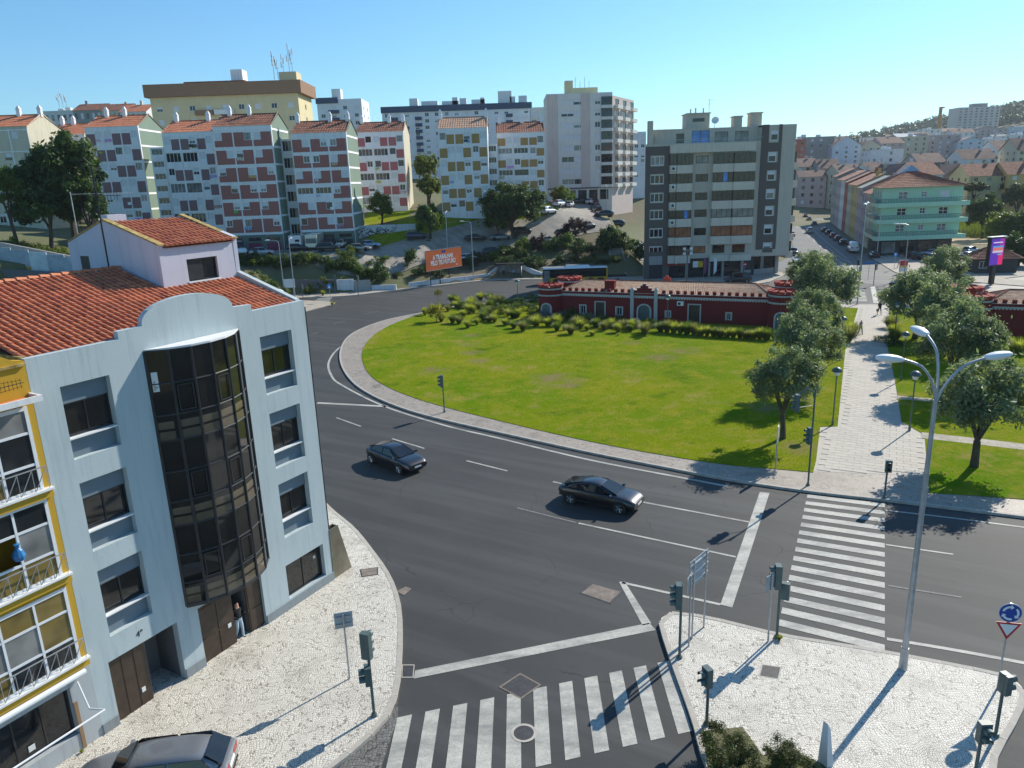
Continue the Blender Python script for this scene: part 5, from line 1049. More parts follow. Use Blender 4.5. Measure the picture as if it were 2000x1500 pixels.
for k in range(5): MB().cyl((W*(.4+.07*k), 5, Ht+1.5), (W*(.4+.07*k), 5, Ht+3.4+(k % 2)), .06, n=5).build('aerial', M['steel'], t)
wing = thing('balcony_wing', 'receding balcony side of the tall pale block', 'apartment block', (*D(1196,180,200)[:2], zH), R(62)); WL = 17; b = MB()
ops = [(2+c*6, 5+c*6, g0+fl*fh+1, g0+fl*fh+2.4) for fl in range(8) for c in range(3)]; facade(b, (0, 0, 0), WL, -4, Ht-.8, ops, .2); b.quad((0, .05, Ht-.8), (WL, .05, Ht-.8), (WL, 8, Ht-.8), (0, 8, Ht-.8)); b.build('wall', M['pinkish'], wing)
for o in ops: window(wing, (0, 0, 0), o[0], o[2], 3, 1.4, .2, 'brown_frame', 'glass', 1); MB().box(o[0]-.4, o[1]+.4, -1.0, -.01, o[2]-1.0, o[2]-.1).build('balcony', M['warm_white'], wing)

# ------------------------------------------------------------------ beige block by the roundabout
pcol('beige', (0.56, 0.5, 0.41), .35); pcol('beige_light', (0.66, 0.59, 0.48), .35); pcol('taupe', (0.135, 0.115, 0.1), .2); pcol('shop_dark', (0.06, 0.06, 0.06), .1)
M['glass_blue'] = glassy('blue_film_glass', (0.05, 0.2, 0.55), .1); M['glass_orange'] = glassy('orange_reflection_glass', (0.3, 0.12, 0.06), .1)
BD = 134.0; bx = lambda px: D(px, 420, BD)[0]; X0 = bx(1259); BW = bx(1545)-X0; LX = lambda px: bx(px)-X0; zt = lambda py, px=1380: D(px, py, BD)[2]-.12
bei = thing('beige_apartment_block', 'beige apartment block with dark grey strips and shops by the roundabout', 'apartment block', (X0, BD, .12)); ZT = zt(284); ZP = zt(248)
rowz = [zt(311), zt(347), zt(383), zt(416), zt(452), zt(487)]; fz = 3.25; g1_ = zt(504)
wins = []; f0 = (0, 0, 0)
for k, zc in enumerate(rowz):
    wins += [(LX(1269), LX(1295), zc-.75, zc+.75, 'white_frame', 2), (LX(1356), LX(1380), zc-.65, zc+.65, 'dark_frame', 1), (LX(1494), LX(1509), zc-.8, zc+.8, 'white_frame', 0)]
wins.append((LX(1497), LX(1511), zt(269)-.8, zt(269)+.8, 'white_frame', 0))
ops = [w_[:4] for w_ in wins]; b = MB()
facade(b, f0, LX(1480), g1_, ZT+.5, [o for o in ops if o[1] < LX(1480)], .2)
facade(b, (LX(1480), 0, 0), BW-LX(1480), g1_, ZP, [(o[0]-LX(1480), o[1]-LX(1480), o[2], o[3]) for o in ops if o[0] > LX(1480)], .2)
b.quad((3.4, 14, 0), (0, 0, 0), (0, 0, ZT), (3.4, 14, ZT)); b.quad((BW, 0, g1_), (BW, 14, g1_), (BW, 14, ZP), (BW, 0, ZP)); b.prism([(.06, .2), (LX(1480), .2), (LX(1480), 14), (3.4, 14)], ZT-.2, ZT-.05); b.box(LX(1480), BW, .01, 14, ZP-.3, ZP-.02); b.quad((LX(1480), 0, ZT), (LX(1480), 14, ZT), (LX(1480), 14, ZP), (LX(1480), 0, ZP)); b.quad((0, .1, g1_), (BW, .1, g1_), (BW, 14, g1_), (3.4, 14, g1_))
b.build('wall', M['beige'], bei)
MB().box(-.02, LX(1269), -.08, -.002, 0, ZT+.1).box(LX(1295), LX(1309), -.08, -.002, 0, ZT+.1).each('grey_strip', M['taupe'], bei)
MB().box(LX(1479), LX(1494)-.1, -.1, -.003, g1_+1.2, ZP+.05).box(LX(1511)+.1, LX(1518), -.1, -.003, g1_+1.2, ZP+.05).each('grey_strip', M['taupe'], bei)
for k in range(7):
    zl = (rowz[k-1]-.9 if k else ZT+.1); zlo = rowz[k]+.9 if k < 6 else g1_+1.4
    if zl-zlo > .1 or k == 6:
        MB().box(LX(1269), LX(1295), -.08, -.002, min(zl, zlo), max(zl, zlo)).build('grey_strip', M['taupe'], bei); MB().box(LX(1494)-.1, LX(1511)+.1, -.1, -.003, min(zl, zlo), max(zl, zlo)).build('grey_strip', M['taupe'], bei)
rg = random.Random(5)
for i, w_ in enumerate(wins): window(bei, f0, w_[0], w_[2], w_[1]-w_[0], w_[3]-w_[2], .12, w_[4], rg.choice(['glass', 'glass', 'glass_curtain', 'glass_orange' if w_[2] < rowz[4] else 'glass']), w_[5], (), .4 if w_[5] == 0 else 0, .1)
for k, zc in enumerate(rowz):
    for j, (xa, xb) in enumerate([(1305, 1318), (1318, 1348), (1387, 1426), (1426, 1467)]):
        a, c = LX(xa), LX(xb); pr = [.7, .95, .9, 1.15][j]
        if k == 5 and j >= 2:
            MB().box(a, c, -pr, -.01, zc-2.1, zc-1.0).build('balcony', M['beige_light'], bei); window(bei, f0, a+.6, zc-.7, (c-a)*.6, 1.4, -.03, 'brown_frame', 'glass', 1); continue
        MB().box(a+.01, c-.01, -pr, -.01, zc-2.25, zc-.85).build('balcony', M['beige_light'], bei)
        g_ = 'glass_orange' if k == 4 else ('glass_curtain' if k == 3 and j > 1 else 'glass')
        wd = window(bei, f0, a+.02, zc-.84, c-a-.04, 1.78, -pr+.14, 'brown_frame', g_, 3 if j else 1, (), 0, .08, name='glazed_balcony')
        if (k, j) in ((1, 2), (3, 1)): MB().box((c-a)*.5, (c-a)*.5+.75, -.02, -.001, .1, 1.7).build('blue_blind', M['glass_blue'], wd)
        MB().box(a+.02, c-.02, -pr+.16, -.02, zc+.95, zc+1.0).build('balcony_ceiling', M['beige'], bei)
    for q in (0, 1):
        MB().box(BW+.01, BW+1.3-.25*q, 1.5+q*5, 5+q*5, zc-2.2, zc-1.0).build('balcony', M['beige_light'], bei); MB().box(BW+.01, BW+1.0, 1.7+q*5, 4.8+q*5, zc-.98, zc+.8).build('glazed_balcony', M['glass'], bei)
    if k < 4:
        a_ = MB().box(LX(1307), LX(1315), -1.15, -.75, zc-1.75, zc-1.05).build('air_conditioner', M['light_white'], bei); f_ = MB().lathe([(.26, 0), (.26, .02), (.01, .02)], 12).build('fan', M['dark_metal'], a_, (LX(1310.5), -1.16, zc-1.4)); f_.rotation_euler = (R(90), 0, 0)
# penthouse storey, railings, roof boxes
b = MB(); po = [(LX(1352), LX(1386), ZT+.2, ZT+2.6), (LX(1396), LX(1422), ZT+.2, ZT+2.3), (LX(1435), LX(1461), ZT+.2, ZT+2.3), (LX(1322), LX(1337), ZT+.1, ZT+2.2)]; facade(b, (LX(1266), 2.0, 0), LX(1480)-LX(1266), ZT-.1, ZP-.05, [(o[0]-LX(1266), o[1]-LX(1266), o[2], o[3]) for o in po], .2); b.prism([(LX(1266), 2.2), (LX(1480), 2.2), (LX(1480), 13.9), (LX(1266)+3.2, 13.9)], ZP-.3, ZP-.05); b.quad((LX(1266)+3.2, 14, ZT), (LX(1266), 2, ZT), (LX(1266), 2, ZP-.05), (LX(1266)+3.2, 14, ZP-.05)); pent_ = b.build('penthouse', M['beige'], bei)
for o, g_ in zip(po, ('glass_blue', 'glass_curtain', 'glass_curtain', 'glass')): window(pent_, (0, 2.0, 0), o[0], o[2], o[1]-o[0], o[3]-o[2], .2, 'dark_frame', g_, 1)
MB().box(LX(1265), LX(1274), .5, 1.6, ZT, zt(232)).build('chimney', M['beige'], bei)
MB().box(LX(1348), LX(1391), 4, 8, ZP-.1, zt(218)).box(LX(1346), LX(1393), 3.8, 8.2, zt(218)+.001, zt(216)).build('lift_room', M['beige'], bei); MB().box(LX(1358), LX(1381), 3.96, 3.99, zt(234), zt(227)).build('vent_window', M['glass'], bei)
for a, c, tp_ in ((1436, 1451, 228), (1468, 1489, 222)): MB().box(LX(a), LX(c), 3, 5, ZP-.1, zt(tp_)).box(LX(a)-.15, LX(c)+.15, 2.85, 5.15, zt(tp_)+.001, zt(tp_)+.2).build('chimney', M['beige'], bei)
for a, tp_ in ((1356, 207), (1366, 205), (1381, 206)): MB().cyl((LX(a), 5, zt(218)), (LX(a), 5, zt(tp_)), .12, n=6).build('flue', M['steel'], bei)
MB().cyl((LX(1392), 5, zt(218)), (LX(1392), 5, zt(188)), .04, n=5).cyl((LX(1389), 5, zt(190)), (LX(1402), 5, zt(190)), .03, n=4).cyl((LX(1389), 5, zt(198)), (LX(1399), 5, zt(198)), .03, n=4).build('aerial', M['steel'], bei)
ds = MB().lathe([(.01, 0), (.35, .05), (.65, .2), (.62, .22), (.34, .09), (.01, .04)], 16).build('satellite_dish', M['light_white'], bei, (LX(1402), 4, zt(233))); ds.rotation_euler = (R(70), 0, R(-20)); MB().cyl((0, 0, 0), (0, -1.4, .35), .05, n=5).build('stand', M['steel'], ds)
for z_ in (ZT+.85, ZT+1.1): MB().cyl((LX(1310), -.6, z_), (LX(1480), -.6, z_), .03, n=4).build('railing', M['steel'], bei)
MB().box(LX(1305), LX(1467), -.9, -.02, ZT-1.15, ZT+.3).build('terrace_parapet', M['beige_light'], bei)
# ground floor
b = MB(); b.box(.0, LX(1480), .6, .7, 0, g1_); b.box(LX(1480), BW-1, 3.5, 3.6, 0, g1_); b.build('shop_back', M['shop_dark'], bei)
for a, c in ((1259, 1263), (1296, 1300), (1342, 1347), (1388, 1391), (1414, 1418), (1452, 1457)): MB().box(LX(a), LX(c), -.05, .6, 0, g1_).build('pillar', M['concrete'], bei)
MB().box(LX(1263), LX(1296), .2, .3, 0, g1_-.9).build('garage_door', M['shop_dark'], bei); MB().box(LX(1259), LX(1300), -.06, .1, g1_-.9, g1_+1.2).build('lintel', M['concrete'], bei)
M['shop_red'] = simple('red_sign', (0.3, 0.03, 0.025), .4); M['shop_yellow'] = simple('yellow_sign', (0.7, 0.4, 0.02), .4)
sg = MB().box(LX(1301), LX(1341), -.12, .0, g1_-1.15, g1_-.1).build('shop_sign', M['shop_red'], bei); MB().lathe([(.22, 0), (.3, 0), (.3, .02), (.22, .02), (.22, 0)], 18).build('emblem', M['light_white'], sg, (LX(1322), -.14, g1_-.6)).rotation_euler = (R(90), 0, 0)
MB().box(LX(1356), LX(1366), -.1, .0, g1_-1.6, g1_-.5).build('shop_sign', M['light_white'], bei); MB().box(LX(1366), LX(1376), -.1, .0, g1_-1.6, g1_-.5).build('shop_sign', M['shop_yellow'], bei)
for a, c in ((1303, 1340), (1350, 1386), (1393, 1412), (1420, 1450)): MB().box(LX(a), LX(c), .3, .34, .1, g1_-1.3).build('shop_window', M['glass'], bei)
MB().box(LX(1480), BW-1.2, 3.0, 3.4, .8, g1_-.3).build('shop_window', M['glass'], bei); MB().hexa([(LX(1460), .1, -.1), (LX(1462), .1, -.1), (BW-.6, 3.2, -.1), (BW-.6, 3.5, -.1), (LX(1460), .1, 1.0), (LX(1462), .1, 1.0), (BW-.6, 3.2, 1.0), (BW-.6, 3.5, 1.0)]).build('low_wall', M['concrete'], bei)
for px_ in (1500, 1530): MB().box(LX(px_), LX(px_)+.6, 2.6, 3.2, 0, g1_).build('pillar', M['concrete'], bei)
# ------------------------------------------------------------------ green corner building and the street
pcol('mint', (0.42, 0.68, 0.5), .15); pcol('mint_pale', (0.5, 0.6, 0.48), .2)
gx0, gy0 = G(1712, 499); GA = R(0); gw = D(1876, 420, gy0)[0]-gx0; gz = lambda py, px=1790: D(px, py, gy0)[2]
grn = thing('green_corner_building', 'mint green corner building with dark balcony railings and hipped tile roof', 'building', (gx0, gy0, 0.1)); sl_ = [gz(461), gz(429), gz(397)]; ev = gz(366)
SA = R(71); b = MB(); fs = (0, 0, 0); ops = []; wl_ = []
for k, z in enumerate(sl_):
    for xa, w_, h_, z_ in ((.26, 2.0, 1.5, .9), (.52, 1.2, 1.2, 1.15), (.78, 2.0, 1.5, .9)): wl_.append((xa*gw-w_/2, z+z_, w_, h_))
ops = [(q[0], q[0]+q[2], q[1], q[1]+q[3]) for q in wl_]; facade(b, fs, gw, sl_[0], ev, ops, .2)
SLn = 16.0; fl_ = (-math.cos(SA)*-SLn, math.sin(SA)*SLn, SA+R(180)); opl = [(1.2+c*3.7, 3.2+c*3.7, z+.9, z+2.5) for z in sl_ for c in range(4)]
facade(b, fl_, SLn, sl_[0], ev, opl, .2); b.quad((gw, 0, sl_[0]), (gw, 15, sl_[0]), (gw, 15, ev), (gw, 0, ev)); b.add([(0, 0, ev), (gw, 0, ev), (gw, 15, ev), (math.cos(SA)*SLn, math.sin(SA)*SLn, ev)], [(0, 1, 2, 3)]); b.build('wall', M['mint'], grn)
for q in wl_: window(grn, fs, *q, .2, 'white_frame', random.choice(['glass', 'glass_curtain']), 1, (.5,), random.choice([0, 0, 1.0]) if q[2] > 1.5 else 0, .1)
for o in opl: window(grn, fl_, o[0], o[2], 2.0, 1.6, .2, 'white_frame', 'glass', 2, (), 0, .1)
for z in sl_:
    bs = MB().box(-1.2, gw+1.0, -1.2, -.01, z-.75, z+.15).build('balcony_slab', M['mint'], grn); MB().box(gw+.01, gw+1.0, -.01, 5, z-.75, z+.15).build('balcony_return', M['mint'], grn)
    rl = MB(); rl.box(-1.15, gw+.95, -1.17, -1.11, z+.95, z+1.02)
    for k in range(60): x = -1.1+(gw+2)*k/59; rl.box(x-.04, x+.04, -1.16, -1.12, z+.15, z+.95)
    rl.build('railing', M['green_metal'], grn)
    lf = MB(); ca, sa = math.cos(SA), math.sin(SA)
    def L2(u, v_, zz): return (ca*u-sa*v_, sa*u+ca*v_, zz)
    lf.hexa([L2(0, 0, z-.6), L2(SLn, 0, z-.6), L2(SLn, 1.1, z-.6), L2(0, 1.1, z-.6), L2(0, 0, z+.1), L2(SLn, 0, z+.1), L2(SLn, 1.1, z+.1), L2(0, 1.1, z+.1)]); lf.build('balcony_slab', M['mint_pale'], grn)
    lr = MB(); lr.hexa([L2(0, 1.02, z+.1), L2(SLn, 1.02, z+.1), L2(SLn, 1.08, z+.1), L2(0, 1.08, z+.1), L2(0, 1.02, z+1.0), L2(SLn, 1.02, z+1.0), L2(SLn, 1.08, z+1.0), L2(0, 1.08, z+1.0)]); lr.build('railing', M['green_metal'], grn)
rb = MB(); e0, e1, e2, e3 = (-1.0, -1.0, ev), (gw+1, -1.0, ev), (gw+1, 16, ev), L2(SLn, 1, ev); ap = (gw*.52, 7, ev+3.6); ap2 = (gw*.6, 9, ev+3.6)
corr_roof(rb, e0, e1, ap, ap, .5, 1.2, .06); corr_roof(rb, e1, e2, ap, ap, .5, 1.2, .06); corr_roof(rb, e3, e0, ap, ap, .5, 1.2, .06); corr_roof(rb, e2, e3, ap, ap, .5, 1.2, .06); ro = rb.build('roof', M['tile_old'], grn)
MB().add([(gw*.42, 5.5, ev+2.6), (gw*.66, 5.5, ev+2.6), (gw*.66, 8.5, ev+2.6), (gw*.42, 8.5, ev+2.6), (gw*.54, 7, ev+4.6)], [(0, 1, 4), (1, 2, 4), (2, 3, 4), (3, 0, 4)]).build('skylight', M['steel'], ro)
MB().box(0, gw-1, .3, .6, 0, sl_[0]-.7).build('shop_wall', M['shop_dark'], grn); MB().add([L2(0, -.05, 0), L2(SLn, -.05, 0), L2(SLn, -.05, sl_[0]-.6), L2(0, -.05, sl_[0]-.6)], [(0, 1, 2, 3)]).build('shop_front', M['shop_dark'], grn)
for k in range(4): MB().box(1+k*4, 3.9+k*4, .2, .29, .3, sl_[0]-1.2).build('shop_window', M['glass_curtain' if k == 0 else 'glass'], grn)
# row of houses up the street
pcol('t_pink', (0.5, 0.38, 0.36), .4); pcol('t_yellow', (0.6, 0.42, 0.16), .3); pcol('t_red', (0.4, 0.12, 0.08), .3); pcol('t_grey', (0.3, 0.31, 0.29), .4); pcol('t_white', (0.66, 0.66, 0.64), .4); pcol('t_cream', (0.55, 0.49, 0.36), .4); pcol('t_mauve', (0.4, 0.34, 0.36), .4); pcol('t_darkgrey', (0.17, 0.18, 0.16), .3); pcol('t_paleyellow', (0.55, 0.48, 0.26), .3); pcol('t_paleblue', (0.5, 0.56, 0.62), .3)
def townhouse(x, y, w_, d_, h_, ang, wallm, roofm, label, floors=4, cols=3, zb=None, roof='gable', group=None, side=True, rise=None, cat='house', name='town_house', fine=True, axis='x'):
    zb = hz(x, y) if zb is None else zb; t = thing(name, label, cat, (x, y, zb), ang, group); rise = rise if rise is not None else d_*.22; b = MB(); f0 = (0, 0, 0); fh = h_/floors; ww = min(1.3, w_/cols*.5); ops = [((c+.5)*w_/cols-ww/2, (c+.5)*w_/cols+ww/2, fl*fh+fh*.32, fl*fh+fh*.78) for fl in range(floors) for c in range(cols)]
    facade(b, f0, w_, -6, h_, ops, .15); sc = max(1, int(d_/4)); fsd = [(w_, 0, R(90)), (0, d_, R(-90))]; sops = [((c+.5)*d_/sc-ww/2, (c+.5)*d_/sc+ww/2, fl*fh+fh*.32, fl*fh+fh*.78) for fl in range(floors) for c in range(sc)] if side else []
    for f_ in fsd: facade(b, f_, d_, -6, h_, sops, .15)
    b.quad((w_, d_, -6), (0, d_, -6), (0, d_, h_), (w_, d_, h_))
    if roof == 'gable':
        if axis == 'x': b.add([(w_, 0, h_), (w_, d_, h_), (w_, d_/2, h_+rise)], [(0, 1, 2)]); b.add([(0, d_, h_), (0, 0, h_), (0, d_/2, h_+rise)], [(0, 1, 2)])
        else: b.add([(0, 0, h_), (w_, 0, h_), (w_/2, 0, h_+rise)], [(0, 1, 2)]); b.add([(w_, d_, h_), (0, d_, h_), (w_/2, d_, h_+rise)], [(0, 1, 2)])
    else: b.quad((0, 0, h_-.1), (w_, 0, h_-.1), (w_, d_, h_-.1), (0, d_, h_-.1))
    b.build('wall', M[wallm], t); g = MB()
    def panes(f_, oo):
        for o in oo: g.add([fpt(f_, o[0], .13, o[2]), fpt(f_, o[1], .13, o[2]), fpt(f_, o[1], .13, o[3]), fpt(f_, o[0], .13, o[3])], [(0, 1, 2, 3)], random.choice([0, 0, 1, 2]))
    panes(f0, ops); [panes(f_, sops) for f_ in fsd]; stuff(g.build('windows', [M['glass'], M['shutter'], M['glass_curtain']], t))
    if roof == 'gable':
        rb = MB(); ov = .35
        if axis == 'x':
            for s_ in (0, 1):
                y0_, y1_ = (-ov, d_/2) if s_ == 0 else (d_+ov, d_/2); rb.quad((-ov if not s_ else w_+ov, y0_, h_-.1), (w_+ov if not s_ else -ov, y0_, h_-.1), (w_+ov if not s_ else -ov, y1_, h_+rise+.1), (-ov if not s_ else w_+ov, y1_, h_+rise+.1))
        else:
            rb.quad((-ov, d_+ov, h_-.1), (-ov, -ov, h_-.1), (w_/2, -ov, h_+rise+.1), (w_/2, d_+ov, h_+rise+.1)); rb.quad((w_+ov, -ov, h_-.1), (w_+ov, d_+ov, h_-.1), (w_/2, d_+ov, h_+rise+.1), (w_/2, -ov, h_+rise+.1))
        ro = rb.build('roof', M[roofm], t)
        for q in range(random.randint(1, 2)): xx, yy = random.uniform(.15, .85)*w_, d_*random.uniform(.35, .7); MB().box(xx, xx+.9, yy, yy+.7, h_+.1, h_+rise+random.uniform(.6, 1.6)).build('chimney', M[wallm], ro)
    else:
        for q in range(2): xx = random.uniform(.1, .7)*w_; MB().box(xx, xx+2.2, d_*.4, d_*.4+2, h_-.2, h_+random.uniform(1.2, 2.6)).build('roof_box', M['t_white'], t)
        MB().box(-.1, w_+.1, -.1, .2, h_-.1, h_+.5).build('parapet', M[wallm], t)
    return t
random.seed(21)
sd = Vector((G(1600,425)[0]-G(1700,503)[0], G(1600,425)[1]-G(1700,503)[1])).normalized(); sang = math.atan2(sd.y, sd.x)
base = Vector((gx0, gy0))+sd*SLn; u = 0
row = [('t_cream','tile_old',8,12.5,'cream house with glazed balconies next up from the green corner'),('t_mauve','tile_old',9,12.5,'mauve house in the street row with dark shutters'),('t_pink','t_grey',11,13.5,'pink and grey house in the street row, curved zinc roof'),('t_yellow','tile_old',12,14,'yellow house with blank gable wall in the street row'),('t_cream','tile_old',11,14,'pale cream house beyond the yellow gable'),('t_red','tile_old',10,14.5,'red house further up the street row'),('t_white','tile_old',12,15,'white house near the far end of the street row'),('t_pink','tile_old',14,15,'pink house at the far end of the street row'),('t_grey','tile_old',16,16,'grey house closing the street row')]
for wm, rm, ln, h_, lb in row:
    p = base+sd*(u+ln); townhouse(p.x, p.y, ln-.05, 12, h_, sang+R(180), wm, rm, lb, 4, max(2, int(ln/3.4)), .1, side=True); u += ln
    if 'yellow house' in lb: u += 1
# houses seen behind, measured from the photograph
far = [(1790,318,1842,372,235,'t_white','tile_old','white house with roof terrace behind the green building'),(1842,322,1890,378,262,'t_darkgrey','tile_old','house with tall blank grey gable behind the green building'),(1890,322,1965,372,240,'t_paleyellow','tile_old','pale yellow house with rows of small windows above the reeds'),(1965,318,2040,374,236,'t_yellow','tile_old','ochre yellow house with white balconies at right edge'),
 (1700,318,1745,350,300,'t_white','tile_old','small white house behind the street row roofs'),(1745,322,1790,350,290,'t_cream','tile_old','small cream house with tan gable behind the green roof'),(1640,322,1690,345,330,'t_cream','tile_old','cream house above the grey zinc roof'),(1555,310,1600,340,360,'t_cream','tile_old','cream house at the far left of the roofs'),(1600,312,1640,340,350,'t_grey','tile_old','grey house with tan roof beside the cream one'),
 (1625,268,1678,300,430,'t_paleblue','tile_old','big white blank gable house on the rising ground'),(1560,265,1625,298,440,'t_grey','t_red','grey apartment house with red roof trim at far left'),(1545,270,1572,300,420,'t_red','t_red','red painted house beside the beige block'),(1680,275,1720,300,450,'t_cream','tile_old','cream house right of the blank gable'),
 (1720,268,1765,300,480,'t_pink','tile_old','pink apartment house in the middle distance'),(1765,265,1812,300,500,'t_cream','t_grey','long cream apartment slab, left section'),(1812,263,1868,300,510,'t_pink','t_grey','long pinkish apartment slab, middle section'),(1868,268,1915,298,500,'t_paleblue','tile_old','pale blue apartment house with red roof gables'),(1915,270,1960,298,500,'t_white','t_grey','white apartment house with dark roof terrace'),(1960,262,2030,292,520,'t_white','t_grey','white apartment house with dome roof box at right'),
 (1945,275,1992,305,380,'t_white','tile_old','bright white house with four balconies at right'),(1985,270,2050,315,330,'t_cream','tile_old','tan house at the right edge of the roofs'),(1700,290,1760,312,400,'t_white','t_grey','white row of flat roofed houses in the dip'),(1880,292,1945,318,340,'t_white','tile_old','white house with broad hipped terrace roof'),(1795,300,1850,318,350,'t_grey','tile_old','grey house with steep dark roofs'),
 (1790,252,1835,270,620,'t_white','t_grey','small white flats below the wooded hill'),(1840,250,1880,270,640,'t_cream','tile_old','cream flats with pale roof below the pink tower'),(1690,278,1730,292,560,'t_grey','tile_old','far grey flats at the foot of the wood'),(1880,248,1960,268,640,'t_pink','tile_old','far row with red gables under the pink tower'),(1960,248,2020,268,660,'t_paleblue','t_grey','pale flats at the foot of the right hill'),(1735,262,1790,276,600,'t_red','tile_old','far reddish flats in front of the wood')]
for k, (xa, yt, xb, yb2, d, wm, rm, lb) in enumerate(far):
    p0 = D(xa, yb2, d); p1 = D(xb, yb2, d); zt_ = D((xa+xb)/2, yt, d)[2]; w_ = p1[0]-p0[0]; zb = min(p0[2], hz(p0[0], d)+2); hh = max(6, zt_-zb)
    gable_front = any(q in lb for q in ('blank', 'gable'))
    townhouse(p0[0], d, w_, 11+d*.01, hh*(.8 if rm == 'tile_old' else .95), R(random.uniform(-12, 8)), wm, ('tile_far' if rm == 'tile_old' and d > 250 else rm), lb, max(2, round(hh/3.3)), max(2, int(w_/(3.2 if d < 400 else 4))), zb, 'gable' if rm in ('tile_old',) else 'flat', side=not gable_front, rise=hh*.22, axis='y' if gable_front else 'x')
# random infill of roofs between them
rg = random.Random(4); kinds = ['t_white', 't_cream', 't_pink', 't_grey', 't_mauve', 't_paleblue']
for k in range(34):
    px, d = rg.uniform(1560, 2030), rg.uniform(330, 600); x = D(px, 300, d)[0]; zb = hz(x, d); w_ = rg.uniform(10, 20)
    townhouse(x, d, w_, 11, rg.uniform(9, 14), R(rg.uniform(-25, 20)), rg.choice(kinds), rg.choice(['tile_far', 'tile_far', 't_grey', 't_white']), 'small house with tiled or flat roof among the roofs of the far town', 4, max(3, int(w_/3.6)), zb, rg.choice(['gable', 'gable', 'flat']), 'houses of the far town', rise=2.6, side=False)  # grey and white roof colours also stand in for backlit tile
# pink tower, far left roofs
t, W, Ht, fh, g0 = slab('pink apartment tower below the wooded hill', (1873,210), (1955,206), 900, 50, 8, 10, 'pinkish', 20, shut=0, win=(3.0, 1.8), top=1); MB().box(W*.38, W*.72, 3, 12, Ht, Ht+4).build('lift_room', M['t_grey'], t)
for k, (xa, xb, yt, d, wm, rm, lb) in enumerate([(92,150,212,330,'t_white','t_grey','white stepped flats with bay fronts on the left skyline'),(150,205,208,325,'t_grey','tile_old','grey flats with sloped party walls on the left skyline'),(205,255,208,320,'t_cream','tile_old','cream flats with solar panels on the left skyline'),(240,292,210,300,'t_white','tile','white house with orange roof left of the yellow slab')]):
    p0 = D(xa, 260, d); p1 = D(xb, 260, d); townhouse(p0[0], d, p1[0]-p0[0], 14, D(xa, yt, d)[2]-22-1.5, 0, wm, rm, lb, 6, 5, 22, 'gable' if 'tile' in rm else 'flat', rise=3, side=False)
cr = thing('tower_crane', 'far orange tower crane mast in front of the wood', 'crane', D(1832, 262, 700)); MB().box(-1, 1, -1, 1, -5, 22).build('mast', simple('crane_orange', (0.45, 0.2, 0.03), .6), cr); MB().box(-1.2, 3, -.7, .7, 22, 23.2).build('cab', M['tile'], cr)
# wooded hill
def wood():
    rg = np.random.default_rng(8); pts = []
    while len(pts) < 1500:
        px = rg.uniform(1660, 2120); d = rg.uniform(960, 1330); x = D(px, 250, d)[0]; pts.append((x, d, hz(x, d)))
    P = np.array(pts); n = len(P); k = 36; hgt = rg.uniform(9, 17, n); q = rg.normal(size=(n, k, 3)); q /= np.linalg.norm(q, axis=2)[..., None]; C = P[:, None, :]+np.stack([np.zeros(n), np.zeros(n), hgt*.62], 1)[:, None, :]+q*(np.stack([hgt*.36, hgt*.36, hgt*.36], 1)[:, None, :])*rg.uniform(.5, 1, (n, k, 1))
    C = C.reshape(-1, 3); m_ = len(C); nn = q.reshape(-1, 3)+rg.normal(size=(m_, 3))*.5; nn /= np.linalg.norm(nn, axis=1)[:, None]; a = np.cross(nn, rg.normal(size=(m_, 3))); a /= np.linalg.norm(a, axis=1)[:, None]; bb = np.cross(nn, a); s = rg.uniform(1.0, 2.2, (m_, 1))
    return np_mesh('wood', np.stack([C-a*s, C-bb*s*.7, C+a*s, C+bb*s*.7], 1).reshape(-1, 3), np.arange(4*m_).reshape(m_, 4), M['leaf_far'])
wd = stuff(ob('wood', wood())); wd['label'] = 'dark pine wood covering the hill at upper right'; wd['category'] = 'wood'
# ------------------------------------------------------------------ vehicles (nose towards +x)
PAINTS = {'black': (0.008, 0.008, 0.01), 'charcoal': (0.018, 0.019, 0.024), 'grey': (0.2, 0.21, 0.225), 'silver': (0.42, 0.44, 0.46), 'white': (0.75, 0.76, 0.77), 'navy': (0.012, 0.018, 0.06), 'blue': (0.05, 0.11, 0.25), 'red': (0.3, 0.015, 0.02), 'cream': (0.6, 0.54, 0.42), 'icegrey': (0.3, 0.38, 0.46), 'beige': (0.3, 0.27, 0.22), 'teal': (0.02, 0.12, 0.12), 'ink': (0.012, 0.012, 0.02)}
for k, c in PAINTS.items(): M['car_'+k] = paint('car_paint_'+k, c, 0.35 if k in ('grey', 'silver', 'charcoal', 'icegrey', 'beige') else 0.0)
M['headlight'] = simple('headlight', (0.7, 0.72, 0.75), .15, .4, var=.05); M['taillight'] = simple('taillight', (0.3, 0.01, 0.012), .2, var=.1); M['plate'] = M['light_white']
def baked(b, mats, levels=1, name='body'):
    me = b.mesh(name, mats, False); o = bpy.data.objects.new('tmp', me); COL.objects.link(o); md = o.modifiers.new('s', 'SUBSURF'); md.levels = levels; md.render_levels = levels
    dg = bpy.context.evaluated_depsgraph_get(); n = bpy.data.meshes.new_from_object(o.evaluated_get(dg)); bpy.data.objects.remove(o); n.name = name
    n.polygons.foreach_set('use_smooth', [True]*len(n.polygons)); n.set_sharp_from_angle(angle=R(50)); return n
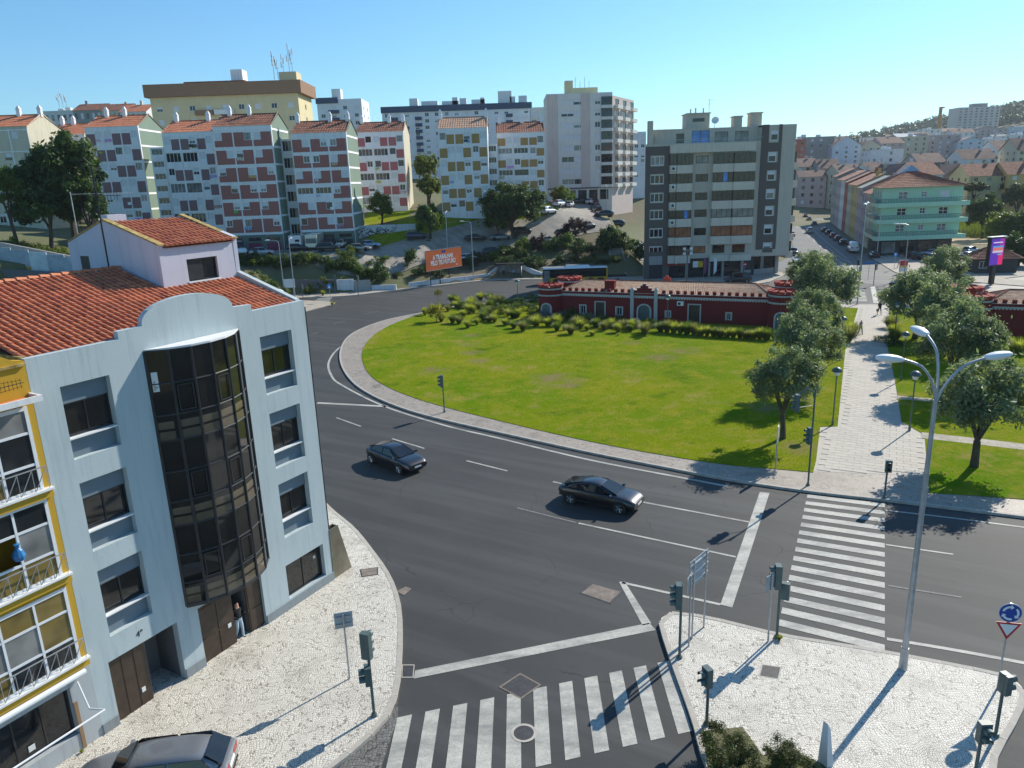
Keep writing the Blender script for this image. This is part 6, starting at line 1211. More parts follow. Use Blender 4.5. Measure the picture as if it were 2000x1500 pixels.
CAR = {  # L, W, stations (x, halfwidth factor, z_bottom, belt, deck), cabin (x windscreen base, x roof front, x roof rear, x rear base, z roof, rear base z)
 'sedan': (4.7, 1.86, [(-2.35, .72, .42, .78, .86), (-2.2, .9, .3, .86, .98), (-1.5, 1.0, .24, .92, 1.02), (-.3, 1.0, .22, .92, .98), (1.0, 1.0, .22, .9, .98), (1.75, .99, .23, .85, .93), (2.2, .93, .26, .75, .82), (2.38, .8, .32, .62, .66)], (1.34, .22, -.85, -2.12, 1.42, 1.0), .35),
 'hatch': (4.1, 1.76, [(-2.0, .8, .42, .9, .98), (-1.9, .92, .32, .96, 1.04), (-1.2, 1.0, .26, .96, 1.02), (0, 1.0, .25, .94, 1.0), (.95, 1.0, .25, .9, 1.0), (1.55, .96, .27, .8, .9), (1.95, .84, .32, .68, .75), (2.06, .66, .4, .58, .62)], (1.05, .35, -1.35, -1.93, 1.48, 1.02), .31),
 'wagon': (4.75, 1.85, [(-2.35, .82, .42, .88, .96), (-2.25, .93, .32, .95, 1.02), (-1.4, 1.0, .25, .95, 1.02), (0, 1.0, .24, .93, 1.0), (1.1, 1.0, .24, .9, .99), (1.8, .97, .26, .8, .89), (2.25, .84, .32, .68, .74), (2.38, .66, .4, .58, .62)], (1.2, .45, -1.7, -2.28, 1.47, 1.0), .33),
 'suv': (4.45, 1.84, [(-2.2, .84, .5, 1.0, 1.08), (-2.1, .95, .38, 1.06, 1.12), (-1.3, 1.0, .3, 1.05, 1.12), (0, 1.0, .3, 1.04, 1.1), (1.0, 1.0, .3, 1.02, 1.12), (1.7, .97, .32, .94, 1.05), (2.1, .86, .38, .82, .92), (2.24, .7, .46, .7, .76)], (1.15, .5, -1.5, -2.12, 1.66, 1.1), .36),
 'van': (4.4, 1.82, [(-2.2, .92, .42, 1.05, 1.1), (-2.15, .97, .34, 1.1, 1.15), (-1.2, 1.0, .28, 1.1, 1.15), (0, 1.0, .28, 1.08, 1.12), (1.1, 1.0, .28, 1.02, 1.12), (1.7, .96, .3, .9, 1.0), (2.1, .85, .34, .76, .84), (2.22, .68, .42, .64, .7)], (1.25, .65, -2.0, -2.16, 1.84, 1.12), .33),
 'bigvan': (5.9, 2.05, [(-2.95, .95, .5, 1.3, 1.35), (-2.92, .98, .4, 1.3, 1.4), (-1.5, 1.0, .36, 1.3, 1.4), (0, 1.0, .36, 1.3, 1.38), (1.7, 1.0, .36, 1.25, 1.35), (2.4, .95, .38, 1.05, 1.18), (2.85, .84, .42, .85, .98), (2.96, .7, .5, .7, .78)], (1.95, 1.2, -2.85, -2.93, 2.5, 1.36), .36)}
_car = {}
def car_parts(kind, lv):
    if (kind, lv) in _car: return _car[kind, lv]
    L, W, st, cb, wr = CAR[kind]; w = W/2; b = MB(); V = []
    for x, k, zb, zbelt, ztop in st:
        hw = w*k; zm = zb+(zbelt-zb)*.5; half = [(hw*.8, zb), (hw*.96, zb+.1), (hw, zm), (hw*.98, zbelt-.06), (hw*.86, (zbelt+ztop)/2+.03), (hw*.45, ztop+.02)]
        V += [(x, y, z) for y, z in half]+[(x, -y, z) for y, z in half[::-1]]
    n = 12; Fs = []
    for i in range(len(st)-1):
        for j in range(n): Fs.append((i*n+j, (i+1)*n+j, (i+1)*n+(j+1) % n, i*n+(j+1) % n))
    Fs += [tuple(range(n-1, -1, -1)), tuple(range((len(st)-1)*n, len(st)*n))]; b.add(V, [q[::-1] for q in Fs])
    xf, xrf, xrr, xrb, zr, zrb = cb; zf = np.interp(xf, [s[0] for s in st], [s[4] for s in st])-.02; wb_, wt = w*.84, w*.66 if kind != 'bigvan' else w*.86
    if kind in ('van',): wt = w*.76
    # cabin: rings at windscreen base, roof front, roof mid, roof rear, rear base
    rings = [(xf, zf, wb_*.94, zf-.08), (xrf, zr-.03, wt, zf-.05), ((xrf+xrr)/2, zr, wt*1.02, zf-.05), (xrr, zr-.03, wt*.97, zrb-.06), (xrb, zrb-.02, wb_*.92, zrb-.1)]
    V = []; 
    for i, (x, zt_, wt_, zl) in enumerate(rings):
        xb = x if i in (0, 4) else x; wl = wb_ if i not in (0, 4) else wb_*.95
        V += [(xb, wl, zl), (x, wt_, zt_-.05 if i not in (0, 4) else zt_), (x, wt_*.55, zt_+(.02 if i not in (0, 4) else .01)), (x, -wt_*.55, zt_+(.02 if i not in (0, 4) else .01)), (x, -wt_, zt_-.05 if i not in (0, 4) else zt_), (xb, -wl, zl)]
    Fs = [(i*6+j, i*6+j+1, (i+1)*6+j+1, (i+1)*6+j) for i in range(4) for j in range(5)]+[(0, 5, 4, 3, 2, 1), (24, 25, 26, 27, 28, 29)]; b.add(V, Fs)
    body = baked(b, M['car_grey'], lv)
    def gl(name, pts, t=.012):
        P = [Vector(p) for p in pts]; nn = (P[1]-P[0]).cross(P[3]-P[0]).normalized(); c = sum(P, Vector())/4; q = MB()
        if nn.dot(c-Vector((0, 0, .6))) < 0: nn = -nn
        q.hexa([p-nn*.05 for p in P]+[p+nn*t for p in P]); return q.mesh(name, M['glass_car'])
    e = .9; ws = gl('windscreen', [(xf-.07, wb_*.8, zf+.05), (xf-.07, -wb_*.8, zf+.05), (xrf+.07, -wt*.86, zr-.07), (xrf+.07, wt*.86, zr-.07)], .022)
    rw = gl('rear_window', [(xrb+.08*(xrr-xrb), wb_*.76, zrb+.06), (xrb+.08*(xrr-xrb), -wb_*.76, zrb+.06), (xrr-.04, -wt*.8, zr-.09), (xrr-.04, wt*.8, zr-.09)], .03)
    sides = []; xm = (xrf+xrr)/2-.05; zlo, zhi = zf+.03, zr-.11
    if kind != 'bigvan':
        for s in (1, -1):
            yl, yh = s*(wb_+.0), s*(wt+.02)
            sides.append(gl('side_window', [(xf-.28, yl, zlo), (xm+.04, yl, zlo), (xm+.04, yh, zhi), (xrf-.02, yh, zhi)], .02)); xe = xrr+.02
            if kind != 'van' : sides.append(gl('side_window', [(xm-.04, yl, zlo), (xrb+.38 if kind == 'sedan' else xrb+.3, yl, max(zlo, zrb+.0)), (xe, yh, zhi), (xm-.04, yh, zhi)], .02))
    else:
        for s in (1, -1): sides.append(gl('side_window', [(xf-.2, s*w*.93, zlo), (1.0, s*w*.97, zlo), (1.0, s*w*.9, zhi-.35), (xrf-.05, s*w*.9, zhi-.35)], .05))
    ax = (st[-1][0]-.85-(.1 if kind == 'bigvan' else 0), st[0][0]+.85+(.2 if kind == 'bigvan' else 0)); ty = MB().lathe([(wr*.66, -.08), (wr*.95, -.08), (wr, -.05), (wr, .05), (wr*.95, .08), (wr*.66, .06)], 20).mesh('wheel', M['tyre'], True)
    rm = MB(); rm.lathe([(.01, .07), (wr*.14, .07), (wr*.16, .055)], 8)
    for k in range(5):
        a = 6.283*k/5
        for da in (-.12, .12): rm.cyl((0, 0, .06), (wr*.64*math.cos(a+da), wr*.64*math.sin(a+da), .065), .03, .024, 5)
    rm.lathe([(wr*.56, .0), (wr*.64, .085), (wr*.66, .0)], 20); rim = rm.mesh('rim', M['rim'], True); arch = MB().lathe([(.01, 0), (wr*1.16, 0), (wr*1.16, .01), (.01, .01)], 22).mesh('wheel_arch', M['black'])
    x0, z0 = st[-2][0]+.06, st[-2][3]-.06
    hl = MB().hexa([(x0-.28, -.16, z0-.09), (x0+.06, -.13, z0-.12), (x0+.06, .13, z0-.12), (x0-.28, .16, z0-.09), (x0-.34, -.13, z0+.02), (x0, -.1, z0-.02), (x0, .1, z0-.02), (x0-.34, .13, z0+.02)]).mesh('headlight', M['headlight'])
    xr = st[0][0]; tl = MB().box(xr-.01, xr+.2, -.2, .2, st[0][3]-.2, st[0][3]-.02).mesh('taillight', M['taillight']); mi = MB().hexa([(-.06, -.1, 0), (.08, -.08, .01), (.08, .1, .01), (-.06, .1, 0), (-.05, -.09, .13), (.05, -.07, .12), (.05, .1, .12), (-.05, .1, .13)]).mesh('mirror', M['car_grey'])
    _car[kind, lv] = dict(body=body, ws=ws, rw=rw, sides=sides, ty=ty, rim=rim, arch=arch, hl=hl, tl=tl, mi=mi, ax=ax, w=w, wr=wr, xf=xf, zf=zf, st=st); return _car[kind, lv]
def car(x, y, z, head, kind, col, label, detail=1, group=None, pitch=0.0, rear_glass=True):
    P = car_parts(kind, 2 if detail > 1 else 1); t = thing({'van': 'van', 'bigvan': 'delivery_van'}.get(kind, 'car'), label, 'van' if 'van' in kind else 'car', (x, y, z), R(head), group)
    if pitch: t.rotation_euler = (0, -pitch, R(head))
    pm = M['car_'+col]; ob('body', P['body'], t, mat=pm); ob('windscreen', P['ws'], t)
    if rear_glass and kind not in ('bigvan',): ob('rear_window', P['rw'], t)
    for s in P['sides']: ob('side_window', s, t)
    for ax in P['ax']:
        for s in (1, -1):
            wh = ob('wheel', P['ty'], t, (ax, s*(P['w']-.045), P['wr']), rot=(R(-90)*s, 0, 0)); 
            if detail: ob('rim', P['rim'], wh)
            ob('wheel_arch', P['arch'], t, (ax, s*(P['w']+.002), P['wr']+.02), rot=(R(-90)*s, 0, 0))
    for s in (1, -1):
        ob('headlight', P['hl'], t, (0, s*P['w']*.58, 0)); ob('taillight', P['tl'], t, (0, s*P['w']*.52, 0))
        if detail: ob('mirror', P['mi'], t, (P['xf']-.32, s*(P['w']+.02), P['zf']-.02), mat=pm)
    if detail:
        st = P['st']; MB().box(st[-1][0]-.02, st[-1][0]+.015, -.26, .26, .44, .55).build('number_plate', M['plate'], t); MB().box(st[0][0]-.02, st[0][0]+.02, -.26, .26, .62, .74).build('number_plate', M['plate'], t)
        MB().box(st[-1][0]-.12, st[-1][0]+.01, -.5, .5, .36, .43).build('grille', M['black'], t)
        if detail > 1:
            MB().box(-1.2, 1.2, P['w']-.02, P['w']+.012, .3, .36).build('sill_trim', M['black'], t); MB().box(-1.2, 1.2, -P['w']-.012, -P['w']+.02, .3, .36).build('sill_trim', M['black'], t)
            MB().box(st[0][0]-.015, st[0][0]+.1, -.6, .6, .32, .42).build('diffuser', M['black'], t)
            for s in (1, -1):
                for hx in (.35, -.75): MB().box(hx, hx+.2, s*(P['w']-.01)-.015, s*(P['w']-.01)+.015, .79, .82).build('door_handle', pm, t)
    return t
a, c_ = Vector(G(725,904)), Vector(G(783,927)); n_ = Vector((-(c_-a).y, (c_-a).x)).normalized(); m_ = (a+c_)/2+n_*.85; car(m_.x, m_.y, .005, -44.6, 'sedan', 'charcoal', 'dark grey fastback car driving on the near lanes, left of the other', 2)
a, c_ = Vector(G(1115,984)), Vector(G(1208,1004)); n_ = Vector((-(c_-a).y, (c_-a).x)).normalized(); m_ = (a+c_)/2+n_*.85; blk = car(m_.x, m_.y, .005, -31.6, 'sedan', 'black', 'glossy black coupe driving towards the crossing, right of the other', 2)
car(-11.5, 18.95, .13, 187, 'wagon', 'grey', 'dark grey estate car parked on the setts before the yellow house', 2)
PG = 'vehicles parked along the upper road'
def slope_car(px, py, d, head, kind, col, lb, grp=PG, detail=0):
    x, y, _ = D(px, py, d); return car(x, y, hz(x, y)+.14, head, kind, col, lb, detail, grp)
for q in [(512,493,140,10,'suv','silver','silver SUV behind the bushes at the left of the upper road'),(583,490,143,2,'hatch','charcoal','dark hatchback in front of the camper vans'),(642,494,141,0,'suv','black','dark SUV with pale roof parked before the cream car'),(702,494,141,-6,'wagon','beige','grey beige estate parked by the roadside bushes'),
          (643,478,146,-90,'van','navy','small dark blue van facing out from the garages'),(666,479,146,-90,'hatch','cream','cream hatchback parked outside the garages'),(722,482,146,-4,'suv','icegrey','pale blue SUV at the edge of the slope lawn'),(815,481,152,8,'suv','navy','navy blue SUV beside the dirt path on the slope'),
          (914,486,150,12,'suv','white','white SUV partly behind the orange billboard'),(929,474,156,10,'sedan','black','black saloon parked above the billboard'),(977,467,158,14,'sedan','grey','grey saloon parked by the round pine shadow'),(962,482,152,12,'suv','black','black SUV on the near side of the upper road'),
          (1019,459,161,28,'suv','black','black SUV below the round pine'),(1072,440,169,50,'van','white','white box van parked at the lawn corner'),(1093,431,174,60,'suv','white','white SUV behind the white box van'),(1112,424,179,75,'hatch','white','white hatchback further up the hill road'),(1115,413,187,85,'suv','silver','silver SUV on the left of the hill road'),
          (1068,466,158,20,'wagon','silver','silver estate car by the purple tree'),(1103,459,161,22,'suv','black','black SUV beside the purple tree'),(1147,445,165,35,'hatch','black','black hatchback at the hill road junction'),(1180,427,173,160,'suv','black','black SUV beside the white delivery van'),(1202,431,171,165,'suv','charcoal','dark SUV touching the white delivery van'),
          (1166,421,180,100,'hatch','charcoal','dark hatchback first in the right hand row of the hill road'),(1165,413,186,100,'hatch','navy','navy hatchback second in the right hand row'),(1163,405,192,100,'hatch','grey','grey hatchback third in the right hand row'),(1160,398,198,100,'hatch','black','black hatchback fourth in the right hand row'),(1130,394,199,0,'sedan','black','black saloon outside the tall pale block'),(1151,396,198,120,'hatch','white','white hatchback outside the tall pale block')]: slope_car(*q)
slope_car(1229, 437, 166, 180, 'bigvan', 'white', 'large white delivery van parked beside the beige block', None, 1)
slope_car(468, 493, 141, -60, 'bigvan', 'white', 'white van half hidden behind the penthouse', None)
SG = 'cars in the side street'
def flat_car(px, py, head, kind, col, lb, grp=SG, detail=0, z=.015): x, y = G(px, py); return car(x, y, z, head, kind, col, lb, detail, grp)
for q in [(1558,513,-108,'sedan','white','white saloon coming down the side street'),(1549,498,-108,'suv','black','dark SUV behind the white saloon'),(1591,501,-108,'sedan','teal','black and green taxi waiting in the middle lane'),(1594,521,-108,'hatch','silver','silver hatchback at the stop line behind the no entry sign'),(1581,455,72,'van','silver','silver van driving up the side street'),(1546,462,72,'hatch','red','small red car beside the beige block'),
          (1707,504,72,'hatch','black','black car at the kerb below the green building'),(1646,478,72,'hatch','charcoal','dark parked car, first from the white van'),(1636,470,72,'hatch','black','black parked car, second from the white van'),(1627,464,72,'hatch','red','dark red parked car, third from the white van'),(1618,458,72,'hatch','charcoal','charcoal parked car, fourth from the white van'),(1610,453,72,'hatch','black','black parked car, fifth from the white van'),(1590,440,72,'hatch','navy','navy parked car outside the yellow gable house'),
          (1580,431,72,'hatch','grey','grey parked car further up the street'),(1573,425,72,'hatch','black','black parked car further up the street'),(1567,420,72,'hatch','white','white parked car near the top of the street')]: flat_car(*q)
flat_car(1665, 492, 72, 'bigvan', 'white', 'white delivery van with red lights stopped in the side street', None, 1); flat_car(1440, 553, 178, 'van', 'black', 'black people carrier passing the beige block shops', None, 1)
flat_car(1765, 560, -160, 'sedan', 'charcoal', 'dark car waiting behind the olive tree at the crossing', None); flat_car(1745, 578, -160, 'hatch', 'grey', 'grey car mostly hidden behind the olive tree', None)
LG = 'cars in the car park below the green building'
for q in [(1815,500,175,'wagon','silver','silver estate outside the green building shop'),(1800,508,10,'hatch','black','black car behind the dark fence'),(1825,512,10,'van','navy','navy van in the middle of the car park'),(1858,512,100,'suv','black','black SUV with white stripe in the car park'),(1848,522,10,'hatch','teal','dark green car behind the olive tree'),(1865,528,95,'hatch','white','white hatchback near the olive tree'),(1905,528,95,'hatch','icegrey','pale blue car in front of the kiosk'),(1925,522,30,'hatch','red','dark red car by the kiosk'),(1892,505,30,'hatch','white','white car parked left of the kiosk'),(1895,496,30,'suv','icegrey','grey SUV behind the white car'),(1932,530,95,'hatch','white','white car behind the screen pillar'),(1785,505,20,'hatch','charcoal','dark car at the fence corner')]: flat_car(*q, LG)
# camper vans
def camper(px, py, d, lb, front):
    x, y, _ = D(px, py, d); t = thing('camper_van', lb, 'camper van', (x, y, hz(x, y)+.12)); 
    if front:
        b = MB(); b.hexa([(-1.1, 0, .4), (1.1, 0, .4), (1.1, 6, .4), (-1.1, 6, .4), (-1.1, .15, 2.9), (1.1, .15, 2.9), (1.1, 6, 3.0), (-1.1, 6, 3.0)]); b.build('body', M['car_cream'], t); MB().hexa([(-.98, -.02, 1.35), (.98, -.02, 1.35), (.98, .05, 1.35), (-.98, .05, 1.35), (-.95, .06, 2.25), (.95, .06, 2.25), (.95, .12, 2.25), (-.95, .12, 2.25)]).build('windscreen', M['glass_car'], t)
        MB().box(-1.12, 1.12, -.06, .3, .35, .6).build('bumper', M['charcoal'] if 'charcoal' in M else M['dark_metal'], t)
        for s in (-.8, .8): MB().box(s-.16, s+.16, -.03, .05, .75, .95).build('headlight', M['headlight'], t); MB().cyl((s-.12, 1.0, .35), (s+.12, 1.0, .35), .35, n=14).build('wheel', M['tyre'], t)
    else:
        b = MB(); b.hexa([(-1.15, 0, .5), (1.15, 0, .5), (1.15, 5.5, .5), (-1.15, 5.5, .5), (-1.15, -.1, 2.95), (1.15, -.1, 2.95), (1.15, 5.5, 2.95), (-1.15, 5.5, 2.95)]); b.build('body', M['car_white'], t); MB().box(.05, .85, -.1, -.02, 1.75, 2.2).build('window', M['glass_car'], t); MB().box(-1.1, 1.1, -.16, -.02, .45, .65).build('bumper', M['light_white'], t)
        for s in (-.95, .95): MB().box(s-.1, s+.1, -.12, -.01, .8, 1.1).build('taillight', M['taillight'], t); MB().cyl((s-.1, 1.5, .33), (s+.1, 1.5, .33), .33, n=14).build('wheel', M['tyre'], t)
camper(577, 481, 142.5, 'white caravan-backed camper parked tail outwards by the garages', False); camper(608, 482, 142.5, 'cream motorhome parked nose outwards by the garages', True)
# ------------------------------------------------------------------ bus
bx0_, by0_ = G(1060, 557); bx1_, by1_ = G(1180, 553); BA = math.atan2(by1_-by0_, bx1_-bx0_); bus = thing('city_bus', 'yellow and black city bus with white roof at the far side of the road', 'bus', (bx0_, by0_, .01), BA); BLn = 11.6
M['bus_yellow'] = paint('bus_yellow', (0.62, 0.36, 0.01))
b = MB(); b.box(0, BLn, 0, 2.5, .3, 1.15); b.box(.02, BLn-.02, .02, 2.48, 1.15, 1.2); b.build('lower_body', M['bus_yellow'], bus); MB().box(.05, BLn-.25, .03, 2.47, 1.201, 2.75).build('window_band', M['glass_car'], bus); MB().box(BLn-.25, BLn, 0, 2.5, 1.15, 2.8).build('rear_panel', M['bus_yellow'], bus)
MB().hexa([(0, 0, 2.75), (BLn, 0, 2.75), (BLn, 2.5, 2.75), (0, 2.5, 2.75), (.1, .2, 2.98), (BLn-.1, .2, 2.98), (BLn-.1, 2.3, 2.98), (.1, 2.3, 2.98)]).build('roof', M['car_white'], bus); MB().hexa([(4, .4, 2.98), (8.6, .4, 2.98), (8.6, 2.1, 2.98), (4, 2.1, 2.98), (4.3, .5, 3.28), (8.3, .5, 3.28), (8.3, 2.0, 3.28), (4.3, 2.0, 3.28)]).build('roof_unit', M['car_white'], bus)
for x in (2.4, 8.6):
    for y in (.05, 2.2): w_ = MB().cyl((x, y, .48), (x, y+.25, .48), .48, n=18).build('wheel', M['tyre'], bus)
    MB().cyl((x, -.004, .48), (x, .02, .48), .6, n=18).build('wheel_arch', M['black'], bus)
MB().box(.2, 1.3, -.01, .028, .45, 2.5).build('door', M['glass_curtain'], bus); MB().box(9.8, 10.9, -.008, -.001, .6, 1.0).build('vent', M['dark_metal'], bus)
tr = thing('trailer', 'flatbed trailer with mesh sides parked behind the bus', 'trailer', (*G(1186, 552), .12), BA); MB().box(0, 3.4, 0, 1.6, .55, .85).build('bed', M['steel'], tr); MB().box(0, 3.4, -.02, .01, .85, 1.3).build('side', M['dark_metal'], tr); MB().box(3.38, 3.42, 0, 1.6, .85, 1.5).build('tailgate', M['steel'], tr)
for y in (0, 1.45): MB().cyl((1.9, y, .3), (1.9, y+.18, .3), .3, n=14).build('wheel', M['tyre'], tr)
# ------------------------------------------------------------------ traffic lights
M['lens_off'] = glassy('unlit_lens', (0.05, 0.02, 0.015), .15); M['sign_back'] = simple('grey_sign_back', (0.36, 0.41, 0.44), .5, .3, var=.12); M['sign_blue'] = simple('sign_blue', (0.01, 0.06, 0.33), .4, var=.06); M['sign_red'] = simple('sign_red', (0.5, 0.02, 0.03), .4, var=.06)
def tl_head(n=3, ped=False):
    def mk():
        b = MB(); h = .3*n+.1; b.box(-.17, .17, -.02, .2, 0, h)
        return b.mesh('signal_head', M['green_metal'])
    return wmesh(('tlh', n), mk)
VIS = None
def head(parent, loc, az, n=3):
    o = ob('signal_head', tl_head(n), parent, loc, R(az))
    for k in range(n):
        z = .2+.3*k
        ob('visor', wmesh('visor', lambda: MB().add([(.125*math.cos(a), y, .125*math.sin(a)) for y in (-.22, -.02) for a in [math.pi*(-.15+1.3*i/8) for i in range(9)]], [(i, i+1, 10+i, 9+i) for i in range(8)]).mesh('visor', M['green_metal'])), o, (0, 0, z))
        ob('lens', wmesh('lens', lambda: MB().lathe([(.11, 0), (.11, .02), (.01, .03)], 14).mesh('lens', M['lens_off'])), o, (0, -.02, z), rot=(R(90), 0, 0))
    return o
def traffic_light(px, py, h, heads, lb, z=.13, arm=None, r=.055, pos=None):
    x, y = pos or G(px, py, z); t = thing('traffic_light', lb, 'traffic light', (x, y, z), 0, 'traffic lights at the junction')
    MB().cyl((0, 0, 0), (0, 0, h), r, r*.9, 10).cyl((0, 0, 0), (0, 0, .12), r*2.2, r*1.6, 10).cyl((0, 0, h), (0, 0, h+.06), r*1.3, r*.6, 10).build('post', M['green_metal'], t, smooth=True)
    for (dx, dy, zz, az, n) in heads:
        head(t, (dx, dy, zz), az, n); MB().cyl((0, 0, zz+.2), (dx, dy, zz+.2), .02, n=5).build('bracket', M['green_metal'], t)
    if arm: MB().tube([(0, 0, h-.6)]+arm, [r*.95]+[r*.85]*len(arm), 8).build('arm', M['green_metal'], t, smooth=True)
    return t
traffic_light(731,1398,2.75,[(-.02,.12,2.3,160,3),(-.16,-.08,1.35,-75,2)],'green traffic light on the setts before the blue house')
traffic_light(868,805,3.05,[(-.18,.05,2.1,-75,3)],'single traffic light on the roundabout kerb left of the black cars')
traffic_light(1578,948,5.9,[(-.22,.0,2.6,-85,3),(-1.25,-.4,4.75,-95,3)],'tall traffic light with a curved overhead arm by the walkway',arm=[(-.15,-.05,5.75),(-.55,-.2,6.05),(-1.05,-.35,5.75),(-1.25,-.42,5.45)])
traffic_light(1727,973,2.2,[(0,-.12,1.6,-20,2)],'short pedestrian signal at the island end of the striped crossing')
traffic_light(1327,1285,3.15,[(-.2,0,2.2,-95,3)],'traffic light at the left kerb of the near traffic island')
traffic_light(1517,1245,3.1,[(-.2,.05,2.2,-100,3),(.24,.05,1.75,150,2)],'traffic light beside the crossing with a grass tuft at its foot')
traffic_light(1380,1415,2.1,[(-.12,0,1.5,-70,2)],'short pedestrian signal rising behind the rosemary bush')
traffic_light(1944,1437,2.25,[(.16,.05,1.6,100,2)],'pedestrian signal near the right edge of the traffic island')
traffic_light(1905,1510,1.75,[(.05,-.1,1.15,0,2)],'pedestrian signal cut by the bottom edge of the photo')
for px, py, h, hd, lb in [(655,573,3.1,[(.2,0,2.2,60,3)],'far traffic light by the left concrete wall'),(700,576,3.4,[(.1,-.1,2.3,-20,3)],'far traffic light in front of the grey wall panel'),(592,582,2.4,[(0,-.1,1.5,-20,2)],'far pedestrian signal just past the house corner'),
                          (1672,545,3.4,[(.2,0,2.3,-30,3)],'traffic light on the small island, left of the lamp'),(1706,556,3.4,[(.2,0,2.3,60,3)],'traffic light right of the far stop line'),(1680,548,2.6,[(-.2,0,1.6,-60,2)],'pedestrian signal on the small island')]: traffic_light(px, py, h, hd, lb)
# ------------------------------------------------------------------ signs
def pole(t, h, r=.035, x=0, y=0, m='steel'): return MB().cyl((x, y, 0), (x, y, h), r, n=8).build('post', M[m], t, smooth=True)
sg = thing('road_sign', 'square grey road sign seen from behind on the left setts', 'road sign', (*G(683,1325,.13), .13), R(15)); pole(sg, 2.75)
MB().box(-.33, .33, .04, .06, 2.15, 2.8).build('plate', M['sign_back'], sg); MB().box(-.3, .3, .0, .04, 2.3, 2.34).build('bracket', M['steel'], sg); MB().box(-.3, .3, .0, .04, 2.6, 2.64).build('bracket', M['steel'], sg)
ds = thing('direction_sign', 'pair of stacked direction panels seen from behind on two posts', 'road sign', (*G(1363,1236,.13), .13), R(48))
for x in (-.5, .5): pole(ds, 3.5, .035, x)
for k in range(3): MB().box(-.75, .75, .05, .07, 2.3+k*.4, 2.66+k*.4).build('panel', M['sign_back'], ds); MB().box(-.75, .75, .035, .05, 2.46+k*.4, 2.5+k*.4).build('rail', M['light_white'], ds)
s2 = thing('road_sign', 'small square sign seen from behind beside the direction panels', 'road sign', (*G(1345,1262,.13), .13), R(60)); pole(s2, 3.1); MB().box(-.3, .3, .04, .06, 2.45, 3.1).build('plate', M['sign_back'], s2)
s3 = thing('road_sign', 'square sign seen from behind next to the crossing traffic light', 'road sign', (*G(1500,1253,.13), .13), R(40)); pole(s3, 2.95); MB().box(-.33, .33, .04, .06, 2.3, 2.95).build('plate', M['sign_back'], s3)
rs = thing('roundabout_sign', 'blue roundabout sign above a give way triangle at right edge', 'road sign', (*G(1948,1344,.13), .13), R(-14)); pole(rs, 3.4)
dk = MB().cyl((0, -.04, 3.05), (0, -.06, 3.05), .34, n=32).build('blue_disc', M['sign_blue'], rs); MB().cyl((0, -.03, 3.05), (0, -.042, 3.05), .36, n=32).build('disc_rim', M['light_white'], dk)
for k in range(3):
    a0 = R(90+k*120); b = MB(); pts = []
    for i in range(9): a = a0+R(75)*i/8; pts.append((.2*math.cos(a), .2*math.sin(a)))
    for i in range(8, -1, -1): a = a0+R(75)*i/8; pts.append((.27*math.cos(a), .27*math.sin(a)))
    b.yprism([(p[0], 3.05+p[1]) for p in pts][::-1], -.068, -.061); aa = a0-R(22); b.yprism([(.235*math.cos(aa), 3.05+.235*math.sin(aa)), (.14*math.cos(a0+.03), 3.05+.14*math.sin(a0+.03)), (.33*math.cos(a0+.03), 3.05+.33*math.sin(a0+.03))], -.068, -.061); b.build('arrow', M['light_white'], dk)
tp = MB().yprism([(-.4, 2.68), (0, 2.02), (.4, 2.68)], -.06, -.04).build('triangle', M['sign_red'], rs); MB().yprism([(-.28, 2.61), (0, 2.16), (.28, 2.61)], -.066, -.061).build('triangle_face', M['light_white'], tp)
ps_ = thing('park_sign', 'white notice board on posts at the lawn edge by the walkway', 'sign', (*G(1515,915,.16), .16), R(65)); pole(ps_, 2.8, .04, -.2); MB().box(-.25, .25, -.03, .03, 1.7, 2.8).build('board', M['paper'], ps_)
mo = thing('stone_marker', 'white tapered stone marker standing behind the rosemary bushes', 'marker', (*G(1612,1490,.13), .13), R(20)); MB().hexa([(-.12, -.2, 0), (.12, -.2, 0), (.12, .2, 0), (-.12, .2, 0), (-.09, -.05, 1.5), (.03, -.05, 1.3), (.03, .14, 1.3), (-.09, .14, 1.5)]).build('stone', M['white'], mo)
# ------------------------------------------------------------------ tall three armed lamp
tl = thing('street_lamp', 'tall three armed street lamp on the near traffic island', 'street lamp', (*G(1763,1306,.13), .13))
MB().cyl((0, 0, 0), (-.02, 0, 10.4), .115, .07, 14).cyl((0, 0, 0), (0, 0, .9), .15, .13, 14).build('post', M['steel'], tl, smooth=True)
cob = MB(); prof = [(0, .1, .05), (.12, .16, .1), (.4, .2, .14), (.7, .18, .12), (.88, .08, .06), (.9, .03, .03)]; V = []
for x, w_, h_ in prof: V += [(x, -w_, 0), (x, -w_*.8, h_*.8), (x, 0, h_), (x, w_*.8, h_*.8), (x, w_, 0), (x, w_*.6, -h_*.7), (x, 0, -h_*.8), (x, -w_*.6, -h_*.7)]
cob.add(V, [(i*8+j, (i+1)*8+j, (i+1)*8+(j+1) % 8, i*8+(j+1) % 8) for i in range(5) for j in range(8)]+[tuple(range(8)), tuple(range(47, 39, -1))]); COBRA = baked(cob, M['light_white'], 1, 'lamp_head')
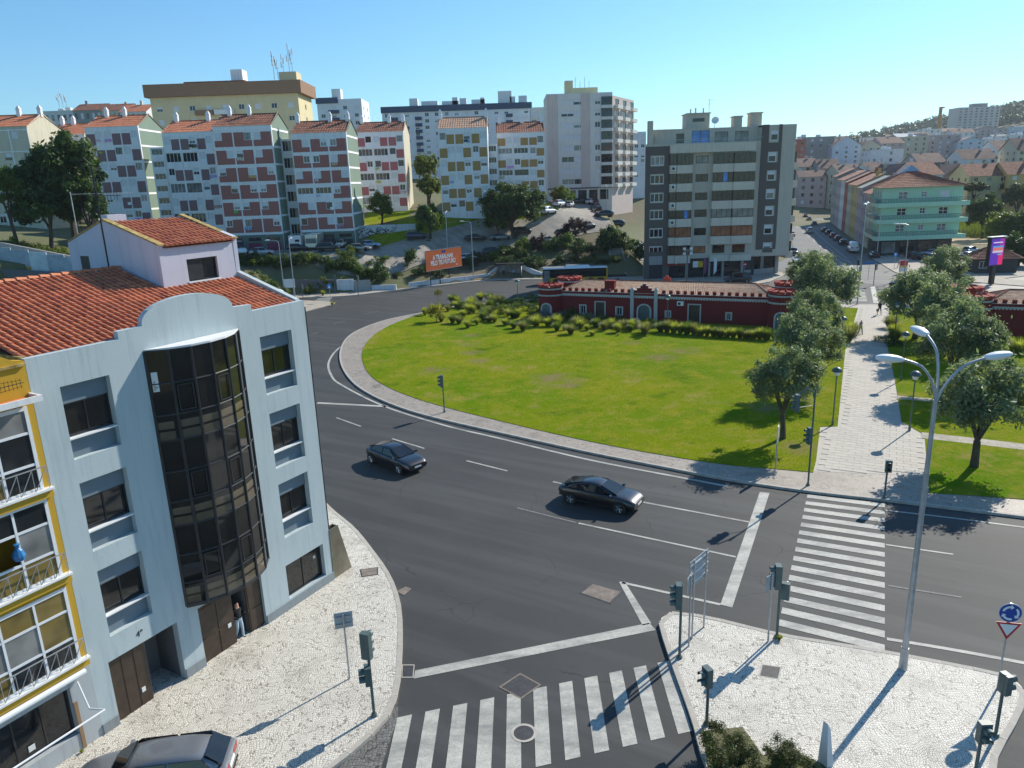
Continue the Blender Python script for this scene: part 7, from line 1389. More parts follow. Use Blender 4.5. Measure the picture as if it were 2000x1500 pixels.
for az, pts, hp_ in [(4, [(0, 0, 10.3), (.25, 0, 10.9), (.8, 0, 11.5), (1.5, 0, 11.75)], None), (178, [(0, 0, 10.3), (.2, 0, 11.0), (.6, 0, 11.55), (1.2, 0, 11.8)], None), (92, [(0, 0, 10.3), (.06, 0, 11.2), (.3, 0, 12.0), (.9, 0, 12.4)], None)]:
    a = R(az); q = [(p[0]*math.cos(a), p[0]*math.sin(a), p[2]) for p in pts]; am = MB().tube(smooth([(p[0], p[2]) for p in pts], 4) and [(s[0]*math.cos(a), s[0]*math.sin(a), s[1]) for s in smooth([(p[0], p[2]) for p in pts], 4)], .045, 8).build('arm', M['steel'], tl, smooth=True)
    h_ = ob('lamp_head', COBRA, am, q[-1], rot=(0, R(-6), a)); h_.scale = (1.05, 1.15, 1.2)
def cobra_lamp(px, py, h, az, lb, d=None, arm=1.6, heads=1, z=None):
    if d: x, y, _ = D(px, py, d); zz = hz(x, y)
    else: (x, y), zz = G(px, py), .1
    t = thing('street_lamp', lb, 'street lamp', (x, y, zz), 0, 'far street lamps'); MB().cyl((0, 0, 0), (0, 0, h-.5), .1, .06, 8).build('post', M['steel'], t, smooth=True)
    for s in range(heads):
        a = R(az+180*s); MB().tube([(0, 0, h-.6), (.1*math.cos(a), .1*math.sin(a), h-.2), (.6*math.cos(a), .6*math.sin(a), h), (arm*math.cos(a), arm*math.sin(a), h+.05)], .045, 6).build('arm', M['steel'], t, smooth=True); ob('lamp_head', COBRA, t, (arm*math.cos(a), arm*math.sin(a), h+.05), a)
for q in [(556,578,9.5,170,'far street lamp left of the camper vans, by the concrete wall'),(577,587,10,95,'street lamp rising just behind the house corner'),(925,549,11,150,'street lamp right of the orange billboard'),(1674,596,13.5,60,'tall double armed street lamp at the end of the walkway',None,1.8,2),(1765,545,9,170,'street lamp in front of the green building'),(1712,505,9,150,'street lamp at the street corner below the green balconies')]: cobra_lamp(*q)
for q in [(592,487,9,90,'street lamp between the two brick red blocks',143),(874,483,9,90,'grey lamp post on the slope behind the billboard',149),(1170,400,9,90,'lamp post on the dry bank of the hill road',195),(1185,415,8,90,'second lamp post on the dry bank of the hill road',185)]: cobra_lamp(*q)
# ------------------------------------------------------------------ covers and drains
def rect_on(name, px, z, mat, lb, cat, t=.012, frame=None):
    p = [G(*q, z) for q in px]; c = (sum(q[0] for q in p)/4, sum(q[1] for q in p)/4); o = thing(name, lb, cat, (c[0], c[1], z)); MB().prism(ccw([(q[0]-c[0], q[1]-c[1]) for q in p]), -.01, t).build('cover', M[mat], o)
    if frame: MB().prism(ccw([((q[0]-c[0])*1.16, (q[1]-c[1])*1.16) for q in p]), -.01, t-.006).build('frame', M[frame], o)
    return o
M['iron'] = simple('cast_iron', (0.06, 0.058, 0.06), .6, .4, var=.3, scale=8); M['patch'] = simple('patched_concrete', (0.2, 0.165, 0.135), .9, var=.3, scale=3)
rect_on('drain_grate', [(1136,1158),(1158,1141),(1212,1156),(1190,1177)], .004, 'patch', 'worn rectangular utility cover in the road before the chevron line', 'cover', .012, 'iron')
rect_on('utility_cover', [(980,1342),(1016,1318),(1052,1338),(1018,1362)], .004, 'iron', 'diamond shaped iron cover set in broken brown concrete above the crossing', 'cover', .02, 'patch')
rect_on('drain_grate', [(787,1300),(808,1300),(806,1322),(786,1322)], .004, 'iron', 'kerbside drain grate at the end of the stop line', 'drain', .016, 'kerb')
rect_on('utility_cover', [(705,1113),(736,1109),(736,1122),(708,1126)], .13, 'patch', 'brown utility cover on the left setts near the house corner', 'cover', .012, 'iron'); rect_on('drain_grate', [(775,1155),(792,1146),(804,1150),(789,1163)], .004, 'patch', 'small drain cover against the left kerb', 'drain', .01, 'iron')
rect_on('utility_cover', [(1490,1299),(1524,1304),(1519,1325),(1485,1319)], .13, 'iron', 'rectangular iron cover in the traffic island setts', 'cover', .012, 'kerb'); rect_on('utility_cover', [(726,752),(743,750),(745,756),(730,757)], .13, 'patch', 'small brown cover in the roundabout kerb paving', 'cover', .01)
x, y = G(1023, 1432); mh = thing('manhole', 'round iron manhole cover between crossing stripes', 'manhole', (x, y, .012)); MB().lathe([(.34, .0), (.34, .012), (.01, .014)], 24).build('cover', M['iron'], mh); MB().lathe([(.36, 0), (.44, 0), (.44, .008), (.36, .008)], 24).build('frame', M['kerb'], mh)
# ------------------------------------------------------------------ billboard, shelter, walls
M['bill'] = simple('orange_poster', (0.62, 0.13, 0.03), .5, var=.12, scale=.4); p0, p1 = G(836, 561), G(902, 548.5); BA_ = math.atan2(p1[1]-p0[1], p1[0]-p0[0]); BWd = math.hypot(p1[0]-p0[0], p1[1]-p0[1])
zt_, zb_ = D(833, 492, p0[1])[2], D(833, 531, p0[1])[2]; bl = thing('billboard', 'orange billboard on dark posts reading A TRABALHAR PELO TEU FUTURO', 'billboard', (*p0, .1), BA_)
MB().box(-.2, BWd+.2, -.06, .06, zb_, zt_).build('board', M['bill'], bl); MB().box(-.3, BWd+.3, -.08, -.0, zt_, zt_+.08).box(-.3, BWd+.3, -.08, 0, zb_-.08, zb_).each('frame', M['steel'], bl)
for k in range(4): MB().cyl((BWd*(.1+.27*k), .12, 0), (BWd*(.1+.27*k), .12, zt_-.3), .08, n=8).build('post', M['dark_metal'], bl)
hb = zt_-zb_
for s, z_, sz in (('A TRABALHAR', zb_+hb*.62, hb*.32), ('PELO TEU FUTURO', zb_+hb*.34, hb*.32)):
    me = text_mesh(s, sz, M['light_white'], .035); wd_ = max(v.co.x for v in me.vertices)-min(v.co.x for v in me.vertices); o = ob('lettering', me, bl, (BWd*.47, -.075, z_), rot=(R(90), 0, 0)); o.scale.x = BWd*(.6 if s[0] == 'A' else .72)/wd_
MB().box(BWd*.44, BWd*.55, -.075, -.061, zt_-hb*.17, zt_-hb*.06).build('badge', M['sign_blue'], bl); ob('lettering', text_mesh('MD', hb*.09, M['light_white'], .02), bl, (BWd*.87, -.07, zb_+hb*.12), rot=(R(90), 0, 0))
sx, sy = G(972, 545); ex, ey = G(1022, 544.5); SA_ = math.atan2(ey-sy, ex-sx); sh = thing('bus_shelter', 'glass bus shelter with flat roof left of the bus', 'bus shelter', (sx, sy+.6, .12), SA_); SWd = 4.6
for x in (0, SWd): MB().box(x-.06, x+.06, 1.2, 1.32, 0, 2.6).box(x-.06, x+.06, 0, .1, 0, 2.6).each('post', M['dark_metal'], sh)
MB().box(-.4, SWd+.4, -.3, 1.6, 2.6, 2.75).build('roof', M['dark_metal'], sh); MB().box(.1, SWd-.1, 1.25, 1.28, .3, 2.4).build('rear_pane', M['glass_curtain'], sh); MB().box(SWd-.03, SWd+.03, .1, 1.2, .3, 2.2).build('poster_panel', M['paper'], sh); MB().box(.4, SWd-1.2, .8, 1.15, .42, .5).build('bench', M['steel'], sh)
def wall_run(px, h, th, mat, lb, group=None, panels=None):
    g = [G(*p) for p in px]; o = thing('wall', lb, 'wall', (g[0][0], g[0][1], 0), 0, group)
    for i in range(len(g)-1):
        (xa, ya), (xb, yb_2) = g[i], g[i+1]; L = math.hypot(xb-xa, yb_2-ya); a = math.atan2(yb_2-ya, xb-xa); h0, h1 = (h[i], h[i+1]) if isinstance(h, list) else (h, h); k = panels or 1
        for q in range(k): b = MB(); u0, u1 = L*q/k+.01, L*(q+1)/k-.01; z0_, z1_ = h0+(h1-h0)*q/k, h0+(h1-h0)*(q+1)/k; b.hexa([(u0, 0, -.1), (u1, 0, -.1), (u1, th, -.1), (u0, th, -.1), (u0, 0, z0_), (u1, 0, z1_), (u1, th, z1_), (u0, th, z0_)]); pb = b.build('panel', M[mat], o, (xa-g[0][0], ya-g[0][1], 0), a)
    return o
M['pale_wall'] = plaster('whitewashed_wall', (0.6, 0.63, 0.66), streak=.45); wall_run([(400,566),(500,570),(565,575),(658,572)], [3.2, 2.9, 2.6, 2.3], .3, 'dark_concrete', 'dark panelled concrete retaining wall behind the house corner', panels=4)
wall_run([(659,572),(692,570.5)], 2.3, .3, 'pale_wall', 'white painted panel of the retaining wall'); wall_run([(693,570.5),(725,568)], 2.0, .3, 'concrete', 'grey panel of the retaining wall'); wall_run([(726,568),(774,567)], 1.0, .3, 'pale_wall', 'low pale wall left of the ramp'); wall_run([(800,563),(860,556),(953,545)], 1.0, .3, 'pale_wall', 'low white wall under the billboard', panels=4); wall_run([(955,545),(975,541)], [1.0, 2.2], .3, 'pale_wall', 'sloping white wing wall left of the shelter'); wall_run([(1022,541),(1058,543),(1062,543)], [2.2, 1.0, 1.0], .3, 'pale_wall', 'sloping white wing wall right of the shelter')
# graffiti wall on the slope
x0, y0, _ = D(700, 470, 153); x1, y1, _ = D(812, 448, 157); gw_ = thing('graffiti_wall', 'white retaining wall with black graffiti on the slope', 'wall', (x0, y0, 0), math.atan2(y1-y0, x1-x0)); Lg = math.hypot(x1-x0, y1-y0); z0_, z1_ = hz(x0, y0), hz(x1, y1); MB().hexa([(0, 0, z0_-1), (Lg, 0, z1_-1), (Lg, .3, z1_-1), (0, .3, z0_-1), (0, 0, z0_+2.6), (Lg, 0, z1_+1.2), (Lg, .3, z1_+1.2), (0, .3, z0_+2.6)]).build('wall', M['pale_wall'], gw_)
gr = MB(); rg = random.Random(9)
for k in range(26):
    u = rg.uniform(.3, Lg*.62); zz = z0_+(z1_-z0_)*u/Lg+rg.uniform(.2, 1.7); pts = [(u+rg.uniform(-.9, .9), -.02, zz+rg.uniform(-.5, .6)) for _ in range(4)]; gr.tube(pts, .06, 4)
stuff(gr.build('graffiti', M['black'], gw_))
# noise barrier at left
nb_ = thing('noise_barrier', 'stepped grey and ochre noise barrier behind the house roof', 'fence', (0, 0, 0)); M['barrier_a'] = simple('barrier_grey', (0.3, 0.38, 0.43), .6, var=.2, scale=1); M['barrier_b'] = simple('barrier_pale', (0.5, 0.6, 0.62), .6, var=.15, scale=1); M['barrier_y'] = simple('barrier_ochre', (0.4, 0.26, 0.06), .6, var=.15)
for k in range(7):
    xa, xb = -50+k*35, -50+(k+1)*35-1; yt = 479+k*4.6; d = 112-k*1.0; A_ = D(xa, yt, d); B_ = D(xb, yt, d-1); zt2 = A_[2]
    for q in range(7):
        z_b = zt2-.48*(q+1); mt = 'barrier_b' if k == 3 else ('barrier_y' if q == 5 and k < 3 else 'barrier_a'); MB().hexa([(A_[0], A_[1], z_b+.02), (B_[0], B_[1], z_b+.02), (B_[0], B_[1]+.15, z_b+.02), (A_[0], A_[1]+.15, z_b+.02), (A_[0], A_[1], z_b+.47), (B_[0], B_[1], z_b+.47), (B_[0], B_[1]+.15, z_b+.47), (A_[0], A_[1]+.15, z_b+.47)]).build('plank', M[mt], nb_)
A_, B_ = D(-60, 530, 109), D(200, 545, 104); C_ = D(-60, 468, 116); D_ = D(200, 512, 110)
lw = thing('wall', 'concrete retaining wall carrying the noise barrier', 'wall', (0, 0, 0)); MB().hexa([(A_[0], A_[1], -1), (B_[0], B_[1], -1), (B_[0], B_[1]+.4, -1), (A_[0], A_[1]+.4, -1), (A_[0], A_[1], A_[2]+.6), (B_[0], B_[1], B_[2]+.6), (B_[0], B_[1]+.4, B_[2]+.6), (A_[0], A_[1]+.4, A_[2]+.6)]).build('lower_wall', M['dark_concrete'], lw); MB().hexa([(C_[0], C_[1], 2), (D_[0], D_[1], 2), (D_[0], D_[1]+.4, 2), (C_[0], C_[1]+.4, 2), (C_[0], C_[1], C_[2]+.5), (D_[0], D_[1], D_[2]), (D_[0], D_[1]+.4, D_[2]), (C_[0], C_[1]+.4, C_[2]+.5)]).build('upper_wall', M['concrete'], lw)
# stairs beside the beige block
st_ = thing('outdoor_stairs', 'concrete stairs climbing the bank left of the beige block', 'stairs', (0, 0, 0)); xs_, ys_ = 21.3, 141.6
for k in range(22): MB().box(xs_-1.2, xs_+1.2, ys_+k*.42, ys_+k*.42+.44, -.2, .25+k*.31).build('step', M['concrete'], st_)
for s in (-1.35, 1.2): MB().hexa([(xs_+s, ys_, 0), (xs_+s+.15, ys_, 0), (xs_+s+.15, ys_+9.3, 0), (xs_+s, ys_+9.3, 0), (xs_+s, ys_, 1.2), (xs_+s+.15, ys_, 1.2), (xs_+s+.15, ys_+9.3, 7.8), (xs_+s, ys_+9.3, 7.8)]).build('side_wall', M['concrete'], st_)
# screen, kiosk, fence and signs on the right
lx, ly = G(1935, 556); led = thing('advertising_screen', 'tall purple and pink advertising screen on a dark pillar', 'advertising screen', (lx, ly, .1), R(18)); zt2 = D(1942, 466, ly)[2]; z12 = D(1942, 520, ly)[2]; hw_ = 1.45
MB().box(-.35, .35, -.25, .25, 0, z12+.4).build('pillar', M['dark_metal'], led); MB().box(-hw_, hw_, -.3, .3, z12, zt2+.1).build('case', M['dark_metal'], led); MB().box(-hw_-.2, hw_+.2, -.45, .45, zt2+.1, zt2+.22).build('cap', M['steel'], led)
def scr(nm, x0, x1, z0, z1, c, y=-.305): MB().box(x0, x1, y-.004, y, z0, z1).build(nm, emit(nm, c, .55), led)
H_ = zt2-z12; scr('purple_field', -hw_+.12, .35, z12+.15, zt2-.1, (0.12, 0.03, 0.5)); scr('pink_field', .35, hw_-.12, z12+.15, z12+H_*.42, (0.85, 0.02, 0.18)); scr('violet_field', .35, hw_-.12, z12+H_*.421, zt2-.1, (0.4, 0.03, 0.45)); scr('blue_band', -hw_+.5, hw_-.3, z12+H_*.66, z12+H_*.72, (0.1, 0.4, 0.8), -.31); scr('red_band', -hw_+.5, hw_-.3, z12+H_*.55, z12+H_*.66, (0.8, 0.2, 0.2), -.31); scr('pale_band', -hw_+.5, hw_-.3, z12+H_*.47, z12+H_*.55, (0.7, 0.6, 0.7), -.31); scr('headline', -hw_+.5, hw_-.5, z12+H_*.82, z12+H_*.86, (0.8, 0.75, 0.9), -.31); scr('tag_line', 0, hw_-.4, z12+H_*.39, z12+H_*.43, (0.15, 0.5, 0.85), -.31)
kx, ky = G(1905, 535); ki = thing('kiosk', 'small dark kiosk with a reddish tiled hip roof', 'kiosk', (kx, ky, .05), R(-8)); MB().box(0, 6.5, 0, 4, 0, 2.6).build('wall', M['shop_dark'], ki); window(ki, (0, 0, 0), .4, .9, 1.2, 1.2, -.02); rb = MB(); corr_roof(rb, (-.8, -.8, 2.5), (7.3, -.8, 2.5), (4.2, 2, 4.4), (2.4, 2, 4.4), .4, .8); corr_roof(rb, (7.3, 4.8, 2.5), (-.8, 4.8, 2.5), (2.4, 2, 4.4), (4.2, 2, 4.4), .4, .8); corr_roof(rb, (-.8, 4.8, 2.5), (-.8, -.8, 2.5), (2.4, 2, 4.4), (2.4, 2, 4.4), .4, .8); corr_roof(rb, (7.3, -.8, 2.5), (7.3, 4.8, 2.5), (4.2, 2, 4.4), (4.2, 2, 4.4), .4, .8); rb.build('roof', M['tile_old'], ki)
pk = thing('parking_sign', 'blue parking sign by the street corner', 'road sign', (*G(1746, 527), .12)); pole(pk, 3.0); MB().box(-.35, .35, -.06, -.03, 2.3, 3.0).build('plate', simple('parking_blue', (0.02, 0.2, 0.55), .4), pk); ob('lettering', text_mesh('P', .6, M['light_white'], .02), pk, (0, -.066, 2.65), rot=(R(90), 0, 0))
po_ = thing('advert_panel', 'red and white advert panel on the street corner', 'sign', (*G(1763, 535), .12)); MB().box(-.7, .7, -.08, .08, .3, 2.3).build('panel', M['paper'], po_); MB().box(-.68, .68, -.095, -.081, 1.35, 2.28).build('red_print', M['sign_red'], po_); MB().box(-.68, .68, -.095, -.081, 1.05, 1.3).build('yellow_print', M['shop_yellow'], po_)
for s in (-.5, .5): MB().box(s-.05, s+.05, -.05, .05, 0, .3).build('leg', M['dark_metal'], po_)
for px, py, lb, cat in [(1453,548,'round no entry sign outside the beige block','ne'),(1588,528,'round no entry sign in the side street','ne'),(646,590,'blue crossing sign on the far kerb tip','ped'),(1695,548,'blue street name sign at the junction','street')]:
    t = thing('road_sign', lb, 'road sign', (*G(px, py), .12)); pole(t, 3.0)
    if cat == 'ne': d_ = MB().cyl((0, -.04, 2.7), (0, -.06, 2.7), .36, n=24).build('disc', M['sign_red'], t); MB().box(-.26, .26, -.068, -.061, 2.64, 2.77).build('bar', M['light_white'], d_)
    elif cat == 'ped': d_ = MB().box(-.35, .35, -.06, -.03, 2.1, 2.8).build('plate', simple('crossing_blue', (0.02, 0.2, 0.55), .4), t); MB().yprism([(-.24, 2.2), (.24, 2.2), (0, 2.65)], -.068, -.061).build('triangle', M['light_white'], d_)
    else: MB().box(-.9, .9, -.06, -.03, 2.6, 3.0).build('plate', simple('street_blue', (0.02, 0.15, 0.4), .4), t)
ls = thing('direction_sign', 'pale direction board by the far lamp posts', 'road sign', (*G(568, 580), .12)); pole(ls, 2.9, .04, -.6); pole(ls, 2.9, .04, .6); MB().box(-.95, .95, -.08, -.05, 1.5, 3.0).build('board', M['paper'], ls)
for k in range(4): MB().box(-.85, .85, -.086, -.081, 1.62+k*.35, 1.88+k*.35).build('strip', M['light_white'], ls)
for px, py, c, lb in [(1393,549,'light_white','white feather flag outside the beige block shops'),(1374,549,'leaf_purple','purple feather flag outside the beige block shops')]:
    t = thing('feather_flag', lb, 'flag', (*G(px, py), .12)); pole(t, 3.9, .025); MB().yprism([(.02, 1.0), (.5, 1.6), (.55, 3.2), (.3, 3.9), (.02, 4.0)], -.012, .012).build('flag', M[c] if c == 'light_white' else simple('purple_flag', (0.2, 0.04, 0.12), .7), t)
wp = thing('floodlight_mast', 'brown floodlight mast with four lamps before the beige block', 'lamp post', (*G(1341, 560), .12)); MB().cyl((0, 0, 0), (0, 0, 6.2), .1, .08, 8).build('post', simple('tan_pole', (0.2, 0.15, 0.1), .8), wp)
for sx_ in (-.55, .55):
    for zz in (5.2, 6.0): MB().box(sx_-.22, sx_+.22, -.2, .1, zz, zz+.4).build('floodlight', M['light_white'], wp)
MB().box(-.6, .6, -.05, .05, 5.8, 5.9).build('crossbar', M['steel'], wp)
# white parasol by the house corner
pa = thing('parasol', 'white parasol just showing behind the house corner', 'parasol', (*G(545, 600), .1)); MB().cyl((0, 0, 0), (0, 0, 2.4), .03, n=6).build('pole', M['steel'], pa); MB().lathe([(1.1, 2.2), (.9, 2.5), (.5, 2.75), (.01, 2.85)], 16).build('canopy', M['light_white'], pa, smooth=True)

# ------------------------------------------------------------------ plants on the slope and beyond
for px, py, d, rp, kd, lb, sq in [(122,342,128,64,'dark','large dark spreading tree left of the plum panelled block',1.15),(85,405,124,52,'dark','dark tree crown low on the bank below the large tree',1.0),(165,400,126,40,'dark','dark leafy tree close to the plum panelled block',1.3),(12,368,122,40,'mid','sunlit green tree at the left edge',1.0),(838,430,153,29,'mid','round green tree on the slope lawn above the billboard',1.1),(743,404,160,25,'light','small yellow green tree beside the rose block',.95),(832,330,185,24,'light','thin yellowish tree between rose and ochre blocks',1.2),(838,368,178,24,'light','lower yellowish tree between the blocks',1.0),
                                  (972,433,158,22,'mid','small light tree in front of the round pine',1.0),(1098,390,178,22,'mid','green tree at the lawn corner near the white cars',1.1),(1125,447,160,24,'purple','purple leaved tree by the parked cars',.8),(1195,478,148,30,'dark','dark bare-stemmed tree above the stairs',1.0),(1770,455,170,1,'mid','',1)]:
    if not lb: continue
    x, y, z = D(px, py, d); r = rp*y/1440; tree(px, py, max(r*.62, z-hz(x, y)), rp, lb, kd, pos=(x, y), rad=r*1.08, sq=sq)
x, y, z = D(1003, 398, 160); tree(0, 0, max(3.6, z-hz(x, y)-.9), 0, 'big rounded stone pine in front of the ochre panelled block', 'pine', pos=(x, y), rad=7.4, sq=.74)
SH = 'shrubs on the embankment'
def slope_bush(px, py, d, rw, rh, mt, lb): x, y, _ = D(px, py, d); bush(0, 0, rw, rh, mt, lb, hz(x, y), .11, 1300, SH, pos=(x, y))
rg = random.Random(12)
for k in range(34): px = 470+k*7.6; slope_bush(px, 508+rg.uniform(-4, 6), 135.5+rg.uniform(-1, 1), rg.uniform(1.1, 1.9), rg.uniform(1.0, 1.7), rg.choice(['leaf_mid', 'leaf_dark', 'leaf_light', 'leaf_mid']), 'olive green bush in the hedge below the upper road')
for px, py, d, rw, rh, mt, lb in [(500,535,128,2.0,1.4,'leaf_light','yellowish bush behind the roof parapet'),(525,537,128,1.7,1.5,'leaf_mid','round green bush above the dark concrete wall, left'),(545,538,128,1.6,1.5,'leaf_mid','round green bush above the dark concrete wall, right'),(602,540,130,1.2,1.3,'leaf_light','small bright bush above the concrete wall'),(630,541,131,1.1,1.2,'leaf_light','second small bright bush above the concrete wall'),(647,544,131,1.0,1.0,'leaf_mid','small bush right of the bright bushes'),(672,545,132,1.0,1.0,'leaf_mid','small bush above the white wall panel'),(745,545,134,2.0,2.4,'leaf_dark','large dark oleander at the end of the low wall'),
        (690,500,140,1.3,1.0,'leaf_mid','low bush by the beige estate car'),(745,500,141,2.0,.9,'leaf_mid','low hedge bush at the road edge'),(722,518,138,.8,.7,'leaf_mid','tiny bush on the bare bank'),(805,515,142,1.9,2.4,'leaf_dark','dark bush left of the billboard'),(820,540,138,2.0,1.3,'leaf_dark','low bush under the billboard left end'),(918,530,146,1.6,1.8,'leaf_dark','dark bush right of the billboard'),(925,490,148,1.2,1.2,'leaf_purple','purple bush above the billboard'),(960,512,150,2.2,1.5,'leaf_mid','bush above the low wall'),(990,505,152,2.6,1.7,'leaf_mid','bush above the bus shelter'),(1018,492,154,2.3,2.4,'leaf_mid','tall oleander above the bus shelter'),(1050,490,155,2.2,2.6,'leaf_purple','purple oleander above the bus'),(1080,500,153,2.8,2.2,'leaf_dark','dark thicket above the bus, left'),(1105,492,155,2.4,2.4,'leaf_mid','green thicket above the bus'),(1130,505,151,2.8,2.0,'leaf_dark','dark thicket above the bus, right'),(1150,520,148,2.4,1.8,'leaf_dark','dark thicket left of the stairs'),(1245,490,146,2.2,2.6,'leaf_dark','dark thicket between stairs and beige block'),(985,528,147,2.4,1.4,'leaf_dark','low dark hedge behind the shelter'),(1045,528,146,2.6,1.4,'leaf_dark','low dark hedge behind the bus'),
        (1190,405,190,2.4,1.6,'leaf_light','yellow green bush on the hill road bank'),(1215,402,188,3.2,2.4,'leaf_light','bright reed clump on the hill road bank'),(1232,408,184,2.4,2.0,'leaf_light','reed clump nearest the beige block')]: slope_bush(px, py, d, rw, rh, mt, lb)
for k in range(46):
    px = rg.uniform(640, 1240); yb2 = np.interp(px, [640, 780, 953, 1060, 1240], [560, 555, 537, 530, 530]); yt2 = np.interp(px, [640, 800, 905, 1000, 1130, 1240], [512, 508, 495, 482, 470, 470]); f_ = rg.random(); py = yb2+(yt2-yb2)*f_; d = np.interp(px, [640, 760, 953, 1060, 1240], [132, 133, 144, 144, 143])+f_*8
    slope_bush(px, py, float(d), rg.uniform(.7, 1.7), rg.uniform(.6, 1.4), rg.choice(['leaf_mid', 'leaf_dark', 'leaf_light', 'leaf_dark']), 'wild shrub on the bare bank above the roadside walls')
for k in range(9): px = 20+k*14; slope_bush(px, 478+k*1.5, 119-k*.5, 1.5, 1.3, 'leaf_light', 'bush of the sunlit hedge above the noise barrier')
for px, py, d, rp, kd, lb, sq in [(1925,418,190,34,'dark','dark tree behind the car park, left of the reeds',1.2),(1960,448,165,40,'light','yellow brown tree above the kiosk',1.0),(1998,455,160,34,'dark','dark tree at the right edge above the screen',1.3),(1955,500,140,24,'dark','dark tree behind the advertising screen',1.1),(1990,510,135,34,'dark','dense dark tree right of the advertising screen',1.2),(1990,385,230,30,'dark','dark bushy tree below the ochre yellow house',.9),(1965,372,240,22,'dark','dark tree beside the pale yellow house',.9),(1905,368,235,20,'dark','dark shrub tree at the foot of the yellow house',.7),(1838,500,150,14,'mid','small tree at the car park hedge',1.0)]:
    x, y, z = D(px, py, d); r = rp*y/1440; tree(px, py, max(z-hz(x, y), r*.8), rp, lb, kd, pos=(x, y), rad=r, sq=sq)
rd_ = np.random.default_rng(5); RP = [D(1888, 372, 232)[:2], D(2020, 380, 225)[:2], D(2020, 425, 185)[:2], D(1880, 412, 195)[:2]]
reeds = blades('reeds', RP, 16000, 4.5, .09, 0, M['leaf_light'], 6, lambda x, y: hz(x, y)); reeds['label'] = 'mass of yellow green reeds right of the green building'; reeds['category'] = 'reeds'
struct(sheet('dry_field', [D(1855, 452, 178)[:2], D(1945, 452, 176)[:2], D(1945, 418, 215)[:2], D(1862, 415, 215)[:2]], .03, simple('dry_grass_field', (0.42, 0.31, 0.15), .9, var=.2, scale=.3)))
# ------------------------------------------------------------------ people
M['skin'] = simple('skin', (0.45, 0.27, 0.2), .6, var=.08); M['hair_white'] = simple('white_hair', (0.7, 0.68, 0.64), .8); M['hair_dark'] = simple('dark_hair', (0.03, 0.022, 0.018), .7)
def person(x, y, z, rz, label, shirt, legs, hair, h=1.7, stride=.18, shorts=False, sit=False, hold=False, cat='person'):
    s = h/1.75; J = dict(pel=(0, 0, .95), chest=(0, 0, 1.3), neck=(0, 0, 1.48), head=(0, -.02, 1.62), crown=(0, -.01, 1.72)); P = [J['pel'], J['chest'], J['neck'], J['head'], J['crown']]; E_ = [(0, 1), (1, 2), (2, 3), (3, 4)]; Rr = [.15, .165, .06, .1, .075]
    for sd_, st_ in ((1, stride), (-1, -stride)):
        k = len(P); P += [(sd_*.1, 0, .9), (sd_*.1, -st_*.6-.03, .5), (sd_*.1, -st_-(.02 if st_ > 0 else -.12), .08), (sd_*.11, -st_-.16, .04)]; E_ += [(0, k), (k, k+1), (k+1, k+2), (k+2, k+3)]; Rr += [.1, .07, .05, .04]
        k = len(P); P += [(sd_*.2, 0, 1.42), (sd_*.25, st_*.4+.03, 1.15), (sd_*.24, st_*.8-.08 if not hold else -.25, .92 if not hold else 1.1), (sd_*.235, st_*.9-.12 if not hold else -.33, .84 if not hold else 1.14)]; E_ += [(1, k), (k, k+1), (k+1, k+2), (k+2, k+3)]; Rr += [.075, .05, .04, .035]
    me = bpy.data.meshes.new('p'); me.from_pydata([(a*s, b_*s, c*s) for a, b_, c in P], E_, []); o = bpy.data.objects.new('p', me); COL.objects.link(o); o.modifiers.new('sk', 'SKIN'); ss = o.modifiers.new('ss', 'SUBSURF'); ss.levels = 1; ss.render_levels = 1
    for i, v in enumerate(me.skin_vertices[0].data): v.radius = (Rr[i]*s, Rr[i]*s*(.8 if i in (0, 1) else 1)); v.use_root = (i == 0)
    n = bpy.data.meshes.new_from_object(o.evaluated_get(bpy.context.evaluated_depsgraph_get())); bpy.data.objects.remove(o); n.materials.clear()
    for m_ in (M['skin'], shirt, legs, hair, M['black']): n.materials.append(m_)
    for p in n.polygons:
        c = p.center/s; p.use_smooth = True
        if c.z < .09: i = 4
        elif c.z < (.5 if shorts else .0): i = 0
        elif c.z < .97 and abs(c.x) < .2: i = 2
        elif c.z < 1.49 and c.z > .93 and (abs(c.x) < .22 or c.z > (1.2 if shorts else .95)): i = 1
        elif c.z > 1.66 or (c.z > 1.57 and c.y > .02): i = 3
        else: i = 0
        p.material_index = i
    n.name = 'person'; t = ob('person', n, None, (x, y, z), rz); tag(t, label, cat); return t
sh = lambda nm, c: simple(nm, c, .85, var=.15)
person(*G(1680,653,.16), .16, R(20), 'person with white hair, pink top and dark trousers on the walkway', sh('pink_top', (0.55, 0.36, 0.4)), sh('dark_trousers', (0.02, 0.02, 0.03)), M['hair_white'], 1.66)
pm_ = person(*G(1717,615,.16), .16, R(5), 'person in black T-shirt and shorts walking at the far end of the walkway', sh('black_shirt', (0.015, 0.015, 0.018)), sh('dark_shorts', (0.03, 0.035, 0.06)), M['hair_dark'], 1.78, .2, True); x, y = G(1717,615,.16)
bgp = MB().box(-.36, -.2, -.1, .1, .45, .75).tube([(-.33, 0, .75), (-.28, 0, .9), (-.23, 0, .75)], .012, 5).build('shopping_bag', simple('brown_bag', (0.25, 0.07, 0.05), .8), None, (x, y, .16)); tag(bgp, 'small reddish bag carried by the person in black', 'bag')
wp_ = Matrix.Translation((HB[0], HB[1], 0)) @ Matrix.Rotation(HA, 4, 'Z') @ Vector((6.15, .3, .05)); person(wp_.x, wp_.y, .06, HA, 'person in black top and pale jeans standing in the open entrance door', sh('black_top', (0.014, 0.014, 0.016)), sh('pale_jeans', (0.4, 0.5, 0.58)), M['hair_dark'], 1.72, .04, hold=True)
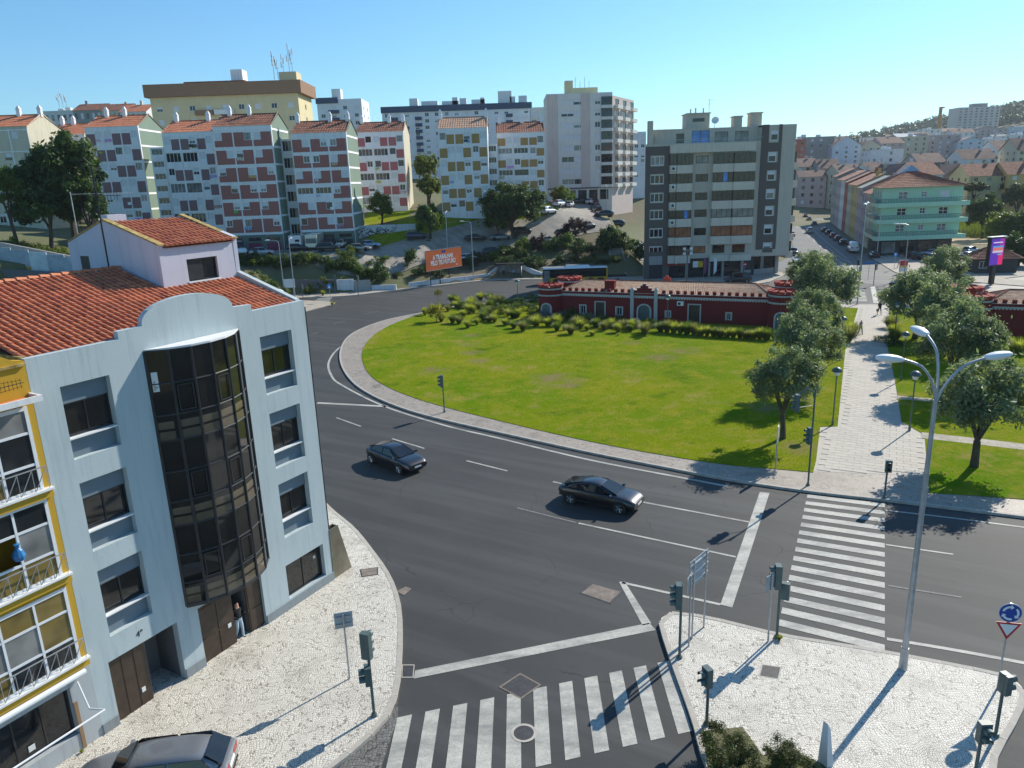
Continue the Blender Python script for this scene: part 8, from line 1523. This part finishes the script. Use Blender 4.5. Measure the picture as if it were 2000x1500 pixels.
x, y = G(990, 545); person(x-.6, y+1.4, .12, R(0), 'person in dark clothes waiting in the bus shelter', sh('dark_jacket', (0.02, 0.02, 0.025)), sh('black_trousers', (0.015, 0.015, 0.018)), M['hair_dark'], 1.7, .05); person(x+1.4, y+1.5, .12, R(10), 'person in pale blue waiting at the right of the bus shelter', sh('pale_blue_shirt', (0.3, 0.42, 0.55)), sh('navy_trousers', (0.03, 0.04, 0.08)), M['hair_dark'], 1.68, .05)
person(*G(1755, 524), .12, R(10), 'person in beige clothes on the corner pavement by the parking sign', sh('beige_shirt', (0.45, 0.33, 0.26)), sh('beige_trousers', (0.4, 0.32, 0.26)), M['hair_dark'], 1.7, .14)
# ------------------------------------------------------------------ air
hzb = MB().box(-3600, 3600, -200, 3700, -4, 260).build('haze', None or bpy.data.materials.new('haze_air')); stuff(hzb); hm = hzb.data.materials[0]; hm.use_nodes = True; ht = hm.node_tree; ht.nodes.clear()
hv = ht.nodes.new('ShaderNodeVolumePrincipled'); hv.inputs['Color'].default_value = (0.8, 0.9, 1.0, 1); hv.inputs['Density'].default_value = 0.0001; hv.inputs['Anisotropy'].default_value = 0.3; ho = ht.nodes.new('ShaderNodeOutputMaterial'); ht.links.new(hv.outputs[0], ho.inputs['Volume'])
hzb['label'] = 'pale haze in the air'; hzb['category'] = 'haze'
# ------------------------------------------------------------------ tell look-alikes apart by their place
ORD = ['first', 'second', 'third', 'fourth', 'fifth', 'sixth', 'seventh', 'eighth', 'ninth', 'tenth', 'eleventh', 'twelfth', 'thirteenth', 'fourteenth', 'fifteenth', 'sixteenth', 'seventeenth', 'eighteenth', 'nineteenth', 'twentieth']
def ordinal(i): return ORD[i] if i < 20 else ['twenty', 'thirty', 'forty', 'fifty'][(i+1)//10-2]+'-'+ORD[(i+1) % 10-1] if (i+1) % 10 else ['', '', '', 'thirtieth', 'fortieth', 'fiftieth'][(i+1)//10]
bearing = lambda o: o.location.x/o.location.y
def seg(px): r = ray(px, 640); return r[0]/r[1]
tf = [o for o in bpy.data.objects if o.get('group') == HG]
for lo, hi, where in [(-9, seg(1000), 'at the left end of the lawn planting'), (seg(1000), seg(1110), 'before the left tower of the fort'), (seg(1110), seg(1260), 'before the fort wall left of the gate'), (seg(1260), seg(1400), 'in the hedge right of the fort gate'), (seg(1400), seg(1560), 'in the hedge before the fort right tower'), (seg(1560), 9, 'beside the walkway or the right fort')]:
    for i, o in enumerate(sorted([o for o in tf if lo <= bearing(o) < hi], key=bearing)): o['label'] = 'grass tuft '+where+', '+ordinal(i)+' from left'
cols_ = {'t_white': 'white', 't_cream': 'cream', 't_pink': 'pink', 't_grey': 'grey', 't_mauve': 'mauve', 't_paleblue': 'pale blue'}
for grp, key, fmt in [(BG, 'loose low shrub', 'low shrub among the tufts before the red fort, {} from left'), (SH, 'wild shrub', 'wild shrub on the bare bank above the roadside walls, {} from left'), (SH, 'olive green bush', 'bush of the hedge below the upper road, {} from left'), (SH, 'bush of the sunlit', 'bush of the sunlit hedge above the noise barrier, {} from left')]:
    for i, o in enumerate(sorted([o for o in bpy.data.objects if o.get('group') == grp and o['label'].startswith(key)], key=bearing)): o['label'] = fmt.format(ordinal(i))
fh_ = [o for o in bpy.data.objects if o.get('group') == 'houses of the far town']; byc = {}
for o in fh_:
    wm = next((c.data.materials[0].name for c in o.children if c.name.startswith('wall')), 't_white'); rf = 'pitched' if any(c.name.startswith('roof') and not c.name.startswith('roof_box') for c in o.children) else 'flat'; byc.setdefault((wm, rf), []).append(o)
for (wm, rf), l in byc.items():
    for i, o in enumerate(sorted(l, key=bearing)): o['label'] = 'small {} {} roofed house in the far town, {} of its kind from left'.format(cols_.get(wm, 'pale'), rf, ordinal(i))
